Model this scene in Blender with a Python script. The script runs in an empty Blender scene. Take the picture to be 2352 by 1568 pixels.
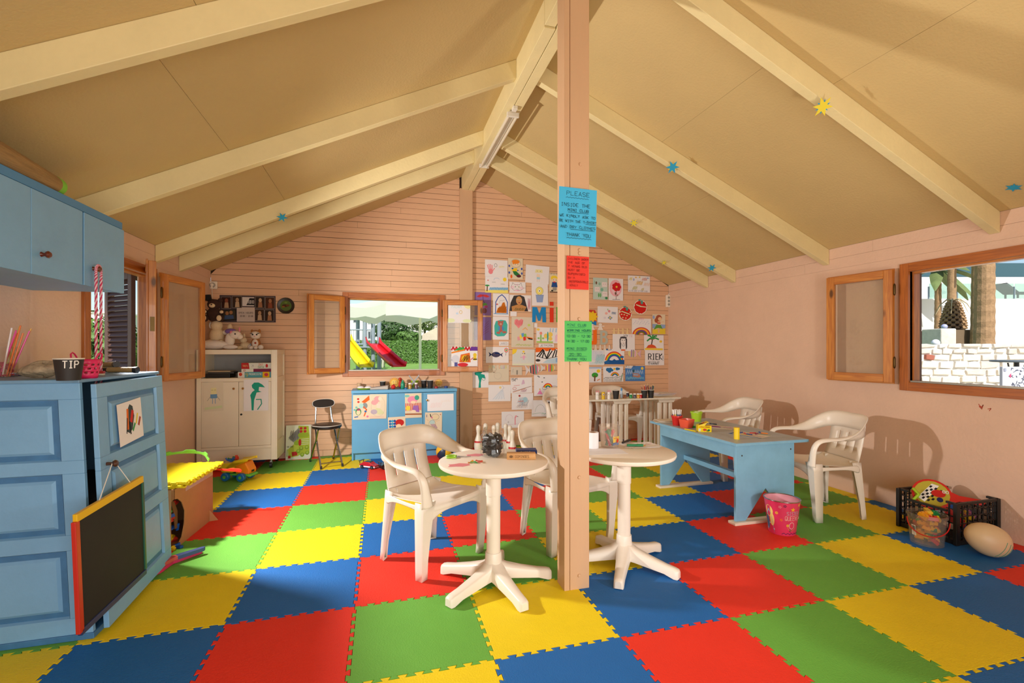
import bpy, math, random
from mathutils import Vector, Matrix
random.seed(11)
D = bpy.data
SC = bpy.context.scene
COL = SC.collection
R = math.radians

# ------------------------------------------------------------------ camera
FPX = 1088.0                      # focal length in pixels of a 2352 wide frame
YAW = R(15.42)                    # the room's depth axis lies left of the lens axis
EYE = Vector((0.0, 0.0, 1.334))
HORIZON = 801.0
cam = D.cameras.new('camera')
cam.sensor_width = 36.0
cam.lens = FPX / 2352.0 * 36.0
cam.shift_y = (HORIZON - 784.0) / 2352.0
cam.clip_start = 0.05
cam.clip_end = 400
camo = D.objects.new('camera', cam)
camo.location = EYE
camo.rotation_euler = (R(90), 0, -YAW)
COL.objects.link(camo)
SC.camera = camo

# ------------------------------------------------------------------ sky, sun, lamps, exposure
SC.view_settings.view_transform = 'Standard'
SC.view_settings.look = 'None'
SC.view_settings.exposure = 0.0
SC.view_settings.gamma = 1.0
SC.view_settings.use_curve_mapping = False
w = D.worlds.new('sky')
SC.world = w
w.use_nodes = True
nt = w.node_tree
nt.nodes.clear()
so = nt.nodes.new('ShaderNodeOutputWorld')
bg = nt.nodes.new('ShaderNodeBackground')
sk = nt.nodes.new('ShaderNodeTexSky')
sk.sky_type = 'NISHITA'
sk.sun_disc = False
sk.sun_elevation = R(48)
sk.sun_rotation = R(190)
sk.air_density = 1.0
sk.dust_density = 0.6
sk.ozone_density = 1.5
bg.inputs['Strength'].default_value = 0.15
nt.links.new(sk.outputs[0], bg.inputs[0])
nt.links.new(bg.outputs[0], so.inputs[0])

def lamp(name, kind, loc, energy, color=(1, 1, 1), size=0.1, rot=(0, 0, 0), size_y=None):
 l = D.lights.new(name, kind)
 l.energy = energy
 l.color = color
 if kind == 'AREA':
  l.size = size
  if size_y:
   l.shape = 'RECTANGLE'
   l.size_y = size_y
 elif kind in ('POINT', 'SPOT'):
  l.shadow_soft_size = size
 o = D.objects.new(name, l)
 o.location = loc
 o.rotation_euler = rot
 COL.objects.link(o)
 return o

sun = lamp('sun', 'SUN', (0, -10, 20), 5.5, (1.0, 0.95, 0.86))
sun.rotation_euler = Vector((0.10, 0.70, -0.72)).to_track_quat('-Z', 'Y').to_euler()
sun.data.angle = R(0.5)
# photographer's flash standing behind the wall cupboard on the left
fl = lamp('flash', 'SPOT', (-1.68, 3.62, 1.53), 345, (1.0, 0.96, 0.94), 0.05)
fl.rotation_euler = Vector((0.93, 0.17, -0.22)).to_track_quat('-Z', 'Y').to_euler()
fl.data.spot_size = R(134)
fl.data.spot_blend = 0.45
# second flash low on the right behind the camera
f2 = lamp('flash', 'SPOT', (2.30, 0.55, 1.0), 78, (1.0, 0.95, 0.88), 0.12)
f2.rotation_euler = Vector((-1.5, 3.0, 1.5)).to_track_quat('-Z', 'Y').to_euler()
f2.data.spot_size = R(150)
f2.data.spot_blend = 0.6
# added soft fill lamp, unseen behind the camera
lamp('rear_fill', 'AREA', (0.5, -1.72, 1.15), 104, (1.0, 0.96, 0.92), 3.2, (R(90), 0, 0), 2.0)

# ------------------------------------------------------------------ helpers
def lin(c):
 if isinstance(c, str):
  c = c.lstrip('#')
  c = tuple(int(c[i:i + 2], 16) / 255 for i in (0, 2, 4))
 return tuple(((v / 12.92) if v <= 0.04045 else ((v + 0.055) / 1.055) ** 2.4) for v in c[:3]) + (1.0,)

MATS = {}
def mat(name, col='#ffffff', rough=0.6, bump=0.0, bscale=60, var=0.0, vscale=4, metal=0.0, spec=0.5, emit=None,
  trans=0.0, attr=False, coat=0.0, sss=0.0, alpha=1.0, stretch=(1, 1, 1)):
 if name in MATS:
  return MATS[name]
 m = D.materials.new(name)
 m.use_nodes = True
 t = m.node_tree
 b = t.nodes['Principled BSDF']
 c = lin(col)
 b.inputs['Base Color'].default_value = c
 b.inputs['Roughness'].default_value = rough
 b.inputs['Metallic'].default_value = metal
 b.inputs['Specular IOR Level'].default_value = spec
 b.inputs['Transmission Weight'].default_value = trans
 b.inputs['Coat Weight'].default_value = coat
 b.inputs['Alpha'].default_value = alpha
 if sss:
  b.inputs['Subsurface Weight'].default_value = sss
  b.inputs['Subsurface Radius'].default_value = (0.01, 0.008, 0.006)
 tc = t.nodes.new('ShaderNodeTexCoord')
 mp = t.nodes.new('ShaderNodeMapping')
 mp.inputs['Scale'].default_value = stretch
 t.links.new(tc.outputs['Object'], mp.inputs[0])
 if attr:
  a = t.nodes.new('ShaderNodeAttribute')
  a.attribute_name = 'Col'
  t.links.new(a.outputs['Color'], b.inputs['Base Color'])
 if var > 0:
  n = t.nodes.new('ShaderNodeTexNoise')
  n.inputs['Scale'].default_value = vscale
  n.inputs['Detail'].default_value = 5
  n.inputs['Roughness'].default_value = 0.65
  t.links.new(mp.outputs[0], n.inputs['Vector'])
  r = t.nodes.new('ShaderNodeMapRange')
  r.inputs['From Min'].default_value = 0.3
  r.inputs['From Max'].default_value = 0.7
  r.inputs['To Min'].default_value = 1 - var
  r.inputs['To Max'].default_value = 1 + var * 0.5
  t.links.new(n.outputs['Fac'], r.inputs['Value'])
  mx = t.nodes.new('ShaderNodeMix')
  mx.data_type = 'RGBA'
  mx.blend_type = 'MULTIPLY'
  mx.inputs['Factor'].default_value = 1.0
  mx.inputs[6].default_value = c
  if attr:
   t.links.new(a.outputs['Color'], mx.inputs[6])
  t.links.new(r.outputs[0], mx.inputs[7])
  t.links.new(mx.outputs[2], b.inputs['Base Color'])
 if bump > 0:
  n2 = t.nodes.new('ShaderNodeTexNoise')
  n2.inputs['Scale'].default_value = bscale
  n2.inputs['Detail'].default_value = 4
  t.links.new(mp.outputs[0], n2.inputs['Vector'])
  bp = t.nodes.new('ShaderNodeBump')
  bp.inputs['Strength'].default_value = bump
  bp.inputs['Distance'].default_value = 0.01
  t.links.new(n2.outputs['Fac'], bp.inputs['Height'])
  t.links.new(bp.outputs[0], b.inputs['Normal'])
 if emit:
  b.inputs['Emission Color'].default_value = lin(emit[0])
  b.inputs['Emission Strength'].default_value = emit[1]
 MATS[name] = m
 return m

def wood(name, c1, c2, axis=2, scale=9, rough=0.38, coat=0.25):
 """varnished timber: rings stretched along one axis, a few knots"""
 m = mat(name, c1, rough, coat=coat)
 t = m.node_tree
 b = t.nodes['Principled BSDF']
 mp = [n for n in t.nodes if n.type == 'MAPPING'][0]
 s = [1.0, 1.0, 1.0]
 s[axis] = 0.07
 mp.inputs['Scale'].default_value = s
 wv = t.nodes.new('ShaderNodeTexNoise')
 wv.inputs['Scale'].default_value = scale * 5
 wv.inputs['Detail'].default_value = 6
 wv.inputs['Distortion'].default_value = 1.2
 t.links.new(mp.outputs[0], wv.inputs['Vector'])
 cr = t.nodes.new('ShaderNodeValToRGB')
 cr.color_ramp.elements[0].position = 0.32
 cr.color_ramp.elements[1].position = 0.68
 cr.color_ramp.elements[0].color = lin(c2)
 cr.color_ramp.elements[1].color = lin(c1)
 t.links.new(wv.outputs['Fac'], cr.inputs[0])
 vo = t.nodes.new('ShaderNodeTexVoronoi')
 vo.inputs['Scale'].default_value = 4.2
 s2 = t.nodes.new('ShaderNodeMapping')
 k = [1.0, 1.0, 1.0]
 k[axis] = 0.45
 s2.inputs['Scale'].default_value = k
 tc = [n for n in t.nodes if n.type == 'TEX_COORD'][0]
 t.links.new(tc.outputs['Object'], s2.inputs[0])
 t.links.new(s2.outputs[0], vo.inputs['Vector'])
 r2 = t.nodes.new('ShaderNodeMapRange')
 r2.inputs['From Min'].default_value = 0.05
 r2.inputs['From Max'].default_value = 0.10
 r2.inputs['To Min'].default_value = 0.25
 r2.inputs['To Max'].default_value = 1.0
 t.links.new(vo.outputs['Distance'], r2.inputs['Value'])
 mx = t.nodes.new('ShaderNodeMix')
 mx.data_type = 'RGBA'
 mx.blend_type = 'MULTIPLY'
 mx.inputs['Factor'].default_value = 1.0
 t.links.new(cr.outputs[0], mx.inputs[6])
 t.links.new(r2.outputs[0], mx.inputs[7])
 t.links.new(mx.outputs[2], b.inputs['Base Color'])
 return m

def thin_glass(name, tint='#ffffff', gloss=0.035, clear=0.92):
 if name in MATS:
  return MATS[name]
 m = D.materials.new(name)
 m.use_nodes = True
 t = m.node_tree
 t.nodes.clear()
 o = t.nodes.new('ShaderNodeOutputMaterial')
 tr = t.nodes.new('ShaderNodeBsdfTransparent')
 tr.inputs[0].default_value = lin(tint)
 gl = t.nodes.new('ShaderNodeBsdfGlossy')
 gl.inputs['Roughness'].default_value = 0.01
 lw = t.nodes.new('ShaderNodeLayerWeight')
 pw_ = t.nodes.new('ShaderNodeMath'); pw_.operation = 'POWER'; pw_.inputs[1].default_value = 5
 t.links.new(lw.outputs['Facing'], pw_.inputs[0])
 fr = t.nodes.new('ShaderNodeMath'); fr.operation = 'MULTIPLY_ADD'; fr.inputs[1].default_value = 0.9; fr.inputs[2].default_value = gloss
 t.links.new(pw_.outputs[0], fr.inputs[0])
 mx = t.nodes.new('ShaderNodeMixShader')
 t.links.new(fr.outputs[0], mx.inputs[0])
 t.links.new(tr.outputs[0], mx.inputs[1])
 t.links.new(gl.outputs[0], mx.inputs[2])
 df = t.nodes.new('ShaderNodeBsdfDiffuse')
 df.inputs[0].default_value = lin('#e8e4dc')
 m2 = t.nodes.new('ShaderNodeMixShader')
 m2.inputs[0].default_value = clear
 t.links.new(df.outputs[0], m2.inputs[1])
 t.links.new(mx.outputs[0], m2.inputs[2])
 t.links.new(m2.outputs[0], o.inputs[0])
 MATS[name] = m
 return m

INK = mat('coloured_ink', '#ffffff', 0.75, attr=True, spec=0.2)

def orth(n):
 n = Vector(n).normalized()
 a = Vector((0, 0, 1)) if abs(n.z) < 0.9 else Vector((1, 0, 0))
 u = n.cross(a).normalized()
 return u, n.cross(u).normalized()

class MB:
 """collects shapes; build() links them as ONE mesh object"""
 def __init__(self):
  self.v = []; self.f = []; self.mi = []; self.cl = []
  self.m = 0; self.c = None
 def add(self, vs, fs, M=None):
  k = len(self.v)
  for p in vs:
   p = Vector(p)
   if M is not None:
    p = M @ p
   self.v.append(p)
  for f in fs:
   self.f.append([i + k for i in f])
   self.mi.append(self.m)
   self.cl.append(self.c)
  return self
 def box(self, x0, x1, y0, y1, z0, z1, M=None):
  vs = [(x0, y0, z0), (x1, y0, z0), (x1, y1, z0), (x0, y1, z0), (x0, y0, z1), (x1, y0, z1), (x1, y1, z1), (x0, y1, z1)]
  return self.add(vs, [(0, 3, 2, 1), (4, 5, 6, 7), (0, 1, 5, 4), (1, 2, 6, 5), (2, 3, 7, 6), (3, 0, 4, 7)], M)
 def cbox(self, c, s, M=None):
  return self.box(c[0] - s[0] / 2, c[0] + s[0] / 2, c[1] - s[1] / 2, c[1] + s[1] / 2, c[2] - s[2] / 2, c[2] + s[2] / 2, M)
 def cyl(self, p0, p1, r0, r1=None, n=14, cap=True, M=None):
  r1 = r0 if r1 is None else r1
  p0, p1 = Vector(p0), Vector(p1)
  u, w_ = orth(p1 - p0)
  vs = []
  for p, r in ((p0, r0), (p1, r1)):
   for i in range(n):
    a = 2 * math.pi * i / n
    vs.append(p + (u * math.cos(a) + w_ * math.sin(a)) * r)
  fs = [(i, (i + 1) % n, n + (i + 1) % n, n + i) for i in range(n)]
  if cap:
   fs += [tuple(range(n - 1, -1, -1)), tuple(range(n, 2 * n))]
  return self.add(vs, fs, M)
 def lathe(self, prof, n=24, c=(0, 0, 0), M=None, cap=True, squash=1.0):
  vs = []
  for r, z in prof:
   for i in range(n):
    a = 2 * math.pi * i / n
    vs.append((c[0] + r * math.cos(a), c[1] + r * math.sin(a) * squash, c[2] + z))
  fs = []
  for j in range(len(prof) - 1):
   for i in range(n):
    k = (i + 1) % n
    fs.append((j * n + i, j * n + k, (j + 1) * n + k, (j + 1) * n + i))
  if cap:
   if prof[0][0] > 1e-5:
    fs.append(tuple(range(n - 1, -1, -1)))
   if prof[-1][0] > 1e-5:
    q = (len(prof) - 1) * n
    fs.append(tuple(range(q, q + n)))
  return self.add(vs, fs, M)
 def tube(self, pts, r, n=8, closed=False, M=None, cap=True):
  P = [Vector(p) for p in pts]
  L = len(P)
  rs = r if isinstance(r, (list, tuple)) else [r] * L
  vs = []
  u = None
  for i in range(L):
   if closed:
    tg = P[(i + 1) % L] - P[i - 1]
   else:
    tg = P[min(i + 1, L - 1)] - P[max(i - 1, 0)]
   tg.normalize()
   if u is None:
    u, w_ = orth(tg)
   else:
    u = (u - tg * u.dot(tg))
    if u.length < 1e-6:
     u, w_ = orth(tg)
    u.normalize()
    w_ = tg.cross(u)
   for k in range(n):
    a = 2 * math.pi * k / n
    vs.append(P[i] + (u * math.cos(a) + w_ * math.sin(a)) * rs[i])
  fs = []
  for i in range(L if closed else L - 1):
   j = (i + 1) % L
   for k in range(n):
    q = (k + 1) % n
    fs.append((i * n + k, i * n + q, j * n + q, j * n + k))
  if not closed and cap:
   fs += [tuple(range(n - 1, -1, -1)), tuple(range((L - 1) * n, L * n))]
  return self.add(vs, fs, M)
 def ell(self, c, r, M=None, nu=16, nv=10):
  if not isinstance(r, (tuple, list)):
   r = (r, r, r)
  vs = [(c[0], c[1], c[2] - r[2])]
  for j in range(1, nv):
   b = -math.pi / 2 + math.pi * j / nv
   for i in range(nu):
    a = 2 * math.pi * i / nu
    vs.append((c[0] + r[0] * math.cos(b) * math.cos(a), c[1] + r[1] * math.cos(b) * math.sin(a), c[2] + r[2] * math.sin(b)))
  vs.append((c[0], c[1], c[2] + r[2]))
  fs = [(0, 1 + (i + 1) % nu, 1 + i) for i in range(nu)]
  for j in range(nv - 2):
   for i in range(nu):
    k = (i + 1) % nu
    fs.append((1 + j * nu + i, 1 + j * nu + k, 1 + (j + 1) * nu + k, 1 + (j + 1) * nu + i))
  q = 1 + (nv - 2) * nu
  fs += [(q + i, q + (i + 1) % nu, len(vs) - 1) for i in range(nu)]
  return self.add(vs, fs, M)
 def prism(self, poly, z0, z1, M=None):
  n = len(poly)
  vs = [(p[0], p[1], z0) for p in poly] + [(p[0], p[1], z1) for p in poly]
  fs = [tuple(range(n - 1, -1, -1)), tuple(range(n, 2 * n))]
  fs += [(i, (i + 1) % n, n + (i + 1) % n, n + i) for i in range(n)]
  return self.add(vs, fs, M)
 def grid(self, rows, M=None, skip=None, loop=False):
  nr, nc = len(rows), len(rows[0])
  vs = [p for r in rows for p in r]
  fs = []
  for i in range(nr - 1):
   for j in range(nc if loop else nc - 1):
    if skip and skip(i, j):
     continue
    k = (j + 1) % nc
    fs.append((i * nc + j, i * nc + k, (i + 1) * nc + k, (i + 1) * nc + j))
  return self.add(vs, fs, M)
 def mesh(self, name, mats):
  me = D.meshes.new(name)
  me.from_pydata([tuple(p) for p in self.v], [], self.f)
  for m in (mats if isinstance(mats, (list, tuple)) else [mats]):
   me.materials.append(m)
  if any(self.mi):
   me.polygons.foreach_set('material_index', self.mi)
  if any(c is not None for c in self.cl):
   a = me.color_attributes.new('Col', 'FLOAT_COLOR', 'CORNER')
   buf = []
   for f, c in zip(self.f, self.cl):
    buf += list(c or (1, 1, 1, 1)) * len(f)
   a.data.foreach_set('color', buf)
  me.update()
  return me
 def build(self, name, mats, parent=None, smooth=False, bevel=0, seg=2, sub=0, solid=0, origin=None, solid_off=0, angle=40):
  if parent is None:
   if origin is None:
    xs = [p.x for p in self.v]; ys = [p.y for p in self.v]; zs = [p.z for p in self.v]
    origin = ((min(xs) + max(xs)) / 2, (min(ys) + max(ys)) / 2, min(zs))
   og = Vector(origin)
   self.v = [p - og for p in self.v]
  me = self.mesh(name, mats)
  o = D.objects.new(name, me)
  COL.objects.link(o)
  if parent is None:
   o.location = og
  else:
   o.parent = parent
  if smooth:
   me.polygons.foreach_set('use_smooth', [True] * len(me.polygons))
   if smooth != 'all':
    me.set_sharp_from_angle(angle=R(angle))
  if solid:
   s = o.modifiers.new('thickness', 'SOLIDIFY'); s.thickness = solid; s.offset = solid_off
  if bevel:
   b = o.modifiers.new('edge', 'BEVEL'); b.width = bevel; b.segments = seg; b.limit_method = 'ANGLE'; b.angle_limit = R(35)
   b.use_clamp_overlap = True
  if sub:
   s = o.modifiers.new('smooth', 'SUBSURF'); s.levels = sub; s.render_levels = sub
  return o

def tag(o, label=None, cat=None, group=None, kind=None):
 if label: o['label'] = label
 if cat: o['category'] = cat
 if group: o['group'] = group
 if kind: o['kind'] = kind
 return o
def thing(name, label, cat, loc=(0, 0, 0), rz=0, group=None, kind=None):
 o = D.objects.new(name, None)
 o.empty_display_size = 0.05
 COL.objects.link(o)
 o.location = loc
 o.rotation_euler = (0, 0, rz)
 tag(o, label, cat, group, kind)
 return o
def copy_tree(o, parent=None):
 c = o.copy()
 COL.objects.link(c)
 if parent is not None:
  c.parent = parent
 for ch in list(o.children):
  copy_tree(ch, c)
 return c
def frame_matrix(o, x, y, z):
 M = Matrix.Identity(4)
 for i, a in enumerate((x, y, z)):
  a = Vector(a)
  for k in range(3):
   M[k][i] = a[k]
 for k in range(3):
  M[k][3] = o[k]
 return M
def Rz(a): return Matrix.Rotation(a, 4, 'Z')
def Rx(a): return Matrix.Rotation(a, 4, 'X')
def Ry(a): return Matrix.Rotation(a, 4, 'Y')
def T(x, y, z): return Matrix.Translation((x, y, z))
# survey helpers: where a sight line through the photograph meets a plane of the room
CY_, SY_ = math.cos(YAW), math.sin(YAW)
def sight(px, py):
 u = (px - 1176.0) / FPX
 return Vector((CY_ * u + SY_, -SY_ * u + CY_, (HORIZON - py) / FPX))
def onY(px, py, Y): d = sight(px, py); return EYE + d * (Y / d.y)
def onX(px, py, X): d = sight(px, py); return EYE + d * (X / d.x)
def onZ(px, py, Z=0.0): d = sight(px, py); return EYE + d * ((Z - EYE.z) / d.z)
def far(px, py, dist): return EYE + sight(px, py) * dist

# ================================================================== THE SETTING
XL, XR, YB, YF = -1.93, 4.20, 6.30, -1.80
XA, ZA, ZL, ZR = 1.13, 3.68, 2.25, 2.30
ML, MR = (ZA - ZL) / (XA - XL), (ZA - ZR) / (XR - XA)
def roof_z(x): return ZA - (XA - x) * ML if x < XA else ZA - (x - XA) * MR

PEACH = mat('peach_paint', '#e0bba0', 0.62, bump=0.25, bscale=45, var=0.05, vscale=3)
PEACH_BOARD = mat('peach_board_paint', '#deb08a', 0.55, bump=0.2, bscale=30, var=0.06, vscale=6, stretch=(0.3, 1, 1))
CREAM = mat('cream_ceiling_paint', '#c9ae77', 0.6, bump=0.22, bscale=70, var=0.04, vscale=2)
CREAM_W = mat('cream_beam_paint', '#e6d49e', 0.5, bump=0.15, bscale=40, var=0.05, vscale=5)
POSTM = mat('peach_post_paint', '#cca47e', 0.5, bump=0.2, bscale=30, var=0.04, vscale=5, stretch=(1, 1, 0.2))
GAP = mat('dark_gap', '#3a2414', 0.9)
PINE = wood('varnished_pine', '#cf8838', '#ad6222', axis=2)
PINE_H = wood('varnished_pine_rail', '#cf8838', '#ad6222', axis=0)
PINE_Y = wood('varnished_pine_long', '#cf8838', '#ad6222', axis=1)
CAS = wood('dark_pine_casing', '#bc6a24', '#96501a', axis=2)
CAS_H = wood('dark_pine_casing_rail', '#bc6a24', '#96501a', axis=0)
PINE_D = wood('dark_varnished_pine', '#bd7028', '#965018', axis=2)
BRASS = mat('old_brass', '#5a4526', 0.4, metal=0.9)
GLASS = thin_glass('window_glass', '#f7f7f2', clear=0.94)

# ---------------------------------------------------------------- floor: interlocking foam tiles
TILE = 0.6
GX, GY = 2.78 * TILE, 3.304 * TILE       # position of grid corner (0,0)
fb = MB(); fb.box(XL - 0.1, XR + 0.1, YF - 0.1, YB + 0.1, -0.12, -0.014)
floor = tag(fb.build('floor', mat('dark_underlay', '#26221e', 0.9)), 'puzzle mat floor of red, green, yellow and blue foam tiles', kind='structure')

def foam(name, col):
 m = mat(name, col, 0.62, var=0.05, vscale=5, spec=0.35)
 t = m.node_tree
 b = t.nodes['Principled BSDF']
 g = t.nodes.new('ShaderNodeNewGeometry')
 vo = t.nodes.new('ShaderNodeTexVoronoi')
 vo.inputs['Scale'].default_value = 150
 t.links.new(g.outputs['Position'], vo.inputs['Vector'])
 bp = t.nodes.new('ShaderNodeBump')
 bp.inputs['Strength'].default_value = 0.5
 bp.inputs['Distance'].default_value = 0.002
 t.links.new(vo.outputs['Distance'], bp.inputs['Height'])
 t.links.new(bp.outputs[0], b.inputs['Normal'])
 return m
FOAM = [foam('red_foam', '#e6331f'), foam('green_foam', '#68ab40'), foam('yellow_foam', '#ecd014'), foam('blue_foam', '#1b66ae')]

def zigzag(length, n=8, d=0.009, e=0.005):
 """dovetail seam along x from 0 to length: list of (t, offset)"""
 h = (TILE - 0.06) / (2 * n)
 pts = [(0.0, 0.0), (0.03, 0.0)]
 cur = -d
 pts.append((0.03, cur))
 for k in range(1, 2 * n):
  t = 0.03 + k * h
  if t > length - 0.035:
   break
  pts += [(t + e, cur), (t - e, -cur)]
  cur = -cur
 q = min(0.03 + 2 * n * h, length - 0.012)
 pts += [(q, cur), (q, 0.0), (length, 0.0)]
 return pts
def tile_outline(x0, x1, y0, y1, cx0, cx1, cy0, cy1):
 """counter-clockwise outline of one mat, straight where the wall cuts it"""
 w_, h_ = x1 - x0, y1 - y0
 hz, vz = zigzag(w_), zigzag(h_)
 P = []
 P += [(t, 0) for t in (0, w_)] if cy0 else [(t, o) for t, o in hz]
 P += [(w_, t) for t in (0, h_)] if cx1 else [(w_ + o, t) for t, o in vz]
 P += [(t, h_) for t in (w_, 0)] if cy1 else [(t, h_ + o) for t, o in reversed(hz)]
 P += [(0, t) for t in (h_, 0)] if cx0 else [(o, t) for t, o in reversed(vz)]
 out = []
 for p in P:
  if not out or (abs(p[0] - out[-1][0]) + abs(p[1] - out[-1][1])) > 1e-5:
   out.append(p)
 if len(out) > 3 and abs(out[0][0] - out[-1][0]) + abs(out[0][1] - out[-1][1]) < 1e-5:
  out.pop()
 return out
def inset(P, d):
 n = len(P); Q = []
 for i in range(n):
  a, b, c = Vector(P[i - 1]), Vector(P[i]), Vector(P[(i + 1) % n])
  e1 = (b - a).normalized(); e2 = (c - b).normalized()
  n1 = Vector((-e1.y, e1.x)); n2 = Vector((-e2.y, e2.x))
  m_ = n1 + n2
  if m_.length < 0.2:
   m_ = n1
  else:
   m_ = m_ / max(0.4, m_.dot(n1))
  Q.append(b + m_ * d)
 return Q
def foam_mesh(P, m_, zt=0.0, th=0.012, name='foam_tile'):
 mb = MB(); n = len(P)
 i1, i2 = inset(P, 0.0009), inset(P, 0.0026)
 for ring, z in ((i1, zt - th), (i1, zt - 0.0016), (i2, zt)):
  mb.v += [Vector((p[0], p[1], z)) for p in ring]
 for k in range(2):
  for i in range(n):
   j = (i + 1) % n
   mb.f.append([k * n + i, k * n + j, (k + 1) * n + j, (k + 1) * n + i])
 mb.f.append(list(range(2 * n, 3 * n)))
 mb.mi = [0] * len(mb.f); mb.cl = [None] * len(mb.f)
 return mb.mesh(name, m_)
cache = {}
for j in range(-6, 8):
 for i in range(-6, 5):
  x0, y0 = GX + i * TILE, GY + j * TILE
  x1, y1 = x0 + TILE, y0 + TILE
  if y1 < -1.0: continue
  cx0 = i == -6
  cx1 = x1 > XR - 0.02; cy1 = y1 > YB - 0.02
  if cx0: x0 = XL + 0.004
  if cx1: x1 = XR - 0.006
  if cy1: y1 = YB - 0.004
  key = ((i - j) % 4, cx0, cx1, cy1)
  if key not in cache:
   cache[key] = foam_mesh(tile_outline(x0, x1, y0, y1, cx0, cx1, False, cy1), FOAM[(i - j) % 4])
  o = D.objects.new('foam_tile', cache[key])
  COL.objects.link(o)
  o.parent = floor
  o.location = Vector((x0, y0, random.uniform(-0.0006, 0.0006))) - floor.location

# ---------------------------------------------------------------- back wall of narrow boards
W1 = (-0.40, 0.74, 1.055, 1.975)          # opening of the back window: x0 x1 z0 z1
MXZ = Matrix(((1, 0, 0, 0), (0, 0, 1, 0), (0, 1, 0, 0), (0, 0, 0, 1)))    # (x, z) outlines standing upright, depth along y
bw = MB()
def gable(x0, x1, z0, z1=None):
 pts = [(x0, z0), (x1, z0)]
 if z1 is not None:
  return pts + [(x1, z1), (x0, z1)]
 pts.append((x1, roof_z(x1) + 0.03))
 if x0 < XA < x1: pts.append((XA, ZA + 0.03))
 pts.append((x0, roof_z(x0) + 0.03))
 return pts
for pl in (gable(XL, W1[0], -0.1), gable(W1[1], XR, -0.1), gable(W1[0], W1[1], -0.1, W1[2]), gable(W1[0], W1[1], W1[3])):
 bw.prism(pl, YB + 0.0125, YB + 0.10, MXZ)
wall_back = tag(bw.build('wall_back', GAP), 'gable wall clad in narrow peach painted boards', kind='structure')
def add_plank(x0, x1, z0, z1):
 def cut(z): return max(x0, XA - (ZA - z) / ML), min(x1, XA + (ZA - z) / MR)
 a0, b0 = cut(z0); a1, b1 = cut(z1)
 if b0 - a0 < 0.02: return
 if b1 <= a1: a1 = b1 = (a0 + b0) / 2
 y = YB + random.uniform(0, 0.0022)
 mb = MB()
 mb.prism([(a0, z0), (b0, z0), (b1, z1), (a1, z1)], y, YB + 0.012, MXZ)
 mb.v = [p - wall_back.location for p in mb.v]
 mb.build('plank', PEACH_BOARD, wall_back)
PITCH = 0.0735
z = 0.0
while z < ZA - 0.04:
 for s0, s1 in ((XL, 1.008), (1.176, XR)):
  g0 = random.uniform(0.0012, 0.0024) + (random.uniform(0.001, 0.003) if random.random() < (0.75 if z > 2.0 else 0.3) else 0) + (0.0012 if z > 2.3 else 0)
  za, zb = z + g0, z + PITCH
  spans = [(s0, s1)]
  if za < W1[3] and zb > W1[2]:
   spans = []
   if s0 < W1[0]: spans.append((s0, W1[0]))
   if s1 > W1[1] and s0 < W1[1]: spans.append((W1[1], s1))
   if s0 >= W1[1]: spans.append((s0, s1))
  for a, b in spans:
   if b - a > 2.2 and random.random() < 0.25:
    c_ = random.uniform(a + 0.6, b - 0.6)
    add_plank(a, c_ - 0.001, za, zb); add_plank(c_ + 0.001, b, za, zb)
   else:
    add_plank(a, b, za, zb)
 z += PITCH
# pilaster under the ridge
pb = MB(); pb.box(1.006, 1.177, YB - 0.055, YB + 0.012, 0, 3.47)
tag(pb.build('wall_pilaster', POSTM, bevel=0.004), 'peach timber post standing against the back wall under the ridge', kind='structure')

# ---------------------------------------------------------------- side walls
W2 = (1.76, 2.89, 1.06, 1.97)     # right window opening y0 y1 z0 z1
W3 = (3.88, 4.80, 1.06, 1.97)     # left window opening
def side_wall(name, x0, x1, zt, W, label):
 mb = MB()
 for (a, b, c_, d_) in ((YF, W[0], -0.1, zt), (W[1], YB + 0.1, -0.1, zt), (W[0], W[1], -0.1, W[2]), (W[0], W[1], W[3], zt)):
  mb.box(x0, x1, a, b, c_, d_)
 return tag(mb.build(name, PEACH), label, kind='structure')
wall_right = side_wall('wall_right', XR, XR + 0.1, 2.10, W2, 'smooth peach side wall on the right')
wall_left = side_wall('wall_left', XL - 0.1, XL, 2.06, W3, 'smooth peach side wall on the left')
for wl, xa, xb, zt, zb in ((wall_right, XR + 0.001, XR + 0.08, ZR, 2.10), (wall_left, XL - 0.08, XL - 0.001, ZL, 2.06)):
 n = 2
 h = (zt + 0.0 - zb) / n
 for k in range(n):
  cuts = [YF, 0.6 + k * 0.9, 3.9 - k * 0.7, YB]
  for a, b in zip(cuts, cuts[1:]):
   mb = MB(); mb.box(xa, xb, a + 0.0006, b - 0.0006, zb + k * h + 0.0012, zb + (k + 1) * h - 0.0004)
   mb.v = [p - wl.location for p in mb.v]
   mb.build('plank', PEACH, wl)
# wall behind the camera, its wide opening added for the fill lamp
fw = MB()
for pl in (gable(XL, -1.2, -0.1), gable(2.2, XR, -0.1), gable(-1.2, 2.2, 2.25)):
 fw.prism(pl, YF - 0.1, YF, MXZ)
tag(fw.build('wall_front', PEACH), 'wall behind the viewer with a wide opening added for the fill lamp', kind='structure')

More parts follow.
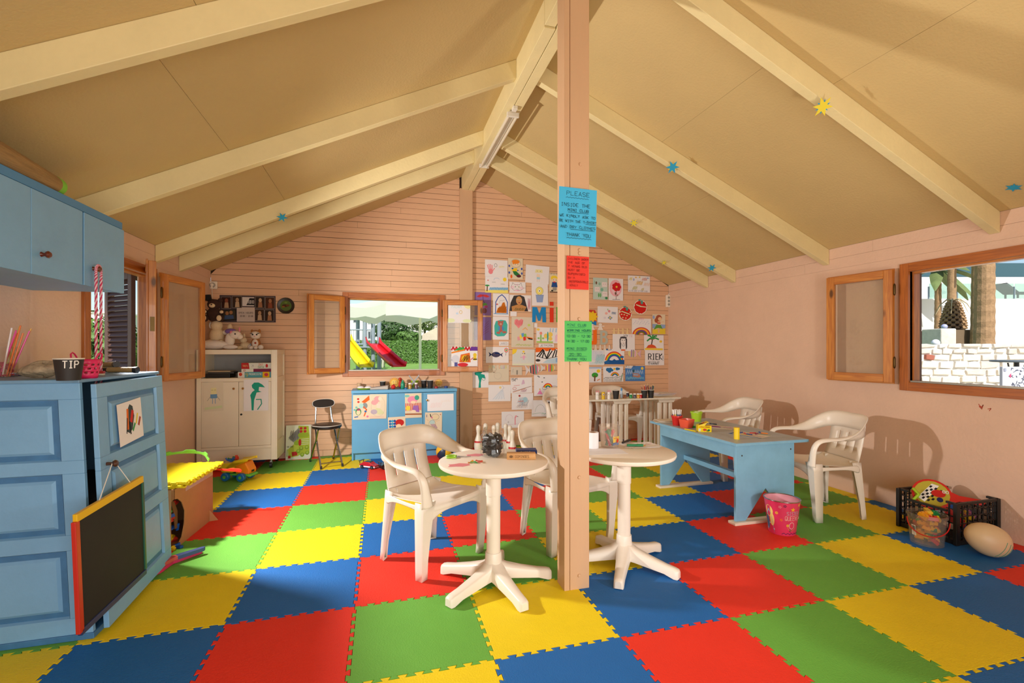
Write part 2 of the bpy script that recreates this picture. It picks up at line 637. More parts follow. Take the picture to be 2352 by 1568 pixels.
# ---------------------------------------------------------------- ceiling sheets, rafters, ridge
RAFT = [-1.25, -0.25, 1.00, 2.30, 3.62, 4.88, 5.39]
cb = MB()
for xa, xb in ((XL - 0.5, XA), (XA, XR + 0.5)):
 za_, zb_ = roof_z(xa), roof_z(xb)
 M = MXZ
 cb.prism([(xa, za_ + 0.02), (xb, zb_ + 0.02), (xb, zb_ + 0.09), (xa, za_ + 0.09)], YF - 0.15, YB + 0.35, M)
ceiling = tag(cb.build('ceiling', GAP), 'cream painted pitched ceiling of large sheets', kind='structure')
def roof_strip(mb, xa, xb, ya, yb, t0, t1):
 """slab following the slope between xa and xb; t0..t1 measured downwards from the roof plane"""
 mb.prism([(xa, roof_z(xa) - t1), (xb, roof_z(xb) - t1), (xb, roof_z(xb) - t0), (xa, roof_z(xa) - t0)], ya, yb, MXZ)
ys = [YF, -0.2, 1.05, 2.33, 3.65, 4.91, 5.42, YB]
for side in (0, 1):
 for k in range(len(ys) - 1):
  if side == 0:
   sp = [(XL, -1.0 + 0.12 * (k % 3)), (-1.0 + 0.12 * (k % 3), XA)]
  else:
   q = 2.35 + 0.35 * ((k * 2) % 3)
   sp = [(XA, q), (q, XR)]
  for a, b in sp:
   mb = MB(); roof_strip(mb, a + 0.0012, b - 0.0012, ys[k] + 0.0008, ys[k + 1] - 0.0008, -0.02, 0.0)
   mb.v = [p - ceiling.location for p in mb.v]
   mb.build('ceiling_sheet', CREAM, ceiling)
for y in RAFT:
 for side in (0, 1):
  mb = MB()
  if side == 0: roof_strip(mb, XL + 0.001, 1.035, y, y + 0.062, 0.0005, 0.135 * 1.1)
  else: roof_strip(mb, 1.20, XR - 0.001, y, y + 0.062, 0.0005, 0.135 * 1.1)
  o = mb.build('rafter', CREAM_W, bevel=0.003)
  o['kind'] = 'structure'
  o['label'] = 'cream painted rafter across the %s slope' % ('left' if side == 0 else 'right')
# ridge beam of two planks
rb = MB(); rb.box(1.035, 1.114, 2.95, YB - 0.002, 3.45, 3.66)
ridge = tag(rb.build('ridge_beam', CREAM_W, bevel=0.003), 'double plank ridge beam along the top of the ceiling', kind='structure')
rb = MB(); rb.box(1.119, 1.20, YF, YB - 0.002, 3.45, 3.66); rb.v = [p - ridge.location for p in rb.v]
rb.build('plank', CREAM_W, ridge, bevel=0.003)
rb = MB(); rb.box(1.035, 1.112, YF, 2.946, 3.462, 3.66); rb.v = [p - ridge.location for p in rb.v]
rb.build('plank', CREAM_W, ridge, bevel=0.003)
rb = MB(); rb.box(1.118, 1.172, YB - 0.05, YB - 0.002, 3.44, 3.47); rb.v = [p - ridge.location for p in rb.v]
rb.build('bearing_block', POSTM, ridge)

# ---------------------------------------------------------------- centre post
post = thing('trim_1', 'peach timber post standing in the middle of the room', None, (1.046, 2.495, 0), kind='structure')
mb = MB(); mb.box(-0.040, 0.076, -0.055, 0.055, -0.012, 3.46); mb.build('post_timber', POSTM, post, bevel=0.004)
mb = MB(); mb.box(-0.0735, -0.042, -0.055, 0.055, -0.012, 3.46); mb.build('post_timber', POSTM, post, bevel=0.003)
for zz in (2.02, 2.36, 1.883, 1.845 + 0.02, 1.50, 1.255, 0.62, 0.075):
 mb = MB(); mb.lathe([(0.0, 0.007), (0.008, 0.006), (0.011, 0.0)], 12, M=T(0.018 + random.uniform(-.004, .004), -0.055, zz) @ Rx(R(90)), cap=False)
 mb.build('bolt_head', POSTM, post, smooth=True)

# ---------------------------------------------------------------- windows
def member(parent, name, m_, a, b, bev=0.004, off=None):
 mb = MB(); mb.box(a[0], b[0], a[1], b[1], a[2], b[2])
 return mb.build(name, m_, parent, bevel=bev)
def sash(parent, w_, h_, st=0.062, d=0.036, catch=False, name='sash', rebate=True):
 """opened casement; hinge edge at x=0, leaf along +x, room face towards -y, bottom at z=0"""
 s_ = D.objects.new(name, None); COL.objects.link(s_); s_.parent = parent
 for a, b, mm in (((0, -d, 0), (st, 0, h_), PINE), ((w_ - st, -d, 0), (w_, 0, h_), PINE)):
  member(s_, 'stile', mm, a, b)
 for a, b in (((st, -d, 0), (w_ - st, 0, st)), ((st, -d, h_ - st), (w_ - st, 0, h_))):
  member(s_, 'rail', PINE_H, a, b)
 if rebate:
  for a, b in (((0.006, 0, -0.010), (w_ + 0.010, 0.013, 0.03)), ((0.006, 0, h_ - 0.03), (w_ + 0.010, 0.013, h_ + 0.010))):
   member(s_, 'rebate_strip', PINE_H, a, b, 0.002)
  member(s_, 'rebate_strip', PINE_D, (w_ - 0.03, 0, 0.03), (w_ + 0.010, 0.013, h_ - 0.03), 0.002)
 mb = MB(); mb.box(st - 0.008, w_ - st + 0.008, -d * 0.55, -d * 0.45, st - 0.008, h_ - st + 0.008)
 mb.build('pane', GLASS, s_)
 for zz in (0.17, h_ - 0.17):
  mb = MB(); mb.lathe([(0.002, -0.05), (0.006, -0.043), (0.0085, -0.03), (0.0085, 0.03), (0.006, 0.043), (0.002, 0.05)], 10, c=(-0.008, -d * 0.5, zz))
  mb.build('hinge', BRASS, s_, smooth=True)
 if catch:
  mb = MB(); mb.cbox((w_ - 0.025, -d - 0.003, h_ * 0.47), (0.028, 0.008, 0.085)); mb.cbox((w_ - 0.022, -d - 0.009, h_ * 0.47 + 0.02), (0.014, 0.01, 0.02))
  mb.build('catch_plate', BRASS, s_, bevel=0.002)
 return s_
def window(name, label, loc, rz, w_, h_, cw=0.07):
 """local: x along the wall, -y into the room, z up from the sill; opening 0..w_ x 0..h_"""
 o = thing(name, label, None, loc, rz, kind='structure')
 for a, b, n_, mm in (((-cw, -0.022, -cw), (0, 0.09, h_ + cw), 'casing', CAS), ((w_, -0.022, -cw), (w_ + cw, 0.09, h_ + cw), 'casing', CAS),
      ((0, -0.022, h_), (w_, 0.09, h_ + cw), 'casing', CAS_H), ((0, -0.024, -cw), (w_, 0.09, 0), 'casing', CAS_H)):
  member(o, n_, mm, a, b, 0.003)
 for a, b, mm in (((0, 0.02, 0), (0.016, 0.085, h_), PINE_D), ((w_ - 0.016, 0.02, 0), (w_, 0.085, h_), PINE_D), ((0.016, 0.02, h_ - 0.016), (w_ - 0.016, 0.085, h_), PINE_H), ((0.016, 0.02, 0), (w_ - 0.016, 0.085, 0.012), PINE_H)):
  member(o, 'stop_bead', mm, a, b, 0.002)
 mb = MB(); mb.box(0.0, w_, 0.0, 0.018, 0.001, 0.014); mb.build('sill_strip', mat('grey_aluminium', '#a9a596', 0.4, metal=0.6), o)
 return o
win1 = window('window_1', 'varnished pine window in the back wall, both casements swung open', (W1[0], YB, W1[2]), 0, W1[1] - W1[0], W1[3] - W1[2])
s1 = sash(win1, 0.43, 0.94); s1.location = (-0.05, -0.06, -0.015); s1.rotation_euler = (0, 0, R(180 + 20)); s1.scale = (1, -1, 1)
s1.rotation_euler = (0, 0, R(180 + 25))
s2 = sash(win1, 0.52, 0.93); s2.location = (W1[1] - W1[0] + 0.035, -0.075, -0.015); s2.rotation_euler = (0, 0, R(-5))
win2 = window('window_2', 'varnished pine window in the right wall with its casement folded back on the wall', (XR, W2[1], W2[2]), R(-90), W2[1] - W2[0], W2[3] - W2[2])
s3 = sash(win2, 0.555, 0.95, st=0.07); s3.location = (-0.085, -0.05, -0.01); s3.rotation_euler = (0, 0, R(180 + 7)); s3.scale = (1, -1, 1)
win3 = window('window_3', 'varnished pine window in the left wall beside the blue cupboard', (XL, W3[0], W3[2]), R(90), W3[1] - W3[0], W3[3] - W3[2])
s4 = sash(win3, 0.60, 0.95); s4.location = (W3[1] - W3[0] + 0.05, -0.05, -0.01); s4.rotation_euler = (0, 0, R(-13))
s5 = sash(win3, 0.50, 0.96, st=0.07, d=0.05); s5.location = (0.80, -0.02, -0.01); s5.rotation_euler = (0, 0, R(180 + 23)); s5.scale = (1, -1, 1)
mb = MB(); mb.box(0.5005, 0.506, -0.04, -0.012, 0.42, 0.53); mb.box(0.506, 0.512, -0.032, -0.02, 0.46, 0.49); mb.build('strike_plate', BRASS, s5)
# outside shutters of windows 2 and 3
SHUT = mat('brown_shutter', '#5b4038', 0.5, bump=0.1)
def shutter(parent, w_, h_, louvre=True):
 s_ = D.objects.new('shutter', None); COL.objects.link(s_); s_.parent = parent
 for a, b in (((0, 0, 0), (0.06, 0.035, h_)), ((w_ - 0.06, 0, 0), (w_, 0.035, h_)), ((0.06, 0, 0), (w_ - 0.06, 0.035, 0.07)), ((0.06, 0, h_ - 0.07), (w_ - 0.06, 0.035, h_))):
  member(s_, 'shutter_frame', SHUT, a, b, 0.003)
 n = int((h_ - 0.14) / 0.045)
 mb = MB(); mb.box(-(w_ - 0.12) / 2, (w_ - 0.12) / 2, -0.004, 0.004, -0.028, 0.028)
 me = mb.mesh('slat', SHUT)
 for k in range(n):
  q = D.objects.new('slat', me); COL.objects.link(q); q.parent = s_
  q.location = (w_ / 2, 0.018, 0.07 + (k + 0.5) * (h_ - 0.14) / n); q.rotation_euler = (R(38), 0, 0)
 return s_
h3 = shutter(win3, 0.47, 0.95); h3.location = (W3[1] - W3[0] + 0.02, 0.12, 0.0); h3.rotation_euler = (0, 0, R(47))
h2 = shutter(win2, 0.55, 0.95); h2.location = (0.0, 0.13, 0.0); h2.rotation_euler = (0, 0, R(127))

# ================================================================== CHAIRS, TABLES, CABINETS
PLASTIC = mat('white_plastic', '#ece0cf', 0.34, var=0.03, vscale=5, spec=0.5)
def spline(keys, n=5):
 """Catmull-Rom through tuples"""
 out = []
 K = [keys[0]] + list(keys) + [keys[-1]]
 for i in range(1, len(K) - 2):
  for s in range(n):
   t = s / n
   row = []
   for a, b, c_, d_ in zip(K[i - 1], K[i], K[i + 1], K[i + 2]):
    row.append(0.5 * (2 * b + (c_ - a) * t + (2 * a - 5 * b + 4 * c_ - d_) * t * t + (3 * b - a - 3 * c_ + d_) * t ** 3))
   out.append(tuple(row))
 out.append(tuple(keys[-1]))
 return out

def make_armchair():
 t = thing('plastic_armchair', 'x', 'chair')
 # seat with rolled front lip and skirts
 mb = MB()
 prof = [(-0.238, 0.385), (-0.247, 0.405), (-0.240, 0.425), (-0.20, 0.432), (-0.10, 0.424), (0.02, 0.412), (0.12, 0.408), (0.17, 0.418), (0.200, 0.445)]
 rows = []
 for k, (y, zz) in enumerate(prof):
  hw = 0.238 - 0.040 * (k / (len(prof) - 1))
  row = []
  for i in range(-5, 6):
   u = i / 5
   drop = 0.014 * (1 - u * u) if 2 < k < 8 else 0
   row.append((hw * u, y + 0.012 * u * u * (k < 3), zz - drop + (0.004 if abs(u) > 0.9 else 0)))
  rows.append(row)
 mb.grid(rows)
 # apron
 ring = []
 for i in range(-6, 7):
  u = i / 6
  ring.append((0.236 * u, -0.243 + 0.014 * u * u, 0.418, 0.378 - 0.07 * u ** 4))
 mb.grid([[(x, y, a) for x, y, a, b in ring], [(x, y + 0.002, (a + b) / 2) for x, y, a, b in ring], [(x * 0.99, y + 0.006, b) for x, y, a, b in ring]])
 for s in (-1, 1):
  ring = []
  for i in range(0, 9):
   u = i / 8
   v = 2 * u - 1
   ring.append((s * (0.240 - 0.034 * u), -0.225 + 0.42 * u, 0.425 - 0.012 * math.sin(u * 3.14), 0.388 - 0.045 * v ** 4))
  mb.grid([[(x, y, a) for x, y, a, b in ring], [(x + s * 0.004, y, b) for x, y, a, b in ring]])
 ring = [(0.2 * (i / 4), 0.205 + 0.004, 0.44, 0.385 - 0.03 * (i / 4) ** 4) for i in range(-4, 5)]
 mb.grid([[(x, y, a) for x, y, a, b in ring], [(x, y + 0.01, b) for x, y, a, b in ring]])
 mb.build('seat', PLASTIC, t, smooth=True, solid=0.005, sub=1, angle=60)
 # back panel with three slots
 ub = [-1, -0.75, -0.515, -0.465, -0.25, -0.025, 0.025, 0.25, 0.465, 0.515, 0.75, 1]
 zb = [0.430, 0.455, 0.485, 0.505, 0.515, 0.56, 0.61, 0.635, 0.645, 0.67, 0.70, 0.73]
 rows = []
 for zz in zb:
  f = (zz - 0.43) / 0.30
  hw = 0.168 + 0.02 * (1 - f) ** 2 + 0.012 * f
  row = []
  for u in ub:
   ins = -0.030 * u * u * (0.3 + 0.7 * f) + 0.0
   row.append((hw * u, 0.193 + 0.088 * f + 0.012 * math.sin(f * 3.14) + ins + 0.012, zz))
  rows.append(row)
 mb = MB(); mb.grid(rows, skip=lambda i, j: 3 <= i <= 7 and j in (2, 5, 8))
 mb.build('backrest', PLASTIC, t, smooth=True, solid=0.006, angle=60)
 for s in (-1, 1):
  keys = [(0, .284, .742, 0, .2, 1, .125), (.12, .276, .742, 0, .2, 1, .13), (.205, .247, .728, .05, .15, 1, .130), (.255, .18, .690, .25, .0, 1, .108),
    (.277, .09, .652, .7, 0, .8, .082), (.284, -.02, .632, 1, 0, .25, .062), (.284, -.13, .628, 1, 0, .02, .056),
    (.280, -.195, .616, 1, 0, 0, .054), (.272, -.226, .575, 1, 0, 0, .058), (.262, -.236, .50, 1, 0, 0, .070), (.252, -.240, .43, 1, 0, 0, .088)]
  S = Matrix.Diagonal((s, 1, 1, 1))
  if s == 1:
   left = [(-k[0], k[1], k[2], -k[3], k[4], k[5], k[6]) for k in keys[:0:-1]]
   left = [(k[0], k[1], k[2], k[3], k[4], k[5], k[6]) for k in left]
   a, m_, b = [], [], []
   seq = spline([(x, y, z_, abs(u) if x >= 0 else -abs(u), v, w_, q_) for x, y, z_, u, v, w_, q_ in left + keys], 4)
   for k in seq:
    up = Vector(k[3:6]).normalized()
    p = Vector(k[:3]); h = up * k[6] / 2
    a.append(p - h); m_.append(p); b.append(p + h)
   mid = []
   for i in range(len(m_)):
    tg = (m_[min(i + 1, len(m_) - 1)] - m_[max(i - 1, 0)]).normalized()
    mid.append(m_[i] + tg.cross(b[i] - a[i]).normalized() * (0.010 + 0.010 * min(1, abs(m_[i].x) / .28) ** 4))
   q = MB()
   q.grid([a, [(x * .5 + y * .5) + (z_ - w_) * .7 for x, y, z_, w_ in zip(a, m_, mid, m_)], mid, [(x * .5 + y * .5) + (z_ - w_) * .7 for x, y, z_, w_ in zip(b, m_, mid, m_)], b])
   q.build('arm_band', PLASTIC, t, smooth=True, solid=0.007, angle=70)
  # legs: tapering angle sections
  for front in (True, False):
   q = MB(); rr = [[], [], []]; r2 = [[], [], []]
   for k in range(9):
    f = k / 8
    zz = 0.455 * (1 - f)
    if front:
     xo = 0.290 - 0.022 * f + 0.0; yo = -0.246 + 0.040 * f; w_ = 0.094 - 0.046 * min(1, f * 1.3) ** 0.8; d_ = 0.070 - 0.022 * f; sg = 1
     if k == 0: xo -= 0.004
    else:
     zz = 0.44 * (1 - f)
     xo = 0.205 + 0.018 * f; yo = 0.205 + 0.030 * f; w_ = 0.075 - 0.034 * min(1, f * 1.3); d_ = 0.075 - 0.034 * min(1, f * 1.3); sg = -1
    rr[0].append((xo - w_, yo + sg * 0.004, zz)); rr[1].append((xo - 0.004, yo, zz)); r2[0].append((xo - 0.004, yo, zz)); r2[1].append((xo, yo + sg * d_, zz))
    rr[2].append((xo - w_ + 0.004, yo + sg * d_ * 0.55, zz))
   q.grid([rr[2], rr[0], rr[1], r2[1]], S)
   f_ = [rr[2][-1], rr[0][-1], rr[1][-1], r2[1][-1]]
   q.add([(a_[0], a_[1], 0.004) for a_ in f_], [(0, 1, 2, 3)], S)
   q.build('leg', PLASTIC, t, smooth=True, solid=0.005, angle=50)
 return t
chair0 = make_armchair()
CH = [((0.31, 3.064), (0.60, -0.80), 'white plastic armchair left of the centre post at the round table with the jar'),
 ((1.242, 3.117), (0.28, -0.96), 'white plastic armchair standing half hidden behind the centre post'),
 ((3.466, 3.093), (-0.98, 0.20), 'white plastic armchair by the right wall nearest the black crate'),
 ((3.56, 4.25), (-0.985, 0.17), 'white plastic armchair by the right wall, farther one at the blue desk'),
 ((3.12, 5.93), (0.05, -1.0), 'white plastic armchair behind the narrow white table near the room corner'),
 ((2.36, 5.86), (-0.20, -0.98), 'white plastic armchair behind the left end of the narrow white table')]
for k, ((x, y), d_, lb) in enumerate(CH):
 o = chair0 if k == 0 else copy_tree(chair0)
 o.location = (x, y, 0.0015)
 o.rotation_euler = (0, 0, math.atan2(d_[1], d_[0]) + math.pi / 2)
 o['label'] = lb
 o['group'] = 'white plastic armchairs'

def make_round_table():
 t = thing('round_table', 'x', 'table')
 mb = MB(); mb.lathe([(0.0, 0.672), (0.295, 0.672), (0.306, 0.677), (0.311, 0.688), (0.309, 0.698), (0.300, 0.702), (0.0, 0.702)], 48, cap=False)
 mb.build('tabletop', PLASTIC, t, smooth=True)
 mb = MB(); mb.lathe([(0.128, 0.671), (0.120, 0.662), (0.070, 0.630), (0.045, 0.615), (0.043, 0.60)], 24)
 mb.build('collar', PLASTIC, t, smooth=True)
 mb = MB(); mb.lathe([(0.0395, 0.13), (0.0395, 0.50), (0.0435, 0.502), (0.0435, 0.615)], 24)
 mb.build('column', PLASTIC, t, smooth=True)
 mb = MB(); mb.lathe([(0.062, 0.052), (0.055, 0.10), (0.048, 0.135), (0.0455, 0.178), (0.043, 0.182)], 24)
 mb.build('hub', PLASTIC, t, smooth=True)
 for k in range(5):
  a = 2 * math.pi * k / 5
  mb = MB()
  rows = []
  for r_, w_, z0, z1 in ((0.03, 0.050, 0.045, 0.135), (0.08, 0.042, 0.040, 0.108), (0.16, 0.036, 0.030, 0.086), (0.26, 0.030, 0.018, 0.064), (0.315, 0.029, 0.001, 0.056), (0.335, 0.026, 0.0, 0.050), (0.341, 0.018, 0.004, 0.042)):
   rows.append([(r_, -w_, z0), (r_, -w_ * .92, z1 * .8 + z0 * .2), (r_, -w_ * 0.6, z1), (r_, w_ * 0.6, z1), (r_, w_ * .92, z1 * .8 + z0 * .2), (r_, w_, z0)])
  mb.grid(rows, Rz(a), loop=True)
  n = len(rows[0]); q = len(rows) - 1
  mb.add([p for p in rows[-1]], [tuple(range(n))], Rz(a))
  mb.build('foot', PLASTIC, t, smooth=True, angle=50)
 return t
rt = make_round_table()
rt.location = (0.615, 2.628, 0.0015); rt.rotation_euler = (0, 0, R(-75))
rt['label'] = 'round white plastic pedestal table carrying the jar of black dominoes'
rt['group'] = 'round pedestal tables'
r2 = copy_tree(rt)
r2.location = (1.455, 2.655, 0.0015); r2.rotation_euler = (0, 0, R(-52))
r2['label'] = 'round white plastic pedestal table right of the centre post with pens on it'

# ---------------------------------------------------------------- blue desk
DBLUE = mat('blue_desk_paint', '#7fb3cf', 0.45, var=0.10, vscale=7, bump=0.08, bscale=30)
DTOP = mat('worn_grey_blue_top', '#a3aeb4', 0.4, var=0.12, vscale=6)
BARE = mat('bare_white_wood', '#e6d6bf', 0.55, var=0.06)
desk = thing('blue_desk', 'long blue painted wooden desk beside the right wall armchairs', 'desk', (2.90, 3.56, 0))
mb = MB(); mb.box(-0.325, 0.345, -0.575, 0.60, 0.605, 0.623); mb.build('desk_top', DTOP, desk, bevel=0.003)
for a, b in (((-0.331, -0.581, 0.600), (-0.325, 0.606, 0.621)), ((0.345, -0.581, 0.600), (0.351, 0.606, 0.621)), ((-0.325, -0.581, 0.600), (0.345, -0.575, 0.621)), ((-0.325, 0.60, 0.600), (0.345, 0.606, 0.621))):
 member(desk, 'edge_band', DBLUE, a, b, 0.002)
for y in (-0.545, 0.45):
 mb = MB()
 mb.prism([(-0.305, 0.022), (-0.215, 0.022), (-0.03, 0.255), (0.155, 0.022), (0.245, 0.022), (0.245, 0.600), (-0.305, 0.600)], y, y + 0.022, MXZ)
 p_ = mb.build('end_panel', DBLUE, desk, bevel=0.002)
 for xx, zz in ((-0.25, 0.52), (0.21, 0.545)):
  q = MB(); q.cyl((xx, y - 0.001, zz), (xx, y + 0.002, zz), 0.006, n=10); q.build('screw_hole', GAP, p_)
 mb = MB(); mb.box(-0.335, 0.262, y - 0.028, y + 0.05, 0.0, 0.021); mb.build('foot_rail', BARE, desk, bevel=0.003)
mb = MB(); mb.box(-0.305, -0.283, -0.523, 0.45, 0.505, 0.600); mb.build('apron', DBLUE, desk, bevel=0.002)
mb = MB(); mb.box(0.223, 0.245, -0.523, 0.45, 0.505, 0.600); mb.build('apron', DBLUE, desk, bevel=0.002)
mb = MB(); mb.box(-0.055, -0.005, -0.523, 0.45, 0.258, 0.300); mb.build('stretcher', DBLUE, desk, bevel=0.002)

# ---------------------------------------------------------------- narrow white table at the back
wt = thing('side_table', 'narrow white table along the back wall with paint pots on it', 'table', (3.0, 5.43, 0))
MF = mat('chipped_white_board', '#e4dccb', 0.55, var=0.12, vscale=14)
mb = MB(); mb.box(-0.68, 0.63, -0.26, 0.27, 0.708, 0.728); mb.build('tabletop', MF, wt, bevel=0.003)
for x in (-0.16, 0.46):
 rows = []
 mb = MB(); mb.prism([(-0.13, 0.0), (-0.10, -0.045), (0.10, -0.045), (0.13, 0.0)], -0.21, 0.22, T(x, 0, 0.7065) @ MXZ); mb.build('bracket', PLASTIC, wt, bevel=0.006)
 for k, dx in enumerate((-0.075, 0.0, 0.075)):
  for yy in (-0.16, 0.17):
   mb = MB(); mb.prism([(-0.024, -0.02), (0.024, -0.02), (0.024, 0.02), (-0.024, 0.02)], 0, 0.662, T(x + dx, yy, 0)); mb.build('leg', PLASTIC, wt, bevel=0.008)

# ---------------------------------------------------------------- white cabinet on castors, back left corner
WPAINT = mat('white_cabinet_paint', '#e9dcc4', 0.45, var=0.03, vscale=6)
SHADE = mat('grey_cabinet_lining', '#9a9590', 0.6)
wc = thing('white_cabinet', 'white two-door cabinet with an open shelf, standing in the back left corner', 'cabinet', (-1.49, 6.02, 0))
x0, x1, y0, y1 = -0.425, 0.355, -0.22, 0.22
for a, b, n_ in (((x0, y0, 0.10), (x0 + 0.045, y1, 1.325), 'side'), ((x1 - 0.05, y0, 0.10), (x1, y1, 1.325), 'side'), ((x0 + .045, y0, 1.275), (x1 - .05, y1, 1.325), 'top'),
   ((x0 + .045, y0, 0.975), (x1 - .05, y1, 1.015), 'shelf'), ((x0 + .045, y0, 0.235), (x1 - .05, y1, 0.265), 'shelf'), ((x0 + .045, y0 + 0.018, 0.10), (x1 - .05, y0 + 0.035, 0.235), 'plinth')):
 member(wc, n_, WPAINT, a, b, 0.003)
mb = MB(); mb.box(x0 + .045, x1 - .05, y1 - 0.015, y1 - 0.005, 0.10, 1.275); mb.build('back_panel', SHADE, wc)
xm = x0 + 0.045 + (x1 - 0.05 - x0 - 0.045) * 0.53
for a, b, kx in ((x0 + .047, xm - .002, xm - 0.045), (xm + .002, x1 - .052, xm + 0.045)):
 mb = MB(); mb.box(a, b, y0 + 0.002, y0 + 0.02, 0.267, 0.973); d_ = mb.build('door', WPAINT, wc, bevel=0.002)
 mb = MB(); mb.lathe([(0.006, 0), (0.006, 0.012), (0.011, 0.016), (0.012, 0.022), (0.006, 0.028), (0.0, 0.028)], 14, M=T(kx, y0 + 0.002, 0.90) @ Rx(R(90))); mb.build('knob', mat('brass_knob', '#b8894a', 0.3, metal=0.8), d_, smooth=True)
 if a > xm:
  mb = MB(); mb.cyl((xm + 0.025, y0 + 0.004, 0.615), (xm + 0.025, y0 - 0.002, 0.615), 0.011); mb.build('keyhole', mat('black_plastic', '#111110', 0.4), d_)
for zz, z2 in ((0.10, 0.30), (0.96, 1.02), (1.27, 1.325)):
 member(wc, 'side_rail', WPAINT, (x1, y0 + 0.05, zz), (x1 + 0.012, y1 - 0.05, z2), 0.002)
for yy in ((y0, y0 + 0.05), (y1 - 0.05, y1)):
 member(wc, 'side_stile', WPAINT, (x1, yy[0], 0.10), (x1 + 0.012, yy[1], 1.325), 0.002)
for sx in (-1, 1):
 for sy in (-1, 1):
  mb = MB(); mb.cyl(((sx * 0.33 - 0.035), sy * 0.16, 0.10), ((sx * 0.33 - 0.035), sy * 0.16, 0.06), 0.014); mb.box((sx * 0.33 - 0.035) - 0.014, (sx * 0.33 - 0.035) + 0.014, sy * 0.16 - 0.018, sy * 0.16 + 0.018, 0.04, 0.075)
  c_ = mb.build('castor', mat('steel', '#8d8d8d', 0.3, metal=0.9), wc, bevel=0.003)
  mb = MB(); mb.cyl(((sx * 0.33 - 0.035) - 0.012, sy * 0.16 - 0.01, 0.032), ((sx * 0.33 - 0.035) + 0.012, sy * 0.16 - 0.01, 0.032), 0.030, n=20); mb.build('wheel', mat('black_rubber', '#1c1b1a', 0.5), c_, smooth=True)

# ---------------------------------------------------------------- blue low cupboard under the back window
CBLUE = mat('blue_cupboard_paint', '#5fa3cb', 0.42, var=0.06, vscale=5, bump=0.05, bscale=25)
bc = thing('low_cupboard', 'low blue three-door cupboard under the back window with drawings stuck on it', 'cupboard', (0.288, 6.11, 0))
x0, x1, y0, y1 = -0.628, 0.628, -0.155, 0.165
for a, b, n_ in (((x0, y0, 0.0), (x0 + 0.02, y1, 0.80), 'side'), ((x1 - .02, y0, 0.0), (x1, y1, 0.80), 'side'), ((x0 - .004, y0 - 0.016, 0.800), (x1 + .004, y1, 0.838), 'top'),
   ((x0 + .02, y0 + .03, 0.0), (x1 - .02, y0 + .045, 0.085), 'plinth'), ((x0 + .02, y0 + 0.01, 0.085), (x1 - .02, y1, 0.10), 'bottom'), ((x0 + .02, y1 - .02, 0.10), (x1 - .02, y1 - .01, 0.80), 'back_panel')):
 member(bc, n_, CBLUE, a, b, 0.002)
xs = [x0 + 0.004, x0 + 0.424, x0 + 0.836, x1 - 0.004]
for k in range(3):
 mb = MB(); mb.box(xs[k] + 0.0015, xs[k + 1] - 0.0015, y0 - 0.014, y0 - 0.0005, 0.088, 0.794); d_ = mb.build('door', CBLUE, bc, bevel=0.002)
 if k == 2:
  mb = MB(); mb.lathe([(0.006, 0), (0.006, 0.012), (0.012, 0.016), (0.012, 0.022), (0.0, 0.028)], 14, M=T(xs[2] + 0.05, y0 - 0.014, 0.70) @ Rx(R(90))); mb.build('knob', mat('brass_knob'), d_, smooth=True)

# ---------------------------------------------------------------- near blue cupboard with open door (it has racked to the left)
NBLUE = mat('grey_blue_paint', '#78abd2', 0.42, var=0.07, vscale=5, bump=0.1, bscale=40)
NEDGE = mat('worn_blue_edge', '#3f76a4', 0.5, var=0.2, vscale=12)
SH = Matrix.Identity(4); SH[0][2] = -0.046          # lean of the old carcass
nc = thing('blue_cupboard', 'tall panelled blue cupboard at the left edge with its side door ajar', 'cupboard', (-1.28, 2.62, 0))
def panelled(mb, w_, h_, panels, th, st):
 """door in local x (0..w) z (0..h), face at y=0, thickness towards +y; raised panels framed by a bevelled recess"""
 xs_ = [0, st, w_ - st, w_]
 zs = [0]
 for a, b in panels: zs += [a, b]
 zs.append(h_)
 for k in range(0, len(zs) - 1):
  if k % 2 == 0:
   mb.box(0, w_, 0, th, zs[k], zs[k + 1])
  else:
   mb.box(0, st, 0, th, zs[k], zs[k + 1]); mb.box(w_ - st, w_, 0, th, zs[k], zs[k + 1])
def raised_panels(parent, w_, h_, panels, th, st, M, m1, m2, lastw=True):
 for a, b in panels:
  mb = MB()
  o1, o2, o3 = 0.0, 0.028, 0.040
  R0 = [(st, a), (w_ - st, a), (w_ - st, b), (st, b)]
  def ring(o, y): return [(st + o, y, a + o), (w_ - st - o, y, a + o), (w_ - st - o, y, b - o), (st + o, y, b - o)]
  r0, r1, r2_, r3 = ring(0, 0.0), ring(0.006, 0.013), ring(0.030, 0.011), ring(0.042, 0.002)
  mb.add(r0 + r1 + r2_ + r3, [(i + 4 * k, (i + 1) % 4 + 4 * k, (i + 1) % 4 + 4 * k + 4, i + 4 * k + 4) for k in range(3) for i in range(4)] + [(12, 13, 14, 15)], M)
  mb.mi = [0] * 4 + [1] * 4 + [0] * 5
  mb.build('raised_panel', [m1, m2], parent)
NH = 1.150
PAN = [(0.075, 0.385), (0.455, 0.735), (0.795, 1.075)]
Mf = SH @ T(-0.648, 0.0, 0.028)
mb = MB(); panelled(mb, 0.648, NH, PAN, 0.022, 0.085); mb.v = [Mf @ p for p in mb.v]
sd = mb.build('side_frame', NBLUE, nc, bevel=0.002)
raised_panels(sd, 0.648, NH, PAN, 0.022, 0.085, Mf, NBLUE, NEDGE)
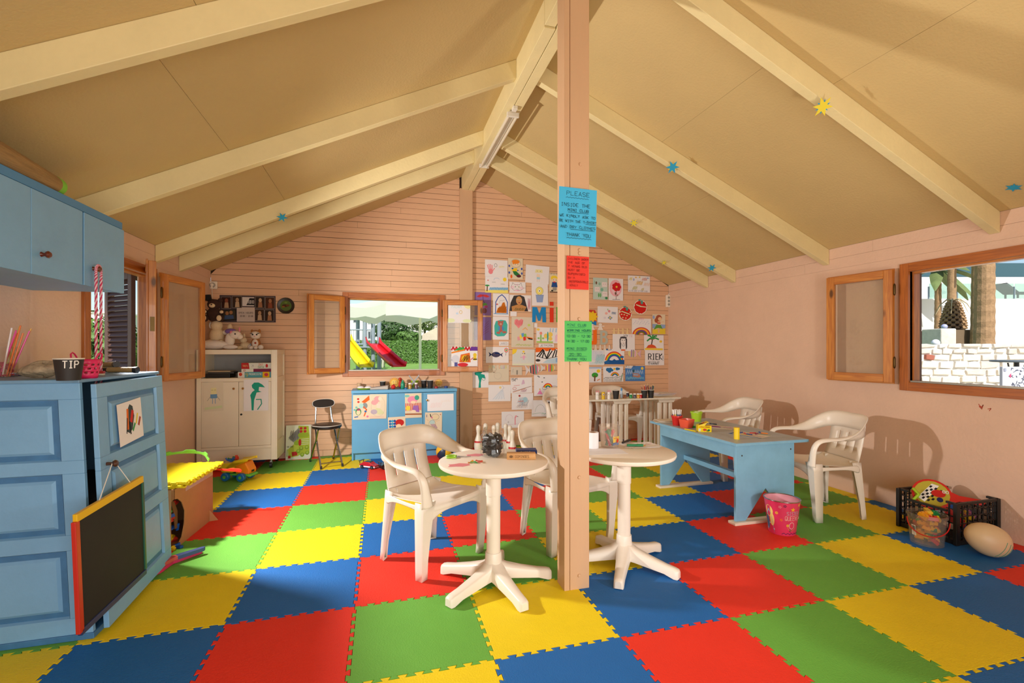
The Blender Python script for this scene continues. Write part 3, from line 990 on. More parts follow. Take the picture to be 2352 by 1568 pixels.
for a, b, n_ in (((-0.648, 0.76, 0.028), (-0.002, 0.78, NH + .028), 'side'), ((-0.648, 0.022, 0.028), (-0.63, 0.76, NH + .028), 'back_panel'), ((-0.63, 0.022, 0.05), (-0.02, 0.76, 0.07), 'bottom'), ((-0.63, 0.022, 0.6), (-0.02, 0.76, 0.618), 'shelf')):
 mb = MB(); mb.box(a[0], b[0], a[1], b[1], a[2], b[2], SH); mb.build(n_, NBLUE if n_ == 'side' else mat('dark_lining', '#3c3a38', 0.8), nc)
mb = MB(); mb.box(-0.65, 0.004, -0.004, 0.784, 0.0, 0.028, SH); mb.build('base_board', NEDGE, nc, bevel=0.003)
mb = MB(); mb.box(-0.65, 0.004, -0.010, 0.80, NH + 0.028, NH + 0.044, SH); mb.build('counter_top', mat('worn_blue_top', '#6f9abb', 0.4, var=0.12, vscale=10), nc, bevel=0.003)
# door hinged at the far corner, swung out a little at the near edge
DW = 0.765
Md = SH @ T(0.0, 0.784, 0.03) @ Rz(R(90 + 180 + 2.2)) @ T(0, 0, 0)
mb = MB()
# local: x from hinge to free edge, face towards +y after the turn
def flipY(M): return M @ Matrix.Diagonal((1, -1, 1, 1))
Mdd = flipY(Md) @ T(0, -0.024, 0)
panelled(mb, DW, NH - 0.01, PAN, 0.022, 0.095); mb.v = [Mdd @ p for p in mb.v]
dr = mb.build('door', NBLUE, nc, bevel=0.002)
raised_panels(dr, DW, NH - 0.01, PAN, 0.022, 0.095, Mdd, NBLUE, NEDGE)
Mk = Mdd @ T(DW - 0.055, 0, 0.755) @ Rx(R(90))
mb = MB(); mb.lathe([(0.008, 0.0), (0.007, 0.022), (0.015, 0.028), (0.017, 0.036), (0.012, 0.044), (0.0, 0.045)], 16, M=Mk); mb.build('knob', mat('dark_brown_knob', '#4a2a18', 0.3), dr, smooth=True)
NC_DOOR = nc.matrix_basis @ Mdd

# ---------------------------------------------------------------- wall cupboard above it
uc = thing('wall_cupboard', 'blue wall cupboard hung on the left wall above the counter', 'cupboard', (-1.70, 2.62, 1.67))
ya, yb = -0.9, 0.73
mb = MB(); mb.box(-0.228, 0.195, ya, yb, 0.0, 0.018); mb.build('bottom', NBLUE, uc)
mb = MB(); mb.box(-0.228, 0.195, yb - 0.018, yb, 0.018, 0.375); mb.build('side', NBLUE, uc)
mb = MB(); mb.box(-0.228, 0.212, ya, yb - 0.01, 0.375, 0.415); mb.build('top_board', mat('blue_top_edge', '#4584b4', 0.45), uc, bevel=0.002)
mb = MB(); mb.box(-0.228, -0.215, ya, yb - .018, 0.018, 0.375); mb.build('back_panel', NBLUE, uc)
cuts = [ya, -0.43, -0.05, 0.335, yb + 0.002]
for k in range(4):
 zb_ = 0.0
 mb = MB(); mb.box(0.197, 0.216, cuts[k] + 0.0015, cuts[k + 1] - 0.0015 - (0.012 if k == 2 else 0), zb_ - 0.005, 0.372); d_ = mb.build('door', NBLUE, uc, bevel=0.002)
 if k >= 2:
  ky = cuts[k] + (0.065 if k == 2 else 0.08)
  mb = MB(); mb.lathe([(0.012, 0.0), (0.0075, 0.008), (0.0075, 0.016), (0.0145, 0.020), (0.0165, 0.027), (0.011, 0.034), (0.0, 0.035)], 16, M=T(0.216, ky, 0.092) @ Ry(R(90))); mb.build('knob', mat('red_brown_knob', '#5e2512', 0.25), d_, smooth=True)

# ---------------------------------------------------------------- folding chair
CHROME = mat('chrome_tube', '#a7a7a3', 0.22, metal=1.0)
VINYL = mat('black_vinyl', '#16120f', 0.35, bump=0.1, bscale=20)
PIPING = mat('white_piping', '#d9d4c8', 0.5)
fc = thing('folding_chair', 'small black folding chair with chrome legs beside the blue cupboard', 'chair', (-0.61, 5.87, 0), 0)
fc.rotation_euler = (0, 0, math.atan2(-0.94, 0.33) + math.pi / 2)
mb = MB(); mb.lathe([(0.0, 0.415), (0.14, 0.415), (0.160, 0.425), (0.165, 0.44), (0.160, 0.458), (0.13, 0.466), (0.0, 0.468)], 32); se = mb.build('seat', VINYL, fc, smooth=True)
mb = MB(); mb.tube([(0.163 * math.cos(a * .2618), 0.163 * math.sin(a * .2618), 0.456) for a in range(24)], 0.0035, 6, closed=True); mb.build('piping', PIPING, se)
Mb = T(0, 0.175, 0.685) @ Rx(R(-12))
pts = []
for a in range(28):
 an = 2 * math.pi * a / 28
 cxx, czz = math.cos(an), math.sin(an)
 pts.append((0.125 * math.copysign(abs(cxx) ** 0.75, cxx), 0.05 * math.copysign(abs(czz) ** 0.8, czz)))
mb = MB(); mb.prism(pts, -0.018, 0.018, Mb @ MXZ); bk = mb.build('backrest', VINYL, fc, smooth=True, bevel=0.008)
mb = MB(); mb.tube([Mb @ Vector((x, -0.019, z_)) for x, z_ in pts], 0.003, 6, closed=True); mb.build('piping', PIPING, bk)
for s in (-1, 1):
 xx = 0.105 * s
 mb = MB(); mb.tube([(xx * .75, 0.178, 0.69), (xx * .85, 0.15, 0.52), (xx, 0.10, 0.42), (xx * 1.05, 0.0, 0.26), (xx * 1.1, -0.16, 0.10), (xx * 1.1, -0.23, 0.012)], 0.010, 8); mb.build('leg', CHROME, fc, smooth=True)
 mb = MB(); mb.tube([(xx * 1.12, -0.10, 0.42), (xx * 1.15, 0.0, 0.27), (xx * 1.2, 0.14, 0.12), (xx * 1.25, 0.23, 0.012)], 0.010, 8); mb.build('leg', CHROME, fc, smooth=True)
 for yy, k in ((-0.231, 1.1), (0.231, 1.25)):
  mb = MB(); mb.cyl((xx * k, yy, 0.001), (xx * k, yy * 0.97, 0.035), 0.0125, n=10); mb.build('rubber_foot', mat('black_rubber'), fc, smooth=True)
mb = MB(); mb.cyl((-0.115, -0.20, 0.055), (0.115, -0.20, 0.055), 0.008, n=8); mb.build('crossbar', CHROME, fc, smooth=True)

# ================================================================== PAPER, INK AND LETTERING
GLY = {'A': '00 26 40|12 32', 'B': '00 06 36 45 44 33 03|33 42 41 30 00', 'C': '45 36 16 05 01 10 30 41', 'D': '00 06 26 44 42 20 00', 'E': '40 00 06 46|03 33',
 'F': '00 06 46|03 33', 'G': '45 36 16 05 01 10 30 41 43 23', 'H': '00 06|40 46|03 43', 'I': '10 30|20 26|16 36', 'i': '20 24|25 26', 'J': '46 41 30 10 01', 'K': '00 06|46 03 40',
 'L': '06 00 40', 'M': '00 06 23 46 40', 'N': '00 06 40 46', 'O': '16 05 01 10 30 41 45 36 16', 'P': '00 06 36 45 44 33 03', 'Q': '16 05 01 10 30 41 45 36 16|22 40',
 'R': '00 06 36 45 44 33 03|23 40', 'S': '45 36 16 05 04 13 33 42 41 30 10 01', 'T': '06 46|26 20', 'U': '06 01 10 30 41 46', 'V': '06 20 46', 'W': '06 10 23 30 46',
 'X': '00 46|06 40', 'Y': '06 23 46|23 20', 'Z': '06 46 00 40', '0': '16 05 01 10 30 41 45 36 16', '1': '15 26 20', '2': '05 16 36 45 44 00 40',
 '3': '05 16 36 45 44 33 13|33 42 41 30 10 01', '4': '30 36 02 42', '5': '46 06 03 33 42 41 30 00', '6': '45 36 16 05 01 10 30 41 42 33 03', '7': '06 46 10',
 '8': '13 04 05 16 36 45 44 33 13 02 01 10 30 41 42 33', '9': '43 13 04 05 16 36 45 41 30 10', ':': '24 25|21 22', '-': '03 43', '!': '26 22|20 21', '.': '20 21', '/': '00 46', ' ': ''}
class Art:
 """flat print on a sheet, in sheet fractions (0..1, y up)"""
 def __init__(self, w_, h_):
  self.w, self.h, self.mb, self.k = w_, h_, MB(), 0
 def P(self, u, v): return ((u - .5) * self.w, (v - 1) * self.h, 0.0003 + self.k * 0.00009)
 def p(self, pts, c):
  self.k += 1; self.mb.c = lin(c)
  self.mb.add([self.P(*q) for q in pts], [tuple(range(len(pts)))])
  return self
 def e(self, cx, cy, rx, ry, c, n=18, a0=0, a1=360):
  full = a1 - a0 >= 359
  pts = [(cx + rx * math.cos(R(a0 + (a1 - a0) * i / (n if full else n - 1))), cy + ry * math.sin(R(a0 + (a1 - a0) * i / (n if full else n - 1)))) for i in range(n)]
  return self.p(pts, c)
 def l(self, pts, wd, c):
  self.k += 1; self.mb.c = lin(c)
  Q = [Vector(self.P(*q)) for q in pts]
  r_ = wd * self.w / 2
  for a, b in zip(Q, Q[1:]):
   d_ = b - a
   if d_.length < 1e-7: continue
   d_.normalize(); n_ = Vector((-d_.y, d_.x, 0)) * r_; x_ = d_ * r_ * 0.5
   self.mb.add([a - n_ - x_, b - n_ + x_, b + n_ + x_, a + n_ - x_], [(0, 1, 2, 3)])
  return self
 def o(self, cx, cy, rx, ry, wd, c, a0=0, a1=360, n=20):
  return self.l([(cx + rx * math.cos(R(a0 + (a1 - a0) * i / n)), cy + ry * math.sin(R(a0 + (a1 - a0) * i / n))) for i in range(n + 1)], wd, c)
 def s(self, x0, y0, x1, y1, n, wd, c, slant=0.3):
  pts = []
  for i in range(n + 1):
   f = i / n
   x = x0 + (x1 - x0) * f
   pts.append((x + slant * (y1 - y0) * (i % 2) + random.uniform(-.01, .01), (y1 if i % 2 else y0) + random.uniform(-.02, .02)))
  return self.l(pts, wd, c)
 def rb(self, cx, cy, r0, r1, cols, a0=0, a1=180, asp=None):
  k = asp or self.w / self.h
  n = len(cols)
  for i, c in enumerate(cols):
   ra = r1 - (r1 - r0) * i / n; rb_ = r1 - (r1 - r0) * (i + 1) / n
   A = [(cx + ra * math.cos(R(a0 + (a1 - a0) * j / 16)), cy + ra * k * math.sin(R(a0 + (a1 - a0) * j / 16))) for j in range(17)]
   B = [(cx + rb_ * math.cos(R(a0 + (a1 - a0) * j / 16)), cy + rb_ * k * math.sin(R(a0 + (a1 - a0) * j / 16))) for j in range(17)]
   self.k += 1; self.mb.c = lin(c)
   vs = [self.P(*q) for q in A + B]
   self.mb.add(vs, [(j + 17, j + 18, j + 1, j)[::-1] for j in range(16)])
  return self
 def st(self, cx, cy, r0, r1, n, c, rot=90):
  k = self.w / self.h
  return self.p([(cx + (r1 if i % 2 == 0 else r0) * math.cos(R(rot + 180 * i / n)), cy + (r1 if i % 2 == 0 else r0) * k * math.sin(R(rot + 180 * i / n))) for i in range(2 * n)], c)
 def t(self, txt, x, y, sx, c, wd=0.012, sy=None, jit=0.0):
  """hand lettering; sx = cell width as a fraction of the sheet width"""
  sy = sy or sx * 1.45 * self.w / self.h
  for ch in txt:
   dy = random.uniform(-jit, jit) * sy
   for st_ in GLY.get(ch, GLY.get(ch.upper(), '')).split('|'):
    if st_:
     self.l([(x + int(q[0]) / 4 * sx * .72, y + dy + int(q[1]) / 6 * sy) for q in st_.split()], wd, c)
   x += sx
  return self
 def wavy(self, x0, x1, y, c, wd=0.012, amp=0.008, n=12):
  return self.l([(x0 + (x1 - x0) * i / (n * 2), y + amp * (1 if i % 2 else -1)) for i in range(n * 2 + 1)], wd, c)
WHITE_P = mat('white_paper', '#e9e5e6', 0.7, spec=0.25)
CREAM_P = mat('cream_paper', '#dfcfb2', 0.7, spec=0.25)
PAPERM = {}
def paper_mat(c):
 return {'w': WHITE_P, 'c': CREAM_P}.get(c) or PAPERM.setdefault(c, mat('paper_' + c.lstrip('#'), c, 0.7, spec=0.25))
NW = (Vector((1, 0, 0)), Vector((0, 0, 1)), Vector((0, -1, 0)))
def sheet_at(name, label, cat, top, w_, h_, axes, col, art=None, tilt=0, lift=1.2, group=None, off=0.003):
 """a sheet of paper hanging from the middle of its top edge"""
 mb = MB(); mb.box(-w_ / 2, w_ / 2, -h_, 0, 0, 0.00025)
 o = mb.build(name, paper_mat(col), origin=(0, 0, 0))
 tag(o, label, cat, group)
 if art:
  a = Art(w_, h_); art(a)
  a.mb.build('artwork', INK, o)
 o.matrix_world = frame_matrix(Vector(top) + axes[2] * off, *axes) @ Rz(R(tilt)) @ Rx(R(-lift))
 return o
def wall_sheet(label, rect, col, art=None, tilt=0, Y=YB, lift=1.2, off=0.003, group='drawings taped to the back wall', name='drawing', cat='drawing'):
 x0, y0, x1, y1 = rect
 cx, cy = (x0 + x1) / 2, (y0 + y1) / 2
 w_ = (onY(x1, cy, Y) - onY(x0, cy, Y)).length
 h_ = (onY(cx, y1, Y) - onY(cx, y0, Y)).length
 return sheet_at(name, label, cat, onY(cx, y0, Y), w_, h_, NW, col, art, tilt - 0.4, lift, group, off)
RAINBOW = ['#d92b2b', '#f07f1a', '#f4d21e', '#37a348', '#2563b8', '#5a3a96']

# --- left of the post, top to bottom
def d_hand(a):
 a.e(.25, .30, .10, .16, '#e8868c'); [a.l([(.17 + .05 * k, .42), (.10 + .07 * k, .66 + .08 * (1 - abs(k - 1.5) / 2))], .035, '#e8868c') for k in range(4)]; a.l([(.33, .33), (.42, .5)], .035, '#e8868c')
 a.o(.47, .68, .06, .10, .012, '#555555'); a.t('HAPPY', .62, .55, .05, '#ece08a', .01)
def d_beach(a):
 a.p([(0, 0), (1, 0), (1, .22), (0, .15)], '#efdf72'); a.p([(.15, .16), (1, .21), (1, .36), (.2, .32)], '#8fbfe2'); a.s(.2, .18, 1, .34, 22, .012, '#5d9fd6', 0)
 a.l([(.08, .1), (.09, .42)], .045, '#6b3a22'); a.e(.09, .44, .10, .05, '#3d9a4c'); a.e(.85, .85, .08, .12, '#f3d436')
 a.o(.5, .82, .12, .10, .012, '#9cc3ea', 20, 200); a.l([(.3, .65), (.45, .66)], .012, '#666666'); a.l([(.68, .56), (.85, .55)], .012, '#666666'); a.e(.12, .76, .03, .03, '#e44a3a')
def d_boy(a):
 a.e(.55, .74, .22, .14, '#ecd3b0'); a.e(.52, .83, .26, .10, '#ec8a2a'); a.e(.36, .76, .06, .06, '#ec8a2a'); a.o(.52, .75, .33, .20, .012, '#554433')
 a.p([(.25, .52), (.62, .52), (.58, .38), (.3, .38)], '#f0c51f'); a.l([(.26, .44), (.66, .42)], .07, '#f0c51f'); a.e(.30, .50, .07, .04, '#2b63b0'); a.e(.66, .42, .05, .03, '#2b63b0')
 a.p([(.3, .38), (.55, .38), (.8, .22), (.6, .12), (.4, .22)], '#2c7a3c'); a.e(.72, .15, .16, .07, '#5d2430'); a.e(.22, .12, .07, .09, '#e8641f')
 for x, y in ((.08, .62), (.92, .5), (.08, .30), (.93, .28)): a.e(x, y, .06, .06, '#4b5fae')
 a.e(.48, .71, .02, .02, '#222222'); a.e(.66, .71, .02, .02, '#222222')
def d_faint(a):
 a.p([(.40, .60), (.72, .62), (.70, .80), (.42, .78)], '#e9dfa0'); a.p([(.47, .35), (.62, .35), (.6, .52), (.48, .52)], '#f0d8bd'); a.p([(.48, .24), (.62, .24), (.62, .36), (.48, .36)], '#a9d2e4')
 a.e(.49, .69, .012, .02, '#555555'); a.e(.62, .69, .012, .02, '#555555'); a.l([(.5, .1), (.51, .24)], .012, '#e0b890'); a.l([(.59, .1), (.58, .24)], .012, '#e0b890')
def d_cat(a):
 a.l([(.15, .70), (.2, .92), (.33, .75), (.62, .75), (.72, .93), (.76, .68), (.86, .45), (.7, .25), (.25, .25), (.1, .5), (.15, .70)], .014, '#333333')
 for x, y in ((.08, .55), (.1, .42), (.62, .5), (.66, .38), (.3, .22), (.45, .2)): a.l([(x, y), (x + .2, y + .03)], .03, '#ee9fc0')
 a.l([(.38, .66), (.36, .8)], .02, '#ee9fc0'); a.l([(.5, .66), (.5, .82)], .02, '#ee9fc0')
 a.e(.36, .56, .04, .05, '#8fa37a'); a.e(.58, .56, .04, .05, '#8fa37a'); a.o(.44, .38, .05, .05, .01, '#333333', 180, 360); a.o(.53, .38, .05, .05, .01, '#333333', 180, 360); a.l([(.86, .45), (1, .48)], .01, '#333333')
def d_blond(a):
 a.e(.5, .76, .36, .13, '#f2d33a'); a.e(.55, .67, .26, .09, '#ecd3b0'); a.e(.42, .66, .03, .02, '#222222'); a.e(.7, .66, .03, .02, '#222222')
 a.p([(.3, .55), (.75, .55), (.85, .28), (.2, .28)], '#2a4f8f'); a.e(.52, .55, .14, .03, '#d9332a'); a.e(.55, .2, .22, .10, '#9a948a'); a.p([(.05, .05), (1, .05), (1, .0), (.05, 0)], '#5d3a28'); a.e(.3, .1, .12, .04, '#222222')
 a.t('LA LI SI', .1, .95, .1, '#444444', .015)
def d_umbrella(a):
 a.p([(.1, .8), (.3, .9), (.72, .9), (.92, .82), (.75, .78), (.5, .82), (.28, .77)], '#c8393a'); a.l([(.5, .9), (.52, .6), (.6, .56)], .03, '#5b3a6a'); a.e(.62, .46, .14, .08, '#64a34e'); a.e(.68, .38, .12, .06, '#b04a84'); a.e(.6, .2, .14, .12, '#7a4a48')
def d_purple(a):
 for k in range(5): a.l([(.45 + .05 * k, .2 + .12 * k), (.85, .4 + .11 * k)], .03, '#8a5a8e')
def d_arch(a):
 a.l([(.16, .12), (.18, .62), (.34, .84), (.56, .95), (.76, .82), (.9, .62), (.88, .12)], .05, '#2f55ac'); a.p([(.05, .12), (.95, .12), (.95, .09), (.05, .09)], '#4f9ad0')
 a.p([(.2, .14), (.84, .14), (.85, .3), (.72, .62), (.6, .6), (.5, .42), (.3, .36)], '#c9711f'); a.s(.28, .16, .8, .45, 14, .02, '#a4560f'); a.e(.26, .52, .05, .03, '#c8302c'); a.l([(.35, .5), (.45, .7), (.6, .68), (.72, .74)], .012, '#888888')
def d_woman(a):
 a.p([(.0, 0), (.05, .5), (.2, .95), (.5, 1), (.68, .9), (.78, .4), (.86, 0)], '#3f3a3a'); a.p([(.3, .0), (.68, 0), (.78, .28), (.55, .40), (.36, .40), (.1, .28), (.12, 0)], '#c08a52'); a.e(.44, .66, .14, .26, '#cb9660')
 a.e(.38, .72, .035, .03, '#ffffff'); a.e(.52, .72, .035, .03, '#ffffff'); a.e(.38, .72, .018, .025, '#222222'); a.e(.52, .72, .018, .025, '#222222'); a.e(.45, .52, .05, .03, '#a23c3a'); a.s(.22, .04, .66, .2, 12, .014, '#4a5a38')
 a.s(.84, .1, .97, .8, 8, .01, '#c86a80', 0)
def d_pot(a):
 a.p([(.30, .15), (.66, .15), (.74, .48), (.24, .48)], '#8fa4cf'); a.e(.48, .66, .23, .18, '#efe07a'); a.e(.48, .66, .08, .06, '#ffffff'); a.e(.48, .66, .035, .03, '#222222'); a.o(.48, .66, .23, .18, .012, '#777777'); a.l([(.24, .48), (.74, .48)], .014, '#5570a4')
def d_tag(txt):
 return lambda a: a.t(txt, .08, .25, .86 / max(1, len(txt)), '#8a8a90', .02, .5)
def d_bear(a):
 a.p([(.12, .22), (.3, .14), (.72, .16), (.9, .3), (.92, .66), (.8, .84), (.5, .86), (.2, .8), (.1, .6)], '#48b3a8'); a.e(.48, .70, .17, .11, '#b5675a'); a.e(.36, .79, .06, .04, '#b5675a'); a.e(.62, .79, .06, .04, '#b5675a')
 a.e(.5, .48, .15, .15, '#b5675a'); a.e(.36, .30, .13, .05, '#b5675a'); a.e(.72, .33, .14, .05, '#b5675a'); a.p([(.36, .58), (.46, .58), (.44, .40), (.34, .42)], '#4f8fc8'); a.p([(.56, .58), (.68, .55), (.7, .40), (.58, .42)], '#4f8fc8'); a.e(.5, .68, .07, .05, '#d09a88'); a.e(.44, .73, .015, .01, '#222222'); a.e(.56, .73, .015, .01, '#222222')
def d_heart(a):
 a.p([(.32, .62), (.12, .78), (.14, .90), (.24, .93), (.33, .88), (.44, .94), (.52, .90), (.50, .78)], '#ec8d92'); a.s(.16, .72, .48, .9, 14, .012, '#dd6a74'); a.e(.78, .74, .06, .04, '#c6d86e'); a.l([(.5, .58), (.62, .65), (.72, .58)], .03, '#f0ae5c')
 for x, y, c in ((.28, .30, '#e6a0a8'), (.38, .36, '#f1d84b'), (.46, .42, '#6aa0d6'), (.56, .40, '#8ac35a'), (.54, .30, '#e23c2a')): a.p([(x, y - .08), (x + .12, y - .06), (x + .10, y + .06), (x - .02, y + .04)], c)
 a.p([(.66, .36), (.95, .32), (.96, .28), (.70, .30)], '#e8742a'); a.p([(.74, .32), (.95, .29), (.95, .25), (.76, .27)], '#2a2420'); a.s(.2, .06, .9, .1, 24, .014, '#b8cc62', 0)
def d_flowers(a):
 a.l([(.03, .06), (.72, .06)], .07, '#a9cf6a'); a.l([(.2, .08), (.2, .5)], .07, '#94c26a'); a.e(.2, .62, .06, .1, '#ee8f7e'); a.e(.1, .3, .05, .06, '#94c26a'); a.e(.3, .3, .05, .06, '#94c26a')
 a.e(.42, .45, .09, .16, '#f0cf62'); a.e(.62, .55, .1, .16, '#f0cf62'); a.e(.62, .28, .09, .13, '#f0cf62'); a.e(.5, .42, .035, .32, '#4aa79c'); a.e(.08, .86, .07, .08, '#f0cf62'); [a.l([(x, .72), (x + .02, .95)], .03, '#8fbfe2') for x in (.6, .72, .86)]
 a.p([(.82, .1), (.98, .1), (.97, .5), (.9, .58), (.83, .48)], '#efc6da')
def d_candyfish(a):
 a.e(.44, .52, .19, .17, '#25305f'); a.p([(.27, .52), (.12, .68), (.16, .52), (.12, .38)], '#25305f'); a.p([(.6, .52), (.76, .64), (.70, .52), (.74, .36)], '#25305f')
 for k in range(12): a.e(.32 + .06 * (k % 5), .42 + .09 * (k // 5), .014, .02, '#b08a5a')
 a.e(.89, .80, .085, .14, '#e0564a'); a.e(.89, .80, .055, .09, '#f4ead2'); a.e(.89, .80, .035, .06, '#5aa85a'); a.l([(.88, .66), (.86, .46)], .012, '#555555')
def d_child(a):
 a.e(0, 1, .2, .32, '#f2cf3a', 14, 270, 360); a.e(.5, .68, .09, .14, '#f3dcc0'); a.e(.5, .86, .05, .06, '#f2cf3a'); a.l([(.36, .5), (.62, .52)], .03, '#ee9ac0'); a.p([(.46, .62), (.56, .62), (.54, .36), (.48, .36)], '#ee9ac0')
 a.e(.46, .74, .025, .03, '#222222'); a.e(.55, .74, .025, .03, '#222222'); a.s(.02, .2, .98, .8, 26, .006, '#bfe0e6', .05); a.l([(.02, .06), (.98, .08)], .04, '#dfe2b8'); a.p([(0, .68), (.16, .84), (.2, 1), (0, 1)], '#f2cf3a')
def d_mountain(a):
 a.p([(0, .7), (1, .88), (1, 1), (0, 1)], '#ee6a22'); a.p([(0, .45), (.32, .92), (.5, .7), (.62, .95), (.74, .75), (.86, .96), (1, .8), (1, .45), (.5, .28)], '#ece6e2')
 for x0, y0, x1, y1 in ((.05, .45, .3, .88), (.15, .42, .34, .85), (.28, .36, .36, .8), (.45, .32, .62, .92), (.5, .34, .7, .8), (.72, .42, .84, .9), (.85, .44, .9, .85), (.3, .9, .44, .4)): a.l([(x0, y0), (x1, y1)], .045, '#1e1a1a')
 a.l([(0, .48), (.46, .30), (1, .48)], .02, '#1e1a1a'); a.e(.1, .2, .10, .08, '#3a3432'); a.p([(.3, .05), (1, .0), (1, .42), (.5, .26)], '#bcd4e2'); a.p([(.86, .1), (1, .08), (1, .4), (.86, .34)], '#8fb4dc')
def d_mini(a):
 for k, (ch, c) in enumerate(zip('MINI CLUB', ['#e6c77a', '#d8bf8a', '#9fb5a0', '#d8a07a', '#fff', '#f0a77a', '#8fc7d0', '#b0a0d8', '#d8d07a'])):
  if ch != ' ': a.t(ch, .02 + .098 * k, .80, .105, c, .018, .17)
 a.e(.28, .60, .07, .08, '#cdb9a0'); a.l([(.2, .66), (.14, .78)], .012, '#9a8570'); a.l([(.34, .66), (.4, .78)], .012, '#9a8570'); a.e(.26, .56, .03, .02, '#4a3a30'); a.o(.45, .35, .18, .2, .008, '#b5aca0')
def d_tealtree(a):
 a.p([(.42, .0), (.56, 0), (.55, .3), (.62, .62), (.8, .55), (.78, .8), (.55, .86), (.66, .98), (.5, 1), (.2, .95), (.22, .8), (.38, .74), (.46, .4)], '#1f9a86'); a.o(.72, .58, .1, .13, .02, '#1f9a86'); a.l([(.55, .98), (.82, 1.0)], .02, '#2c5a4a')
def d_dress(a):
 a.p([(.2, .12), (.56, .68), (.66, .7), (.72, .14)], '#dfe3ea'); [a.l([(.2 + .13 * k, .12), (.58 + .02 * k, .68)], .007, '#9fb2c8') for k in range(5)]; a.e(.53, .84, .05, .07, '#ead48a'); a.l([(.62, .7), (.7, .82), (.62, .94)], .012, '#a0aab8')
def d_people(a):
 a.t('DREAMS', .04, .88, .05, '#444444', .008); a.t('COME', .06, .78, .05, '#444444', .008); a.l([(.1, .1), (.95, .42)], .02, '#a08070'); a.o(.18, .3, .08, .08, .015, '#d86a6a'); a.l([(.15, .48), (.42, .52)], .015, '#d86a6a')
 a.p([(.5, .55), (.66, .6), (.62, .85), (.56, .85)], '#d9b8d0'); a.s(.45, .05, .7, .25, 12, .008, '#c08aa0'); a.l([(.1, .05), (.7, .3)], .015, '#e09060')
def d_group(a):
 a.e(.36, .84, .05, .06, '#a8403a'); a.s(.25, .4, .6, .75, 16, .010, '#8fb0c8'); a.s(.3, .2, .7, .6, 14, .010, '#7a8a9a'); a.e(.62, .6, .12, .16, '#a9cbd8'); a.l([(.3, .5), (.55, .52)], .025, '#d87a6a'); a.s(.2, .1, .7, .3, 14, .008, '#b09080'); a.l([(.45, .1), (.5, .4)], .012, '#5a9ac0')
def d_rainbow1(a):
 a.rb(.55, .36, .06, .19, RAINBOW[:5], 10, 170); a.o(.42, .38, .10, .08, .01, '#555555'); a.o(.8, .36, .15, .10, .01, '#555555', -30, 160); a.e(.97, .78, .05, .06, '#f3d436'); a.p([(.12, .08), (.34, .08), (.24, .3)], '#ee8fc4'); a.e(.23, .32, .03, .03, '#d8b060')
 for x, y in ((.16, .94), (.2, .9), (.4, .86), (.32, .66)): a.e(x, y, .03, .02, '#444444');
 a.e(.55, .3, .04, .05, '#8a6ab8')
def d_hill(a):
 a.o(.42, .3, .24, .42, .01, '#8aa08c', 0, 180); a.l([(.02, .15), (.4, .22), (.95, .14)], .012, '#6fae8c'); a.e(.84, .86, .035, .06, '#2a2018'); a.l([(.5, .1), (.55, .24), (.62, .12), (.7, .22)], .012, '#8fc0a4')
def d_flamingo(a):
 a.o(.34, .55, .16, .26, .01, '#d9b6cc', 0, 200); a.l([(.6, .2), (.6, .62), (.66, .7)], .05, '#eba0aa'); a.e(.64, .7, .05, .05, '#eba0aa'); a.p([(.68, .72), (.76, .66), (.7, .66)], '#555555'); a.l([(.1, .2), (.9, .24)], .01, '#d8a8c0'); a.e(.3, .36, .03, .07, '#c9c4c8')
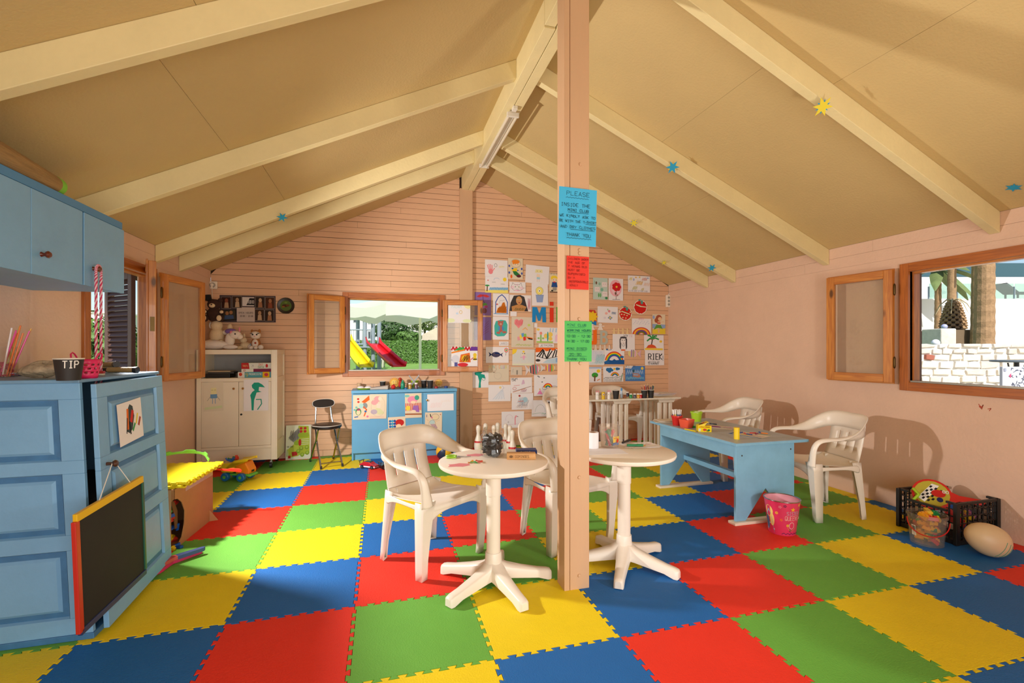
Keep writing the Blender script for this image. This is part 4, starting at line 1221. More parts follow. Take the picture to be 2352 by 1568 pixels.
L = [('white sheet with a red handprint, top left of the drawings', (1114, 597, 1166, 635.5), 'w', d_hand),
 ('white sheet with a palm tree, yellow sun and sea, under the red handprint sheet', (1114.5, 635.5, 1167, 672.6), 'w', d_beach),
 ('cream colouring sheet of an orange-haired boy in green trousers', (1166.8, 593, 1200.6, 641), 'c', d_boy),
 ('white sheet with a faint yellow figure in blue shorts', (1208, 610, 1262, 651), 'w', d_faint, -2.5),
 ('small white sheet with a pink striped cat', (1170, 647.5, 1207, 673), 'w', d_cat),
 ('cream colouring sheet of a blond boy in a blue coat beside the post', (1261.5, 628, 1284, 672), 'c', d_blond),
 ('purple sheet with a red umbrella shape', (1090.5, 671, 1128, 724), '#8a6aa8', d_umbrella),
 ('purple sheet with faint leaf marks under the red umbrella one', (1088.5, 728, 1128, 781), '#8a6fb4', d_purple),
 ('white sheet with a blue arch over brown hair', (1132, 674, 1169, 726), 'w', d_arch),
 ('white sheet with a portrait of a woman with long dark hair', (1170, 677.5, 1220, 714.5), 'w', d_woman),
 ('white sheet with a yellow flower in a blue pot', (1220.7, 650.5, 1258, 702), 'w', d_pot, 1.2),
 ('tiny blank paper tag under the dark-haired portrait', (1172, 715.5, 1186.6, 726), 'w', None),
 ('white sheet with a brown bear on a teal patch', (1131.6, 727, 1168.7, 780), 'w', d_bear),
 ('tall cream sheet with a red heart and coloured blocks', (1175, 728, 1226, 797.5), '#d9cdb8', d_heart, -0.5),
 ('tiny paper tag left of the flower and butterfly sheet', (1226.8, 742, 1234, 752), 'w', None),
 ('white sheet with a flower, a butterfly and blue window shapes', (1232, 752, 1284, 787.6), 'w', d_flowers),
 ('small name tag under the teal bear sheet', (1146, 784, 1168, 794), 'w', d_tag('JARED')),
 ('small name tag under the flower and butterfly sheet', (1237, 789, 1272, 797.5), 'w', d_tag('JETMIRA')),
 ('white sheet with a dark blue fish and a lollipop', (1116, 796.5, 1168.4, 833), 'w', d_candyfish),
 ('white sheet with a child in pink under a corner sun', (1177, 802, 1228, 839), '#dcd9d2', d_child, -0.5),
 ('painting of black mountains under an orange sky', (1230.5, 798.5, 1284, 834.7), 'w', d_mountain),
 ('cream sheet lettered with the club name in pale colours', (1122, 838, 1169, 876), '#d8cbb4', d_mini, 0.4),
 ('white sheet with a teal painted tree shape beside the open casement', (1082, 853, 1122, 890), 'w', d_tealtree),
 ('small grey paper tag under the child in pink', (1173, 842.5, 1199, 860.7), '#d2c6b4', lambda a: (a.l([(.2, .3), (.2, .7), (.26, .72)], .02, '#888888'), a.p([(.5, .05), (.62, .05), (.62, .6), (.5, .6)], '#8a8378'))),
 ('white sheet with a pencil princess in a long dress', (1122, 883.5, 1173, 921), 'w', d_dress),
 ('white sheet with red scribbles and small writing', (1172.6, 867, 1221.7, 902), 'w', d_people, 0.8),
 ('white sheet with a blue and red crayon crowd', (1175.4, 902.5, 1224.5, 940), 'w', d_group),
 ('white sheet with a small bright rainbow and a pink dress', (1226.6, 860.5, 1284, 908.4), 'w', d_rainbow1),
 ('loose white sheet with a pale green hill, lowest beside the post', (1221.7, 918.5, 1268, 956), 'w', d_hill, -1.5),
 ('white sheet with a pink flamingo, lowest of the drawings', (1152, 944.5, 1203.5, 982), 'w', d_flamingo)]
# --- right of the post
def d_mint(a):
 for x, y in ((.78, .70), (.28, .46), (.80, .26)): a.p([(x - .17, y - .11), (x + .17, y - .11), (x + .17, y + .11), (x - .17, y + .11)], '#e9dcdc'); a.e(x - .06, y + .02, .02, .012, '#333333'); a.e(x + .07, y + .02, .02, .012, '#333333')
 a.e(.22, .76, .06, .07, '#7a5a44'); a.e(.44, .72, .08, .07, '#8fb9a8'); a.e(.6, .46, .1, .08, '#7fb8a0'); a.e(.38, .2, .05, .10, '#6aae6a'); a.e(.5, .2, .05, .10, '#6aae6a'); a.e(.9, .08, .09, .06, '#3f8a58'); a.l([(.08, .7), (.1, .85)], .03, '#7fa890')
def d_redflower(a):
 a.e(.48, .56, .42, .38, '#eeb0bb'); a.e(.5, .54, .30, .28, '#efc8cf')
 for k in range(7): a.e(.55 + .19 * math.cos(k * .898), .62 + .125 * math.sin(k * .898), .13, .085, '#cf1f24')
 a.e(.55, .62, .06, .045, '#f1cf3a'); a.l([(.55, .54), (.52, .06)], .03, '#6a5048'); a.e(.47, .32, .05, .07, '#7a5a4a'); a.e(.62, .24, .03, .05, '#8a6a5a'); a.l([(.28, .04), (.78, .05)], .02, '#3a2a24')
def d_pale(a):
 a.s(.35, .45, .62, .68, 14, .02, '#ecc98a'); a.s(.62, .72, .85, .9, 10, .02, '#e0b0a8'); a.s(.18, .14, .38, .35, 12, .015, '#d0cc9a'); a.s(.58, .12, .7, .26, 8, .015, '#dccf9a'); a.s(.04, .72, .16, .88, 8, .015, '#ecdf9a'); a.e(.36, .9, .035, .05, '#ecb44a'); a.e(.53, .92, .03, .05, '#e0c44a')
 a.e(.26, .76, .04, .08, '#a9b4d8'); a.e(.9, .88, .05, .04, '#a9b4d8'); a.s(.7, .4, .95, .6, 12, .012, '#ecccb8'); a.t('TO THE BEST OF MINI CLUB', .04, .03, .035, '#9a9aa8', .006)
def d_flags(a):
 a.e(.57, .72, .06, .08, '#d88a94'); a.e(.5, .82, .03, .06, '#a8c69a'); a.e(.43, .58, .07, .08, '#ecb4ac'); a.p([(.68, .54), (.9, .52), (.92, .68), (.7, .7)], '#b4bccb'); a.p([(.72, .6), (.88, .58), (.88, .64), (.72, .66)], '#8a93a8'); a.p([(.5, .3), (.64, .18), (.74, .32), (.6, .44)], '#6f8fc8'); a.l([(.56, .24), (.67, .38)], .03, '#ecd44a'); a.l([(.56, .38), (.68, .26)], .03, '#ecd44a'); a.e(.36, .3, .06, .07, '#dcd4dc')
def d_rainrain(a):
 a.rb(.5, -.06, .1, .47, ['#c8352c', '#ec7f2a', '#f0cf3a', '#d94a3a', '#2f5fb4', '#8a4a2a', '#3a8f4a', '#e0642a'], 5, 175, 1.05)
 for k in range(14): a.l([(.08 + .062 * k, .62 + .24 * ((k * 7) % 5) / 5), (.09 + .062 * k, .67 + .24 * ((k * 7) % 5) / 5)], .012, '#5a8ac8')
 a.t('GRACE', .35, .93, .06, '#e09ab0', .008)
def d_hula(a):
 a.p([(0, .28), (1, .28), (1, .48), (0, .5)], '#8fa8cf'); a.p([(0, 0), (1, 0), (1, .3), (.6, .26), (0, .22)], '#e6c93a'); a.e(.5, .80, .24, .17, '#a8583a'); a.e(.3, .68, .14, .12, '#a8583a'); a.e(.58, .76, .15, .10, '#e6bd92'); a.p([(.4, .62), (.66, .62), (.62, .42), (.42, .42)], '#e6bd92'); a.p([(.32, .58), (.62, .58), (.6, .52), (.36, .52)], '#c8453a'); a.l([(.6, .6), (.88, .62)], .05, '#e6bd92')
 a.p([(.3, .46), (.64, .46), (.8, .24), (.62, .3), (.5, .16), (.4, .3), (.08, .2)], '#5f9a3f'); a.p([(.42, .3), (.56, .3), (.54, .05), (.42, .05)], '#e0b488'); a.e(.1, .84, .08, .09, '#8fa8d8')
def d_crown(a):
 for sx in (-1, 1): a.p([(.48 + sx * .06, .82), (.48 + sx * .17, .72), (.48 + sx * .17, .2), (.48 + sx * .11, .08), (.48 + sx * .10, .7)], '#4a4446')
 a.e(.47, .58, .12, .22, '#e9e2e0'); a.o(.47, .58, .12, .22, .008, '#555555'); a.e(.48, .80, .15, .06, '#4a4446'); a.l([(.53, .82), (.5, .96), (.56, .88), (.6, .98), (.62, .88), (.67, .95), (.63, .8)], .012, '#444444'); a.e(.43, .64, .025, .02, '#333333'); a.e(.53, .64, .025, .02, '#333333'); a.e(.48, .46, .02, .02, '#8a4a44'); a.p([(.37, .02), (.57, .02), (.56, .10), (.38, .10)], '#e0642a'); a.l([(.4, .36), (.48, .26), (.57, .38)], .01, '#666666'); a.t('FR', .76, .8, .07, '#e6a8b0', .008)
def d_palm(a):
 a.p([(.03, .02), (.95, 0), (.95, .12), (.03, .14)], '#eecb3a'); a.p([(.1, .14), (.2, .32), (.38, .40), (.55, .3), (.64, .14)], '#d9582f'); a.l([(.38, .40), (.42, .72)], .05, '#3f2a26')
 for x, y in ((.2, .98), (.64, .95), (.16, .62), (.74, .72), (.46, 1.0)): a.l([(.42, .76), ((.42 + x) / 2, (.76 + y) / 2 + .07), (x, y)], .07, '#3f9a50')
 a.e(.36, .72, .025, .03, '#c8352c'); a.e(.48, .72, .025, .03, '#c8352c'); a.e(.85, .58, .07, .08, '#eec43a')
def d_scrib(a):
 a.s(.1, .3, .9, .95, 20, .02, '#bfcfea', .1); a.s(.4, .1, .95, .7, 18, .025, '#a5d0dc', .2); a.s(.05, .05, .9, .2, 20, .02, '#bfe0e6', .05)
def d_rainbow2(a):
 a.rb(.5, .16, .25, .46, RAINBOW, 8, 172); a.p([(.02, .0), (1, .0), (1, .28), (.8, .3), (.6, .26), (.5, .34), (.4, .24), (.2, .28), (.02, .16)], '#22599c'); a.e(.14, .12, .14, .07, '#2a6aa8'); a.e(.88, .48, .1, .08, '#2a6aa8'); a.e(.2, .95, .17, .05, '#2a6aa8'); a.e(.5, .93, .06, .05, '#e8c63a'); a.e(.9, .93, .09, .04, '#2a6aa8')
def d_letters(a):
 a.t('RIEK', .18, .38, .19, '#1d1b1c', .035, .38); a.t('RIEK', .205, .37, .19, '#8b8788', .012, .38); a.t('!', .90, .30, .1, '#1d1b1c', .02, .34); a.t('WRITTEN BY', .16, .14, .06, '#4a4a4a', .008); a.t('TO REMEMBER', .16, .05, .05, '#4a4a4a', .008)
def d_tree(a):
 a.e(.52, .48, .24, .16, '#3f9f3a'); a.l([(.5, .1), (.52, .42)], .10, '#7a4a32'); a.e(.78, .74, .14, .11, '#f2d029'); a.l([(0, .94), (1, .96)], .1, '#aac4e4'); a.l([(.7, .14), (.88, .22)], .06, '#e28a4a'); a.e(.06, .1, .05, .03, '#b8383a')
def d_clouds(a):
 for x, y, r_ in ((.24, .8, .10), (.36, .82, .09), (.44, .76, .07), (.32, .70, .09), (.7, .84, .08), (.78, .84, .06)): a.e(x, y, r_, r_ * 1.2, '#2b6ea8')
 a.e(.56, .84, .05, .07, '#e6c02e'); a.rb(.58, .32, .1, .22, RAINBOW, 15, 165); a.l([(.02, .2), (.12, .3), (.26, .26), (.4, .3), (.5, .26), (.6, .32), (.75, .28), (.95, .4)], .014, '#33463a')
 [a.l([(.06 + .075 * k, .02), (.09 + .075 * k, .2 + .05 * (k % 3))], .012, '#33463a') for k in range(12)]; a.l([(.88, .1), (.96, .5)], .03, '#3f8a4a'); a.e(.97, .54, .02, .03, '#8a3a34')
def d_ship(a):
 a.p([(0, 0), (1, 0), (1, 1), (.4, 1), (.3, .82), (0, .85)], '#4a80c0'); a.s(.05, .1, .95, .3, 22, .03, '#79b4d8', 0); a.s(.05, .45, .9, .75, 18, .03, '#9cb9de', .1); a.p([(.36, .3), (.68, .22), (.8, .32), (.66, .5), (.38, .52)], '#b7846f'); a.p([(.4, .38), (.66, .36), (.64, .44), (.4, .46)], '#8fb4dc'); a.e(.42, .66, .05, .1, '#2c5a6a'); a.l([(.38, .3), (.38, .6)], .02, '#7a4a3a'); a.st(.86, .84, .05, .09, 8, '#efd34a'); a.t('WILLIAM', .02, .9, .07, '#5a5a68', .008)
L += [('mint sheet with three small white faces', (1362, 638, 1395.6, 688), '#bccfc4', d_mint),
 ('white sheet with one large red flower', (1397.6, 639.5, 1431, 690), 'w', d_redflower),
 ('white sheet with pale yellow crayon patches under the slope', (1442, 633.5, 1492.4, 671), 'w', d_pale),
 ('white sheet with fruit and two little flags', (1372.5, 704, 1419, 741), 'w', d_flags),
 ('white sheet with blue rain over a wide rainbow', (1451, 731.5, 1495, 766.5), 'w', d_rainrain),
 ('colouring sheet of a dancer in a green grass skirt', (1498, 721.5, 1527.5, 766.7), 'c', d_hula),
 ('white sheet with a long-haired girl wearing a crown', (1407, 767, 1458, 806), 'w', d_crown),
 ('white sheet with a palm on an orange island', (1479, 769.4, 1524, 804), 'w', d_palm),
 ('white sheet with light blue crayon scribble beside the post', (1352, 803.5, 1387, 838), 'w', d_scrib),
 ('white sheet with a big rainbow over dark blue sea', (1387.5, 801, 1434, 836), 'w', d_rainbow2),
 ('white sheet with large black block letters', (1481, 804, 1525, 838.5), 'w', d_letters),
 ('white sheet with a green tree and yellow sun beside the post', (1350, 842.6, 1381, 878), 'w', d_tree),
 ('white sheet with blue clouds over a small rainbow', (1385, 841.4, 1431, 876.4), 'w', d_clouds),
 ('blue painting of a ship on the sea', (1436, 840, 1481, 874.7), 'w', d_ship)]
for k, q in enumerate(L):
 wall_sheet(q[0], q[1], q[2], q[3], q[4] if len(q) > 4 else random.uniform(-.6, .6), off=0.003 + 0.0012 * (k % 3) + (0.004 if 'loose' in q[0] else 0), lift=random.uniform(0.6, 2.2))
# blue sliver behind the post, cut-outs and letters
def cutout(name, label, cat, rect, shapes, group=None, Y=YB, off=0.004, tilt=0, lift=0.6):
 """cut paper shapes: (polygon or ('e',cx,cy,rx,ry), colour) in sheet fractions; the first is the thing, the rest are parts"""
 x0, y0, x1, y1 = rect
 cx, cy = (x0 + x1) / 2, (y0 + y1) / 2
 w_ = (onY(x1, cy, Y) - onY(x0, cy, Y)).length; h_ = (onY(cx, y1, Y) - onY(cx, y0, Y)).length
 root = None
 for k, (nm, pts, col) in enumerate(shapes):
  if pts[0] == 'e':
   _, ex, ey, rx, ry = pts
   pts = [(ex + rx * math.cos(i * math.pi / 14), ey + ry * math.sin(i * math.pi / 14)) for i in range(28)]
  mb = MB(); mb.prism([((u - .5) * w_, (v - 1) * h_) for u, v in pts], k * 0.0008, 0.0008 + k * 0.0008)
  if root is None:
   root = mb.build(name, paper_mat(col), origin=(0, 0, 0)); tag(root, label, cat, group)
   root.matrix_world = frame_matrix(onY(cx, y0, Y) + Vector((0, -off, 0)), *NW) @ Rz(R(tilt)) @ Rx(R(-lift))
  else:
   mb.build(nm, paper_mat(col), root)
 return root
cutout('paper_letter', 'blue cut paper letter M left of the post', 'letter', (1222, 705, 1254, 740), [('', [(0, 0), (.02, 1), (.34, 1), (.52, .55), (.68, 1), (.98, 1), (1, 0), (.74, 0), (.72, .55), (.58, .1), (.42, .1), (.27, .55), (.25, 0)], '#1f86c8')], 'letters on the back wall')
cutout('paper_letter', 'red cut paper letter i left of the post', 'letter', (1262, 693, 1271.5, 740), [('', [(.05, 0), (.95, 0), (.97, .71), (.03, .71)], '#dc3a20'), ('dot', [(.05, .81), (.95, .81), (.95, 1), (.05, 1)], '#dc3a20')], 'letters on the back wall')
cutout('paper_letter', 'green cut paper letter at the left edge of the post', 'letter', (1277.5, 705, 1300, 740), [('', [(0, 0), (0, 1), (.25, 1), (.75, .4), (.75, 1), (1, 1), (1, 0), (.75, 0), (.25, .6), (.25, 0)], '#5fae3c')], 'letters on the back wall')
cutout('paper_letter', 'orange cut paper letter U right of the post', 'letter', (1348, 757, 1370.5, 791), [('', [(0, 1), (.36, 1), (.36, .25), (.64, .25), (.64, 1), (1, 1), (1, .1), (.9, 0), (.1, 0), (0, .1)], '#ee6f1a')], 'letters on the back wall')
cutout('paper_letter', 'grey cut paper letter B right of the post', 'letter', (1378, 758.7, 1396, 791), [('', [(0, 0), (0, 1), (.62, 1), (.92, .9), (.95, .68), (.76, .54), (1, .38), (.98, .14), (.7, 0)], '#b3b8ac'), ('counter', [(.3, .62), (.3, .84), (.55, .84), (.66, .73), (.55, .62)], '#d8a274'), ('counter', [(.3, .15), (.3, .45), (.6, .45), (.7, .3), (.6, .15)], '#d8a274')], 'letters on the back wall')
cutout('paper_star', 'yellow paper sun on a red and blue flag right of the post', 'decoration', (1345, 711, 1374, 747), [('', [(.1, .62), (.1, 1), (.72, .98), (.9, .72), (.82, .02), (.3, .2)], '#c8432c'), ('blue_tip', [(.3, .32), (.84, .25), (.82, 0), (.36, .14)], '#1f7fc0'), ('sun', [(.5 + (.5 if i % 2 == 0 else .33) * math.cos(i * math.pi / 9), .56 + (.38 if i % 2 == 0 else .25) * math.sin(i * math.pi / 9)) for i in range(18)], '#eec52a')])
for lb, cx, cy, r_, ch in (('red paper plate apple with white gaps, the lower one', 1436, 719.5, 15, True), ('red paper plate apple fully painted, the upper one', 1470.5, 704.5, 15.5, False)):
 sh = [('', ('e', .5, .48, .5, .5), '#ece4d4'), ('red_paint', [(.5 + (.45 + .03 * math.sin(i * 2.3)) * math.cos(i * .224), .48 + (.45 + .03 * math.cos(i * 3.1)) * math.sin(i * .224)) for i in range(28)], '#cf1f16')]
 if ch: sh += [('gap', ('e', x, y, .06, .04), '#e6d6a8') for x, y in ((.12, .6), (.3, .2), (.62, .34), (.2, .42), (.86, .58), (.52, .16), (.4, .4))]
 sh += [('paper_strip', [(.16, .62), (.2, .68), (.5, .58), (.84, .46), (.82, .40), (.45, .52)] if ch else [(.16, .62), (.18, .68), (.55, .56), (.94, .52), (.93, .46), (.5, .49)], '#d9dcb0'), ('leaf', ('e', .44, .97, .10, .06), '#5a9a8c'), ('leaf', ('e', .6, .82, .09, .14), '#5a9a8c')]
 cutout('paper_apple', lb, 'decoration', (cx - r_, cy - r_ * 1.06, cx + r_, cy + r_ * 1.06), sh, 'paper plate apples')
def doll_chain(label, rect, n, col, hang=0):
 sh = []
 x0, y0, x1, y1 = rect
 s = 1 / n
 first = [(0, .50), (1, .50), (1, .62), (0, .62)]
 sh.append(('', first, col))
 for k in range(n):
  c_ = (k + .5) * s
  sh += [('doll_dress', [(c_ - s * .34, 0), (c_ + s * .34, 0), (c_ + s * .12, .62), (c_ - s * .12, .62)], col), ('doll_head', ('e', c_, .80, s * .2, .2), col)]
 cutout('paper_doll_chain', label, 'decoration', rect, sh, 'paper doll chains')
doll_chain('white paper doll chain above the orange letter', (1350, 742, 1388, 757.5), 2, '#e6dcd2')
doll_chain('cream paper doll chain above the crowned girl sheet', (1405, 753, 1445, 766.9), 4, '#e6c892')
doll_chain('tiny white paper doll chain under the grey letter', (1352, 792, 1404, 803.4), 5, '#e3d3c2')
def fish(label, rect, cols, tailleft, tilt=0):
 b = [(.5 + .36 * math.cos(i * math.pi / 10) * 1 + (.12 if tailleft else -.12), .5 + .48 * math.sin(i * math.pi / 10)) for i in range(20)]
 tl = [(.3, .5), (0, 1), (.06, .5), (0, 0)] if tailleft else [(.7, .5), (1, 1), (.94, .5), (1, 0)]
 sh = [('', b, cols[0]), ('tail', tl, cols[1])]
 n = len(cols) - 2
 for k in range(n):
  u0 = (.34 if tailleft else .10) + k * .55 / n
  cc = .62 if tailleft else .38
  hh = lambda u: .45 * math.sqrt(max(0.05, 1 - ((u - cc) / .36) ** 2))
  u1 = u0 + .55 / n * .7
  sh.append(('stripe', [(u0, .5 - hh(u0)), (u1, .5 - hh(u1)), (u1, .5 + hh(u1)), (u0, .5 + hh(u0))], cols[2 + k]))
 cutout('paper_fish', label, 'decoration', rect, sh, 'paper fish', tilt=tilt)
fish('paper fish with black and red zigzag scales', (1205, 836, 1238.5, 861), ['#e6dcd8', '#dcd4d4', '#2a2428', '#c8443a', '#2a2428', '#c8443a', '#3f9a8a', '#d87aa8'], True, 4)
fish('paper fish with bright yellow, red and purple stripes', (1240.6, 835.5, 1276, 854), ['#ead9b8', '#d9d4d2', '#d8443a', '#eec83a', '#a86ab8', '#d8443a', '#6aae4a', '#eec83a'], True)
fish('pale striped paper fish under the crowned girl sheet', (1441.4, 802, 1473, 821), ['#e6cfa0', '#d9b0bc', '#e6d68a', '#a88ab8', '#a89a8a', '#e0b0c8'], False, -3)

# --- sheets on cupboards
def d_diver(a):
 a.p([(.5, .72), (.95, .98), (.98, .8), (.68, .66)], '#e2662a'); a.e(.7, .56, .16, .12, '#8a9090'); a.e(.48, .56, .14, .1, '#a8d4cc'); a.e(.32, .32, .17, .15, '#3f8f5a'); a.e(.32, .29, .12, .10, '#ead0a8'); a.p([(.2, .4), (.4, .46), (.46, .4), (.3, .36)], '#b03a6a'); a.l([(.62, .52), (.8, .4), (.66, .14)], .07, '#e2662a'); a.l([(.3, .12), (.1, .1)], .06, '#3568a8')
 for x, y, c in ((.3, .84, '#c8352c'), (.32, .72, '#c8352c'), (.2, .5, '#6fbab0'), (.1, .4, '#6fbab0'), (.86, .12, '#e27a9a'), (.74, .33, '#3568a8')): a.e(x, y, .07, .04, c)
def d_mermaid(a):
 a.e(.45, .80, .2, .12, '#e6a0a0'); a.e(.28, .66, .2, .1, '#e6a0a0'); a.e(.6, .82, .11, .09, '#ecd8bc'); a.p([(.4, .62), (.66, .62), (.6, .4), (.42, .42)], '#ecd4c0'); a.p([(.42, .44), (.62, .42), (.9, .22), (.6, .16), (.14, .3)], '#d2d2a0'); a.e(.26, .28, .2, .1, '#b9a8b4'); a.p([(.02, .02), (.9, .02), (.85, .1), (.05, .12)], '#e0c4ac'); a.o(.5, .5, .42, .42, .006, '#9a8a78')
def d_hat(a):
 a.p([(.02, .3), (.98, .32), (.98, .6), (.02, .58)], '#e0b8a8'); [a.l([(.05 + .1 * k, .3), (.05 + .1 * k, .6)], .04, '#cc4538') for k in range(10)]; a.e(.45, .74, .3, .15, '#e690ac'); a.e(.72, .82, .14, .10, '#3f9f86'); a.e(.5, .64, .16, .06, '#ecd0b0'); a.p([(.5, .5), (.8, .5), (.86, .22), (.44, .26)], '#a06ab4'); a.e(.18, .4, .14, .1, '#ecd04a'); a.e(.5, .26, .16, .06, '#ecd4b8'); a.l([(.02, .16), (.98, .14)], .08, '#a05a34'); a.e(.12, .9, .16, .05, '#7fc4bc')
def d_bubbles(a):
 a.e(.66, .76, .26, .14, '#c02a26'); a.e(.6, .62, .15, .09, '#ead0a8')
 for k in range(9): a.e(.12 + .13 * (k % 3), .62 + .11 * (k // 3), .07, .05, ['#2a6fb0', '#3f9fc0', '#2a4f98'][k % 3])
 a.p([(.1, .2), (.7, .2), (.66, .5), (.2, .48)], '#a83a48'); a.p([(.1, 0), (.9, 0), (.8, .2), (.2, .2)], '#2a5a9a')
def d_scrawl(a): a.s(.08, .2, .5, .5, 14, .006, '#ecc4c4', .2); a.s(.5, .5, .9, .62, 10, .005, '#ecccb8', .2)
def d_dance(a):
 a.o(.6, .8, .22, .13, .014, '#6a5a48'); a.e(.62, .79, .17, .10, '#e2d0a8'); a.l([(.3, .92), (.35, .8)], .05, '#2a2420'); a.e(.4, .78, .05, .03, '#d86a94'); a.e(.42, .58, .16, .10, '#b8d0cc'); a.p([(.3, .5), (.6, .5), (.74, .34), (.6, .14), (.48, .14), (.52, .32)], '#b89aa0'); a.l([(.2, .64), (.08, .72)], .05, '#dcc49c'); a.l([(.6, .6), (.85, .66)], .05, '#dcc49c'); a.p([(.25, .1), (.95, .08), (.9, .14), (.3, .16)], '#c4b484'); a.l([(.1, .9), (.1, .8)], .03, '#3a4a8a'); a.e(.9, .9, .03, .02, '#c8352c'); a.o(.42, .5, .2, .16, .008, '#6a5a48')
FY = 5.94
for lb, rc, cl, fn, tl in (('cream colouring sheet of an upside-down diver on the low blue cupboard', (811, 907, 850, 963), 'c', d_diver, 0), ('cream colouring sheet in pale pink and green on the low blue cupboard', (850, 905, 888.6, 961), 'c', d_mermaid, -1),
     ('cream colouring sheet of a child in a pink hat by a fence', (930, 903, 968, 959), 'c', d_hat, 1), ('cream colouring sheet with blue bubbles and a red cap', (891, 957, 931, 1014), 'c', d_bubbles, 2),
     ('crumpled white sheet with faint pink scribble on the low blue cupboard', (981.5, 904.5, 1042, 943), 'w', d_scrawl, 0.8), ('cream colouring sheet of a dancing child with music notes', (976.5, 946.5, 1015.5, 1000), 'c', d_dance, -0.5)):
 wall_sheet(lb, rc, cl, fn, tl, Y=FY - 0.0, off=0.002, lift=0.8, group='drawings stuck to the low blue cupboard')
def d_shorts(a):
 a.p([(.38, .56), (.68, .56), (.66, .80), (.40, .80)], '#e6dca4'); a.p([(.36, .44), (.7, .44), (.7, .58), (.36, .58)], '#6f9ac0'); a.l([(.46, .26), (.47, .44)], .03, '#6f9ac0'); a.l([(.6, .26), (.6, .44)], .03, '#6f9ac0'); a.l([(.42, .72), (.5, .72)], .014, '#4a4a4a'); a.l([(.56, .72), (.64, .72)], .014, '#4a4a4a'); a.l([(.36, .5), (.2, .36)], .014, '#4a4a4a'); a.l([(.7, .5), (.84, .36)], .014, '#4a4a4a'); a.l([(.1, .1), (.9, .14)], .14, '#cfd8a8')
def d_tealbird(a):
 a.p([(.32, .82), (.42, .9), (.6, .9), (.74, .84), (.86, .74), (.62, .76), (.6, .64), (.72, .6), (.52, .58), (.42, .34), (.4, .02), (.32, .02), (.3, .36), (.26, .5), (.34, .6), (.44, .66), (.34, .74)], '#259e86'); a.l([(.5, .36), (.7, .36), (.72, .22), (.56, .04)], .04, '#259e86')
for lb, rc, fn, tl, cl in (('cream sheet with a figure in blue shorts on the left cabinet door', (466, 877, 512, 944), d_shorts, 2, '#ded2ba'), ('white sheet with a teal painted bird on the right cabinet door', (560, 871, 617, 943), d_tealbird, 0.5, 'w')):
 wall_sheet(lb, rc, cl, fn, tl, Y=5.80, off=0.0025, lift=0.8, group='drawings on the white cabinet')
# on the glass of the open right casement of the back window
def d_palesun(a):
 a.e(1, 1, .28, .2, '#ece49a', 12, 180, 270); a.p([(.7, 1), (1, 1), (1, .84)], '#ece49a'); a.o(.57, .62, .06, .09, .02, '#ecc86a'); a.t('MADAM', .16, .84, .09, '#a8dcd8', .008); a.e(.1, .14, .2, .12, '#dfe8b8'); a.e(.85, .12, .2, .1, '#dfe8b8'); a.e(.4, .54, .05, .06, '#c0d8f0')
def d_circus(a):
 a.s(.02, .82, .98, .98, 16, .06, '#d0323a', 0); a.p([(.1, .8), (.5, .86), (.5, .98), (.3, .98)], '#3fa04a'); a.p([(.7, .8), (1, .8), (1, 1), (.75, 1)], '#6a3a98'); a.l([(.02, .7), (.5, .84)], .06, '#e88a2a'); a.p([(.3, .2), (.36, .6), (.7, .7), (.74, .2)], '#e0702a'); a.e(.52, .4, .13, .18, '#e8b82a'); a.s(.4, .25, .64, .55, 10, .02, '#7a4a1a')
 a.e(.16, .36, .15, .22, '#d4d4dc'); a.l([(.1, .3), (.02, .32), (.0, .44)], .05, '#d4d4dc'); a.p([(.12, 0), (.24, 0), (.24, .2), (.12, .2)], '#5a5a98'); a.p([(.7, .3), (.86, .5), (.8, .36)], '#c83a5a'); a.e(.9, .58, .07, .10, '#e8c83a'); a.p([(.84, .3), (.96, .3), (.96, .5), (.84, .5)], '#e8c83a'); a.l([(.84, .36), (.97, .36)], .04, '#2a2018'); a.e(.44, .08, .2, .1, '#d0323a')
def on_sash(label, x0, z0, w_, h_, col, fn, parent, tilt=0):
 M = parent.matrix_basis
 ang = s2.rotation_euler.z
 base = Vector(win1.location) + Vector(s2.location)
 ux = Vector((math.cos(ang), math.sin(ang), 0)); nn = Vector((math.sin(ang), -math.cos(ang), 0))
 top = base + ux * (x0 + w_ / 2) + nn * 0.0215 + Vector((0, 0, z0 + h_))
 sheet_at('drawing', label, 'drawing', top, w_, h_, (ux, Vector((0, 0, 1)), nn), col, fn, tilt, 0.0, 'drawings on the casement glass', 0.0)
on_sash('pale sheet with a little sun on the casement glass', 0.07, 0.635, 0.29, 0.23, 'w', d_palesun, s2)
on_sash('colourful circus drawing at the bottom of the casement glass', 0.11, 0.066, 0.345, 0.255, 'w', d_circus, s2)
# on the near cupboard's open door
def d_parrot(a):
 a.p([(.3, .3), (.36, .75), (.5, .92), (.62, .85), (.66, .6), (.55, .3), (.42, .22)], '#3f4a4c'); a.l([(.36, .35), (.4, .8)], .08, '#e0702a'); a.l([(.52, .5), (.6, .72)], .1, '#c8352c'); a.l([(.72, .4), (.8, .62)], .05, '#e8d03a'); a.l([(.82, .34), (.9, .5)], .07, '#a8443a'); a.l([(.56, .26), (.66, .4)], .06, '#3f9a5a'); a.l([(.3, .25), (.36, .6)], .03, '#1c1c1c'); a.l([(.46, .2), (.44, .5)], .04, '#1c1c1c')
Mx = NC_DOOR
xax = (Mx.to_3x3() @ Vector((-1, 0, 0))).normalized(); zax = (Mx.to_3x3() @ Vector((0, 0, 1))).normalized(); nax = xax.cross(zax).normalized()
tp = Mx @ Vector((DW - 0.30, -0.002, 1.03))
sheet_at('drawing', 'white sheet with a dark feathery bird on the open cupboard door', 'drawing', tp, 0.27, 0.215, (xax, zax, nax), 'w', d_parrot, 3, 0.5, off=0.004)

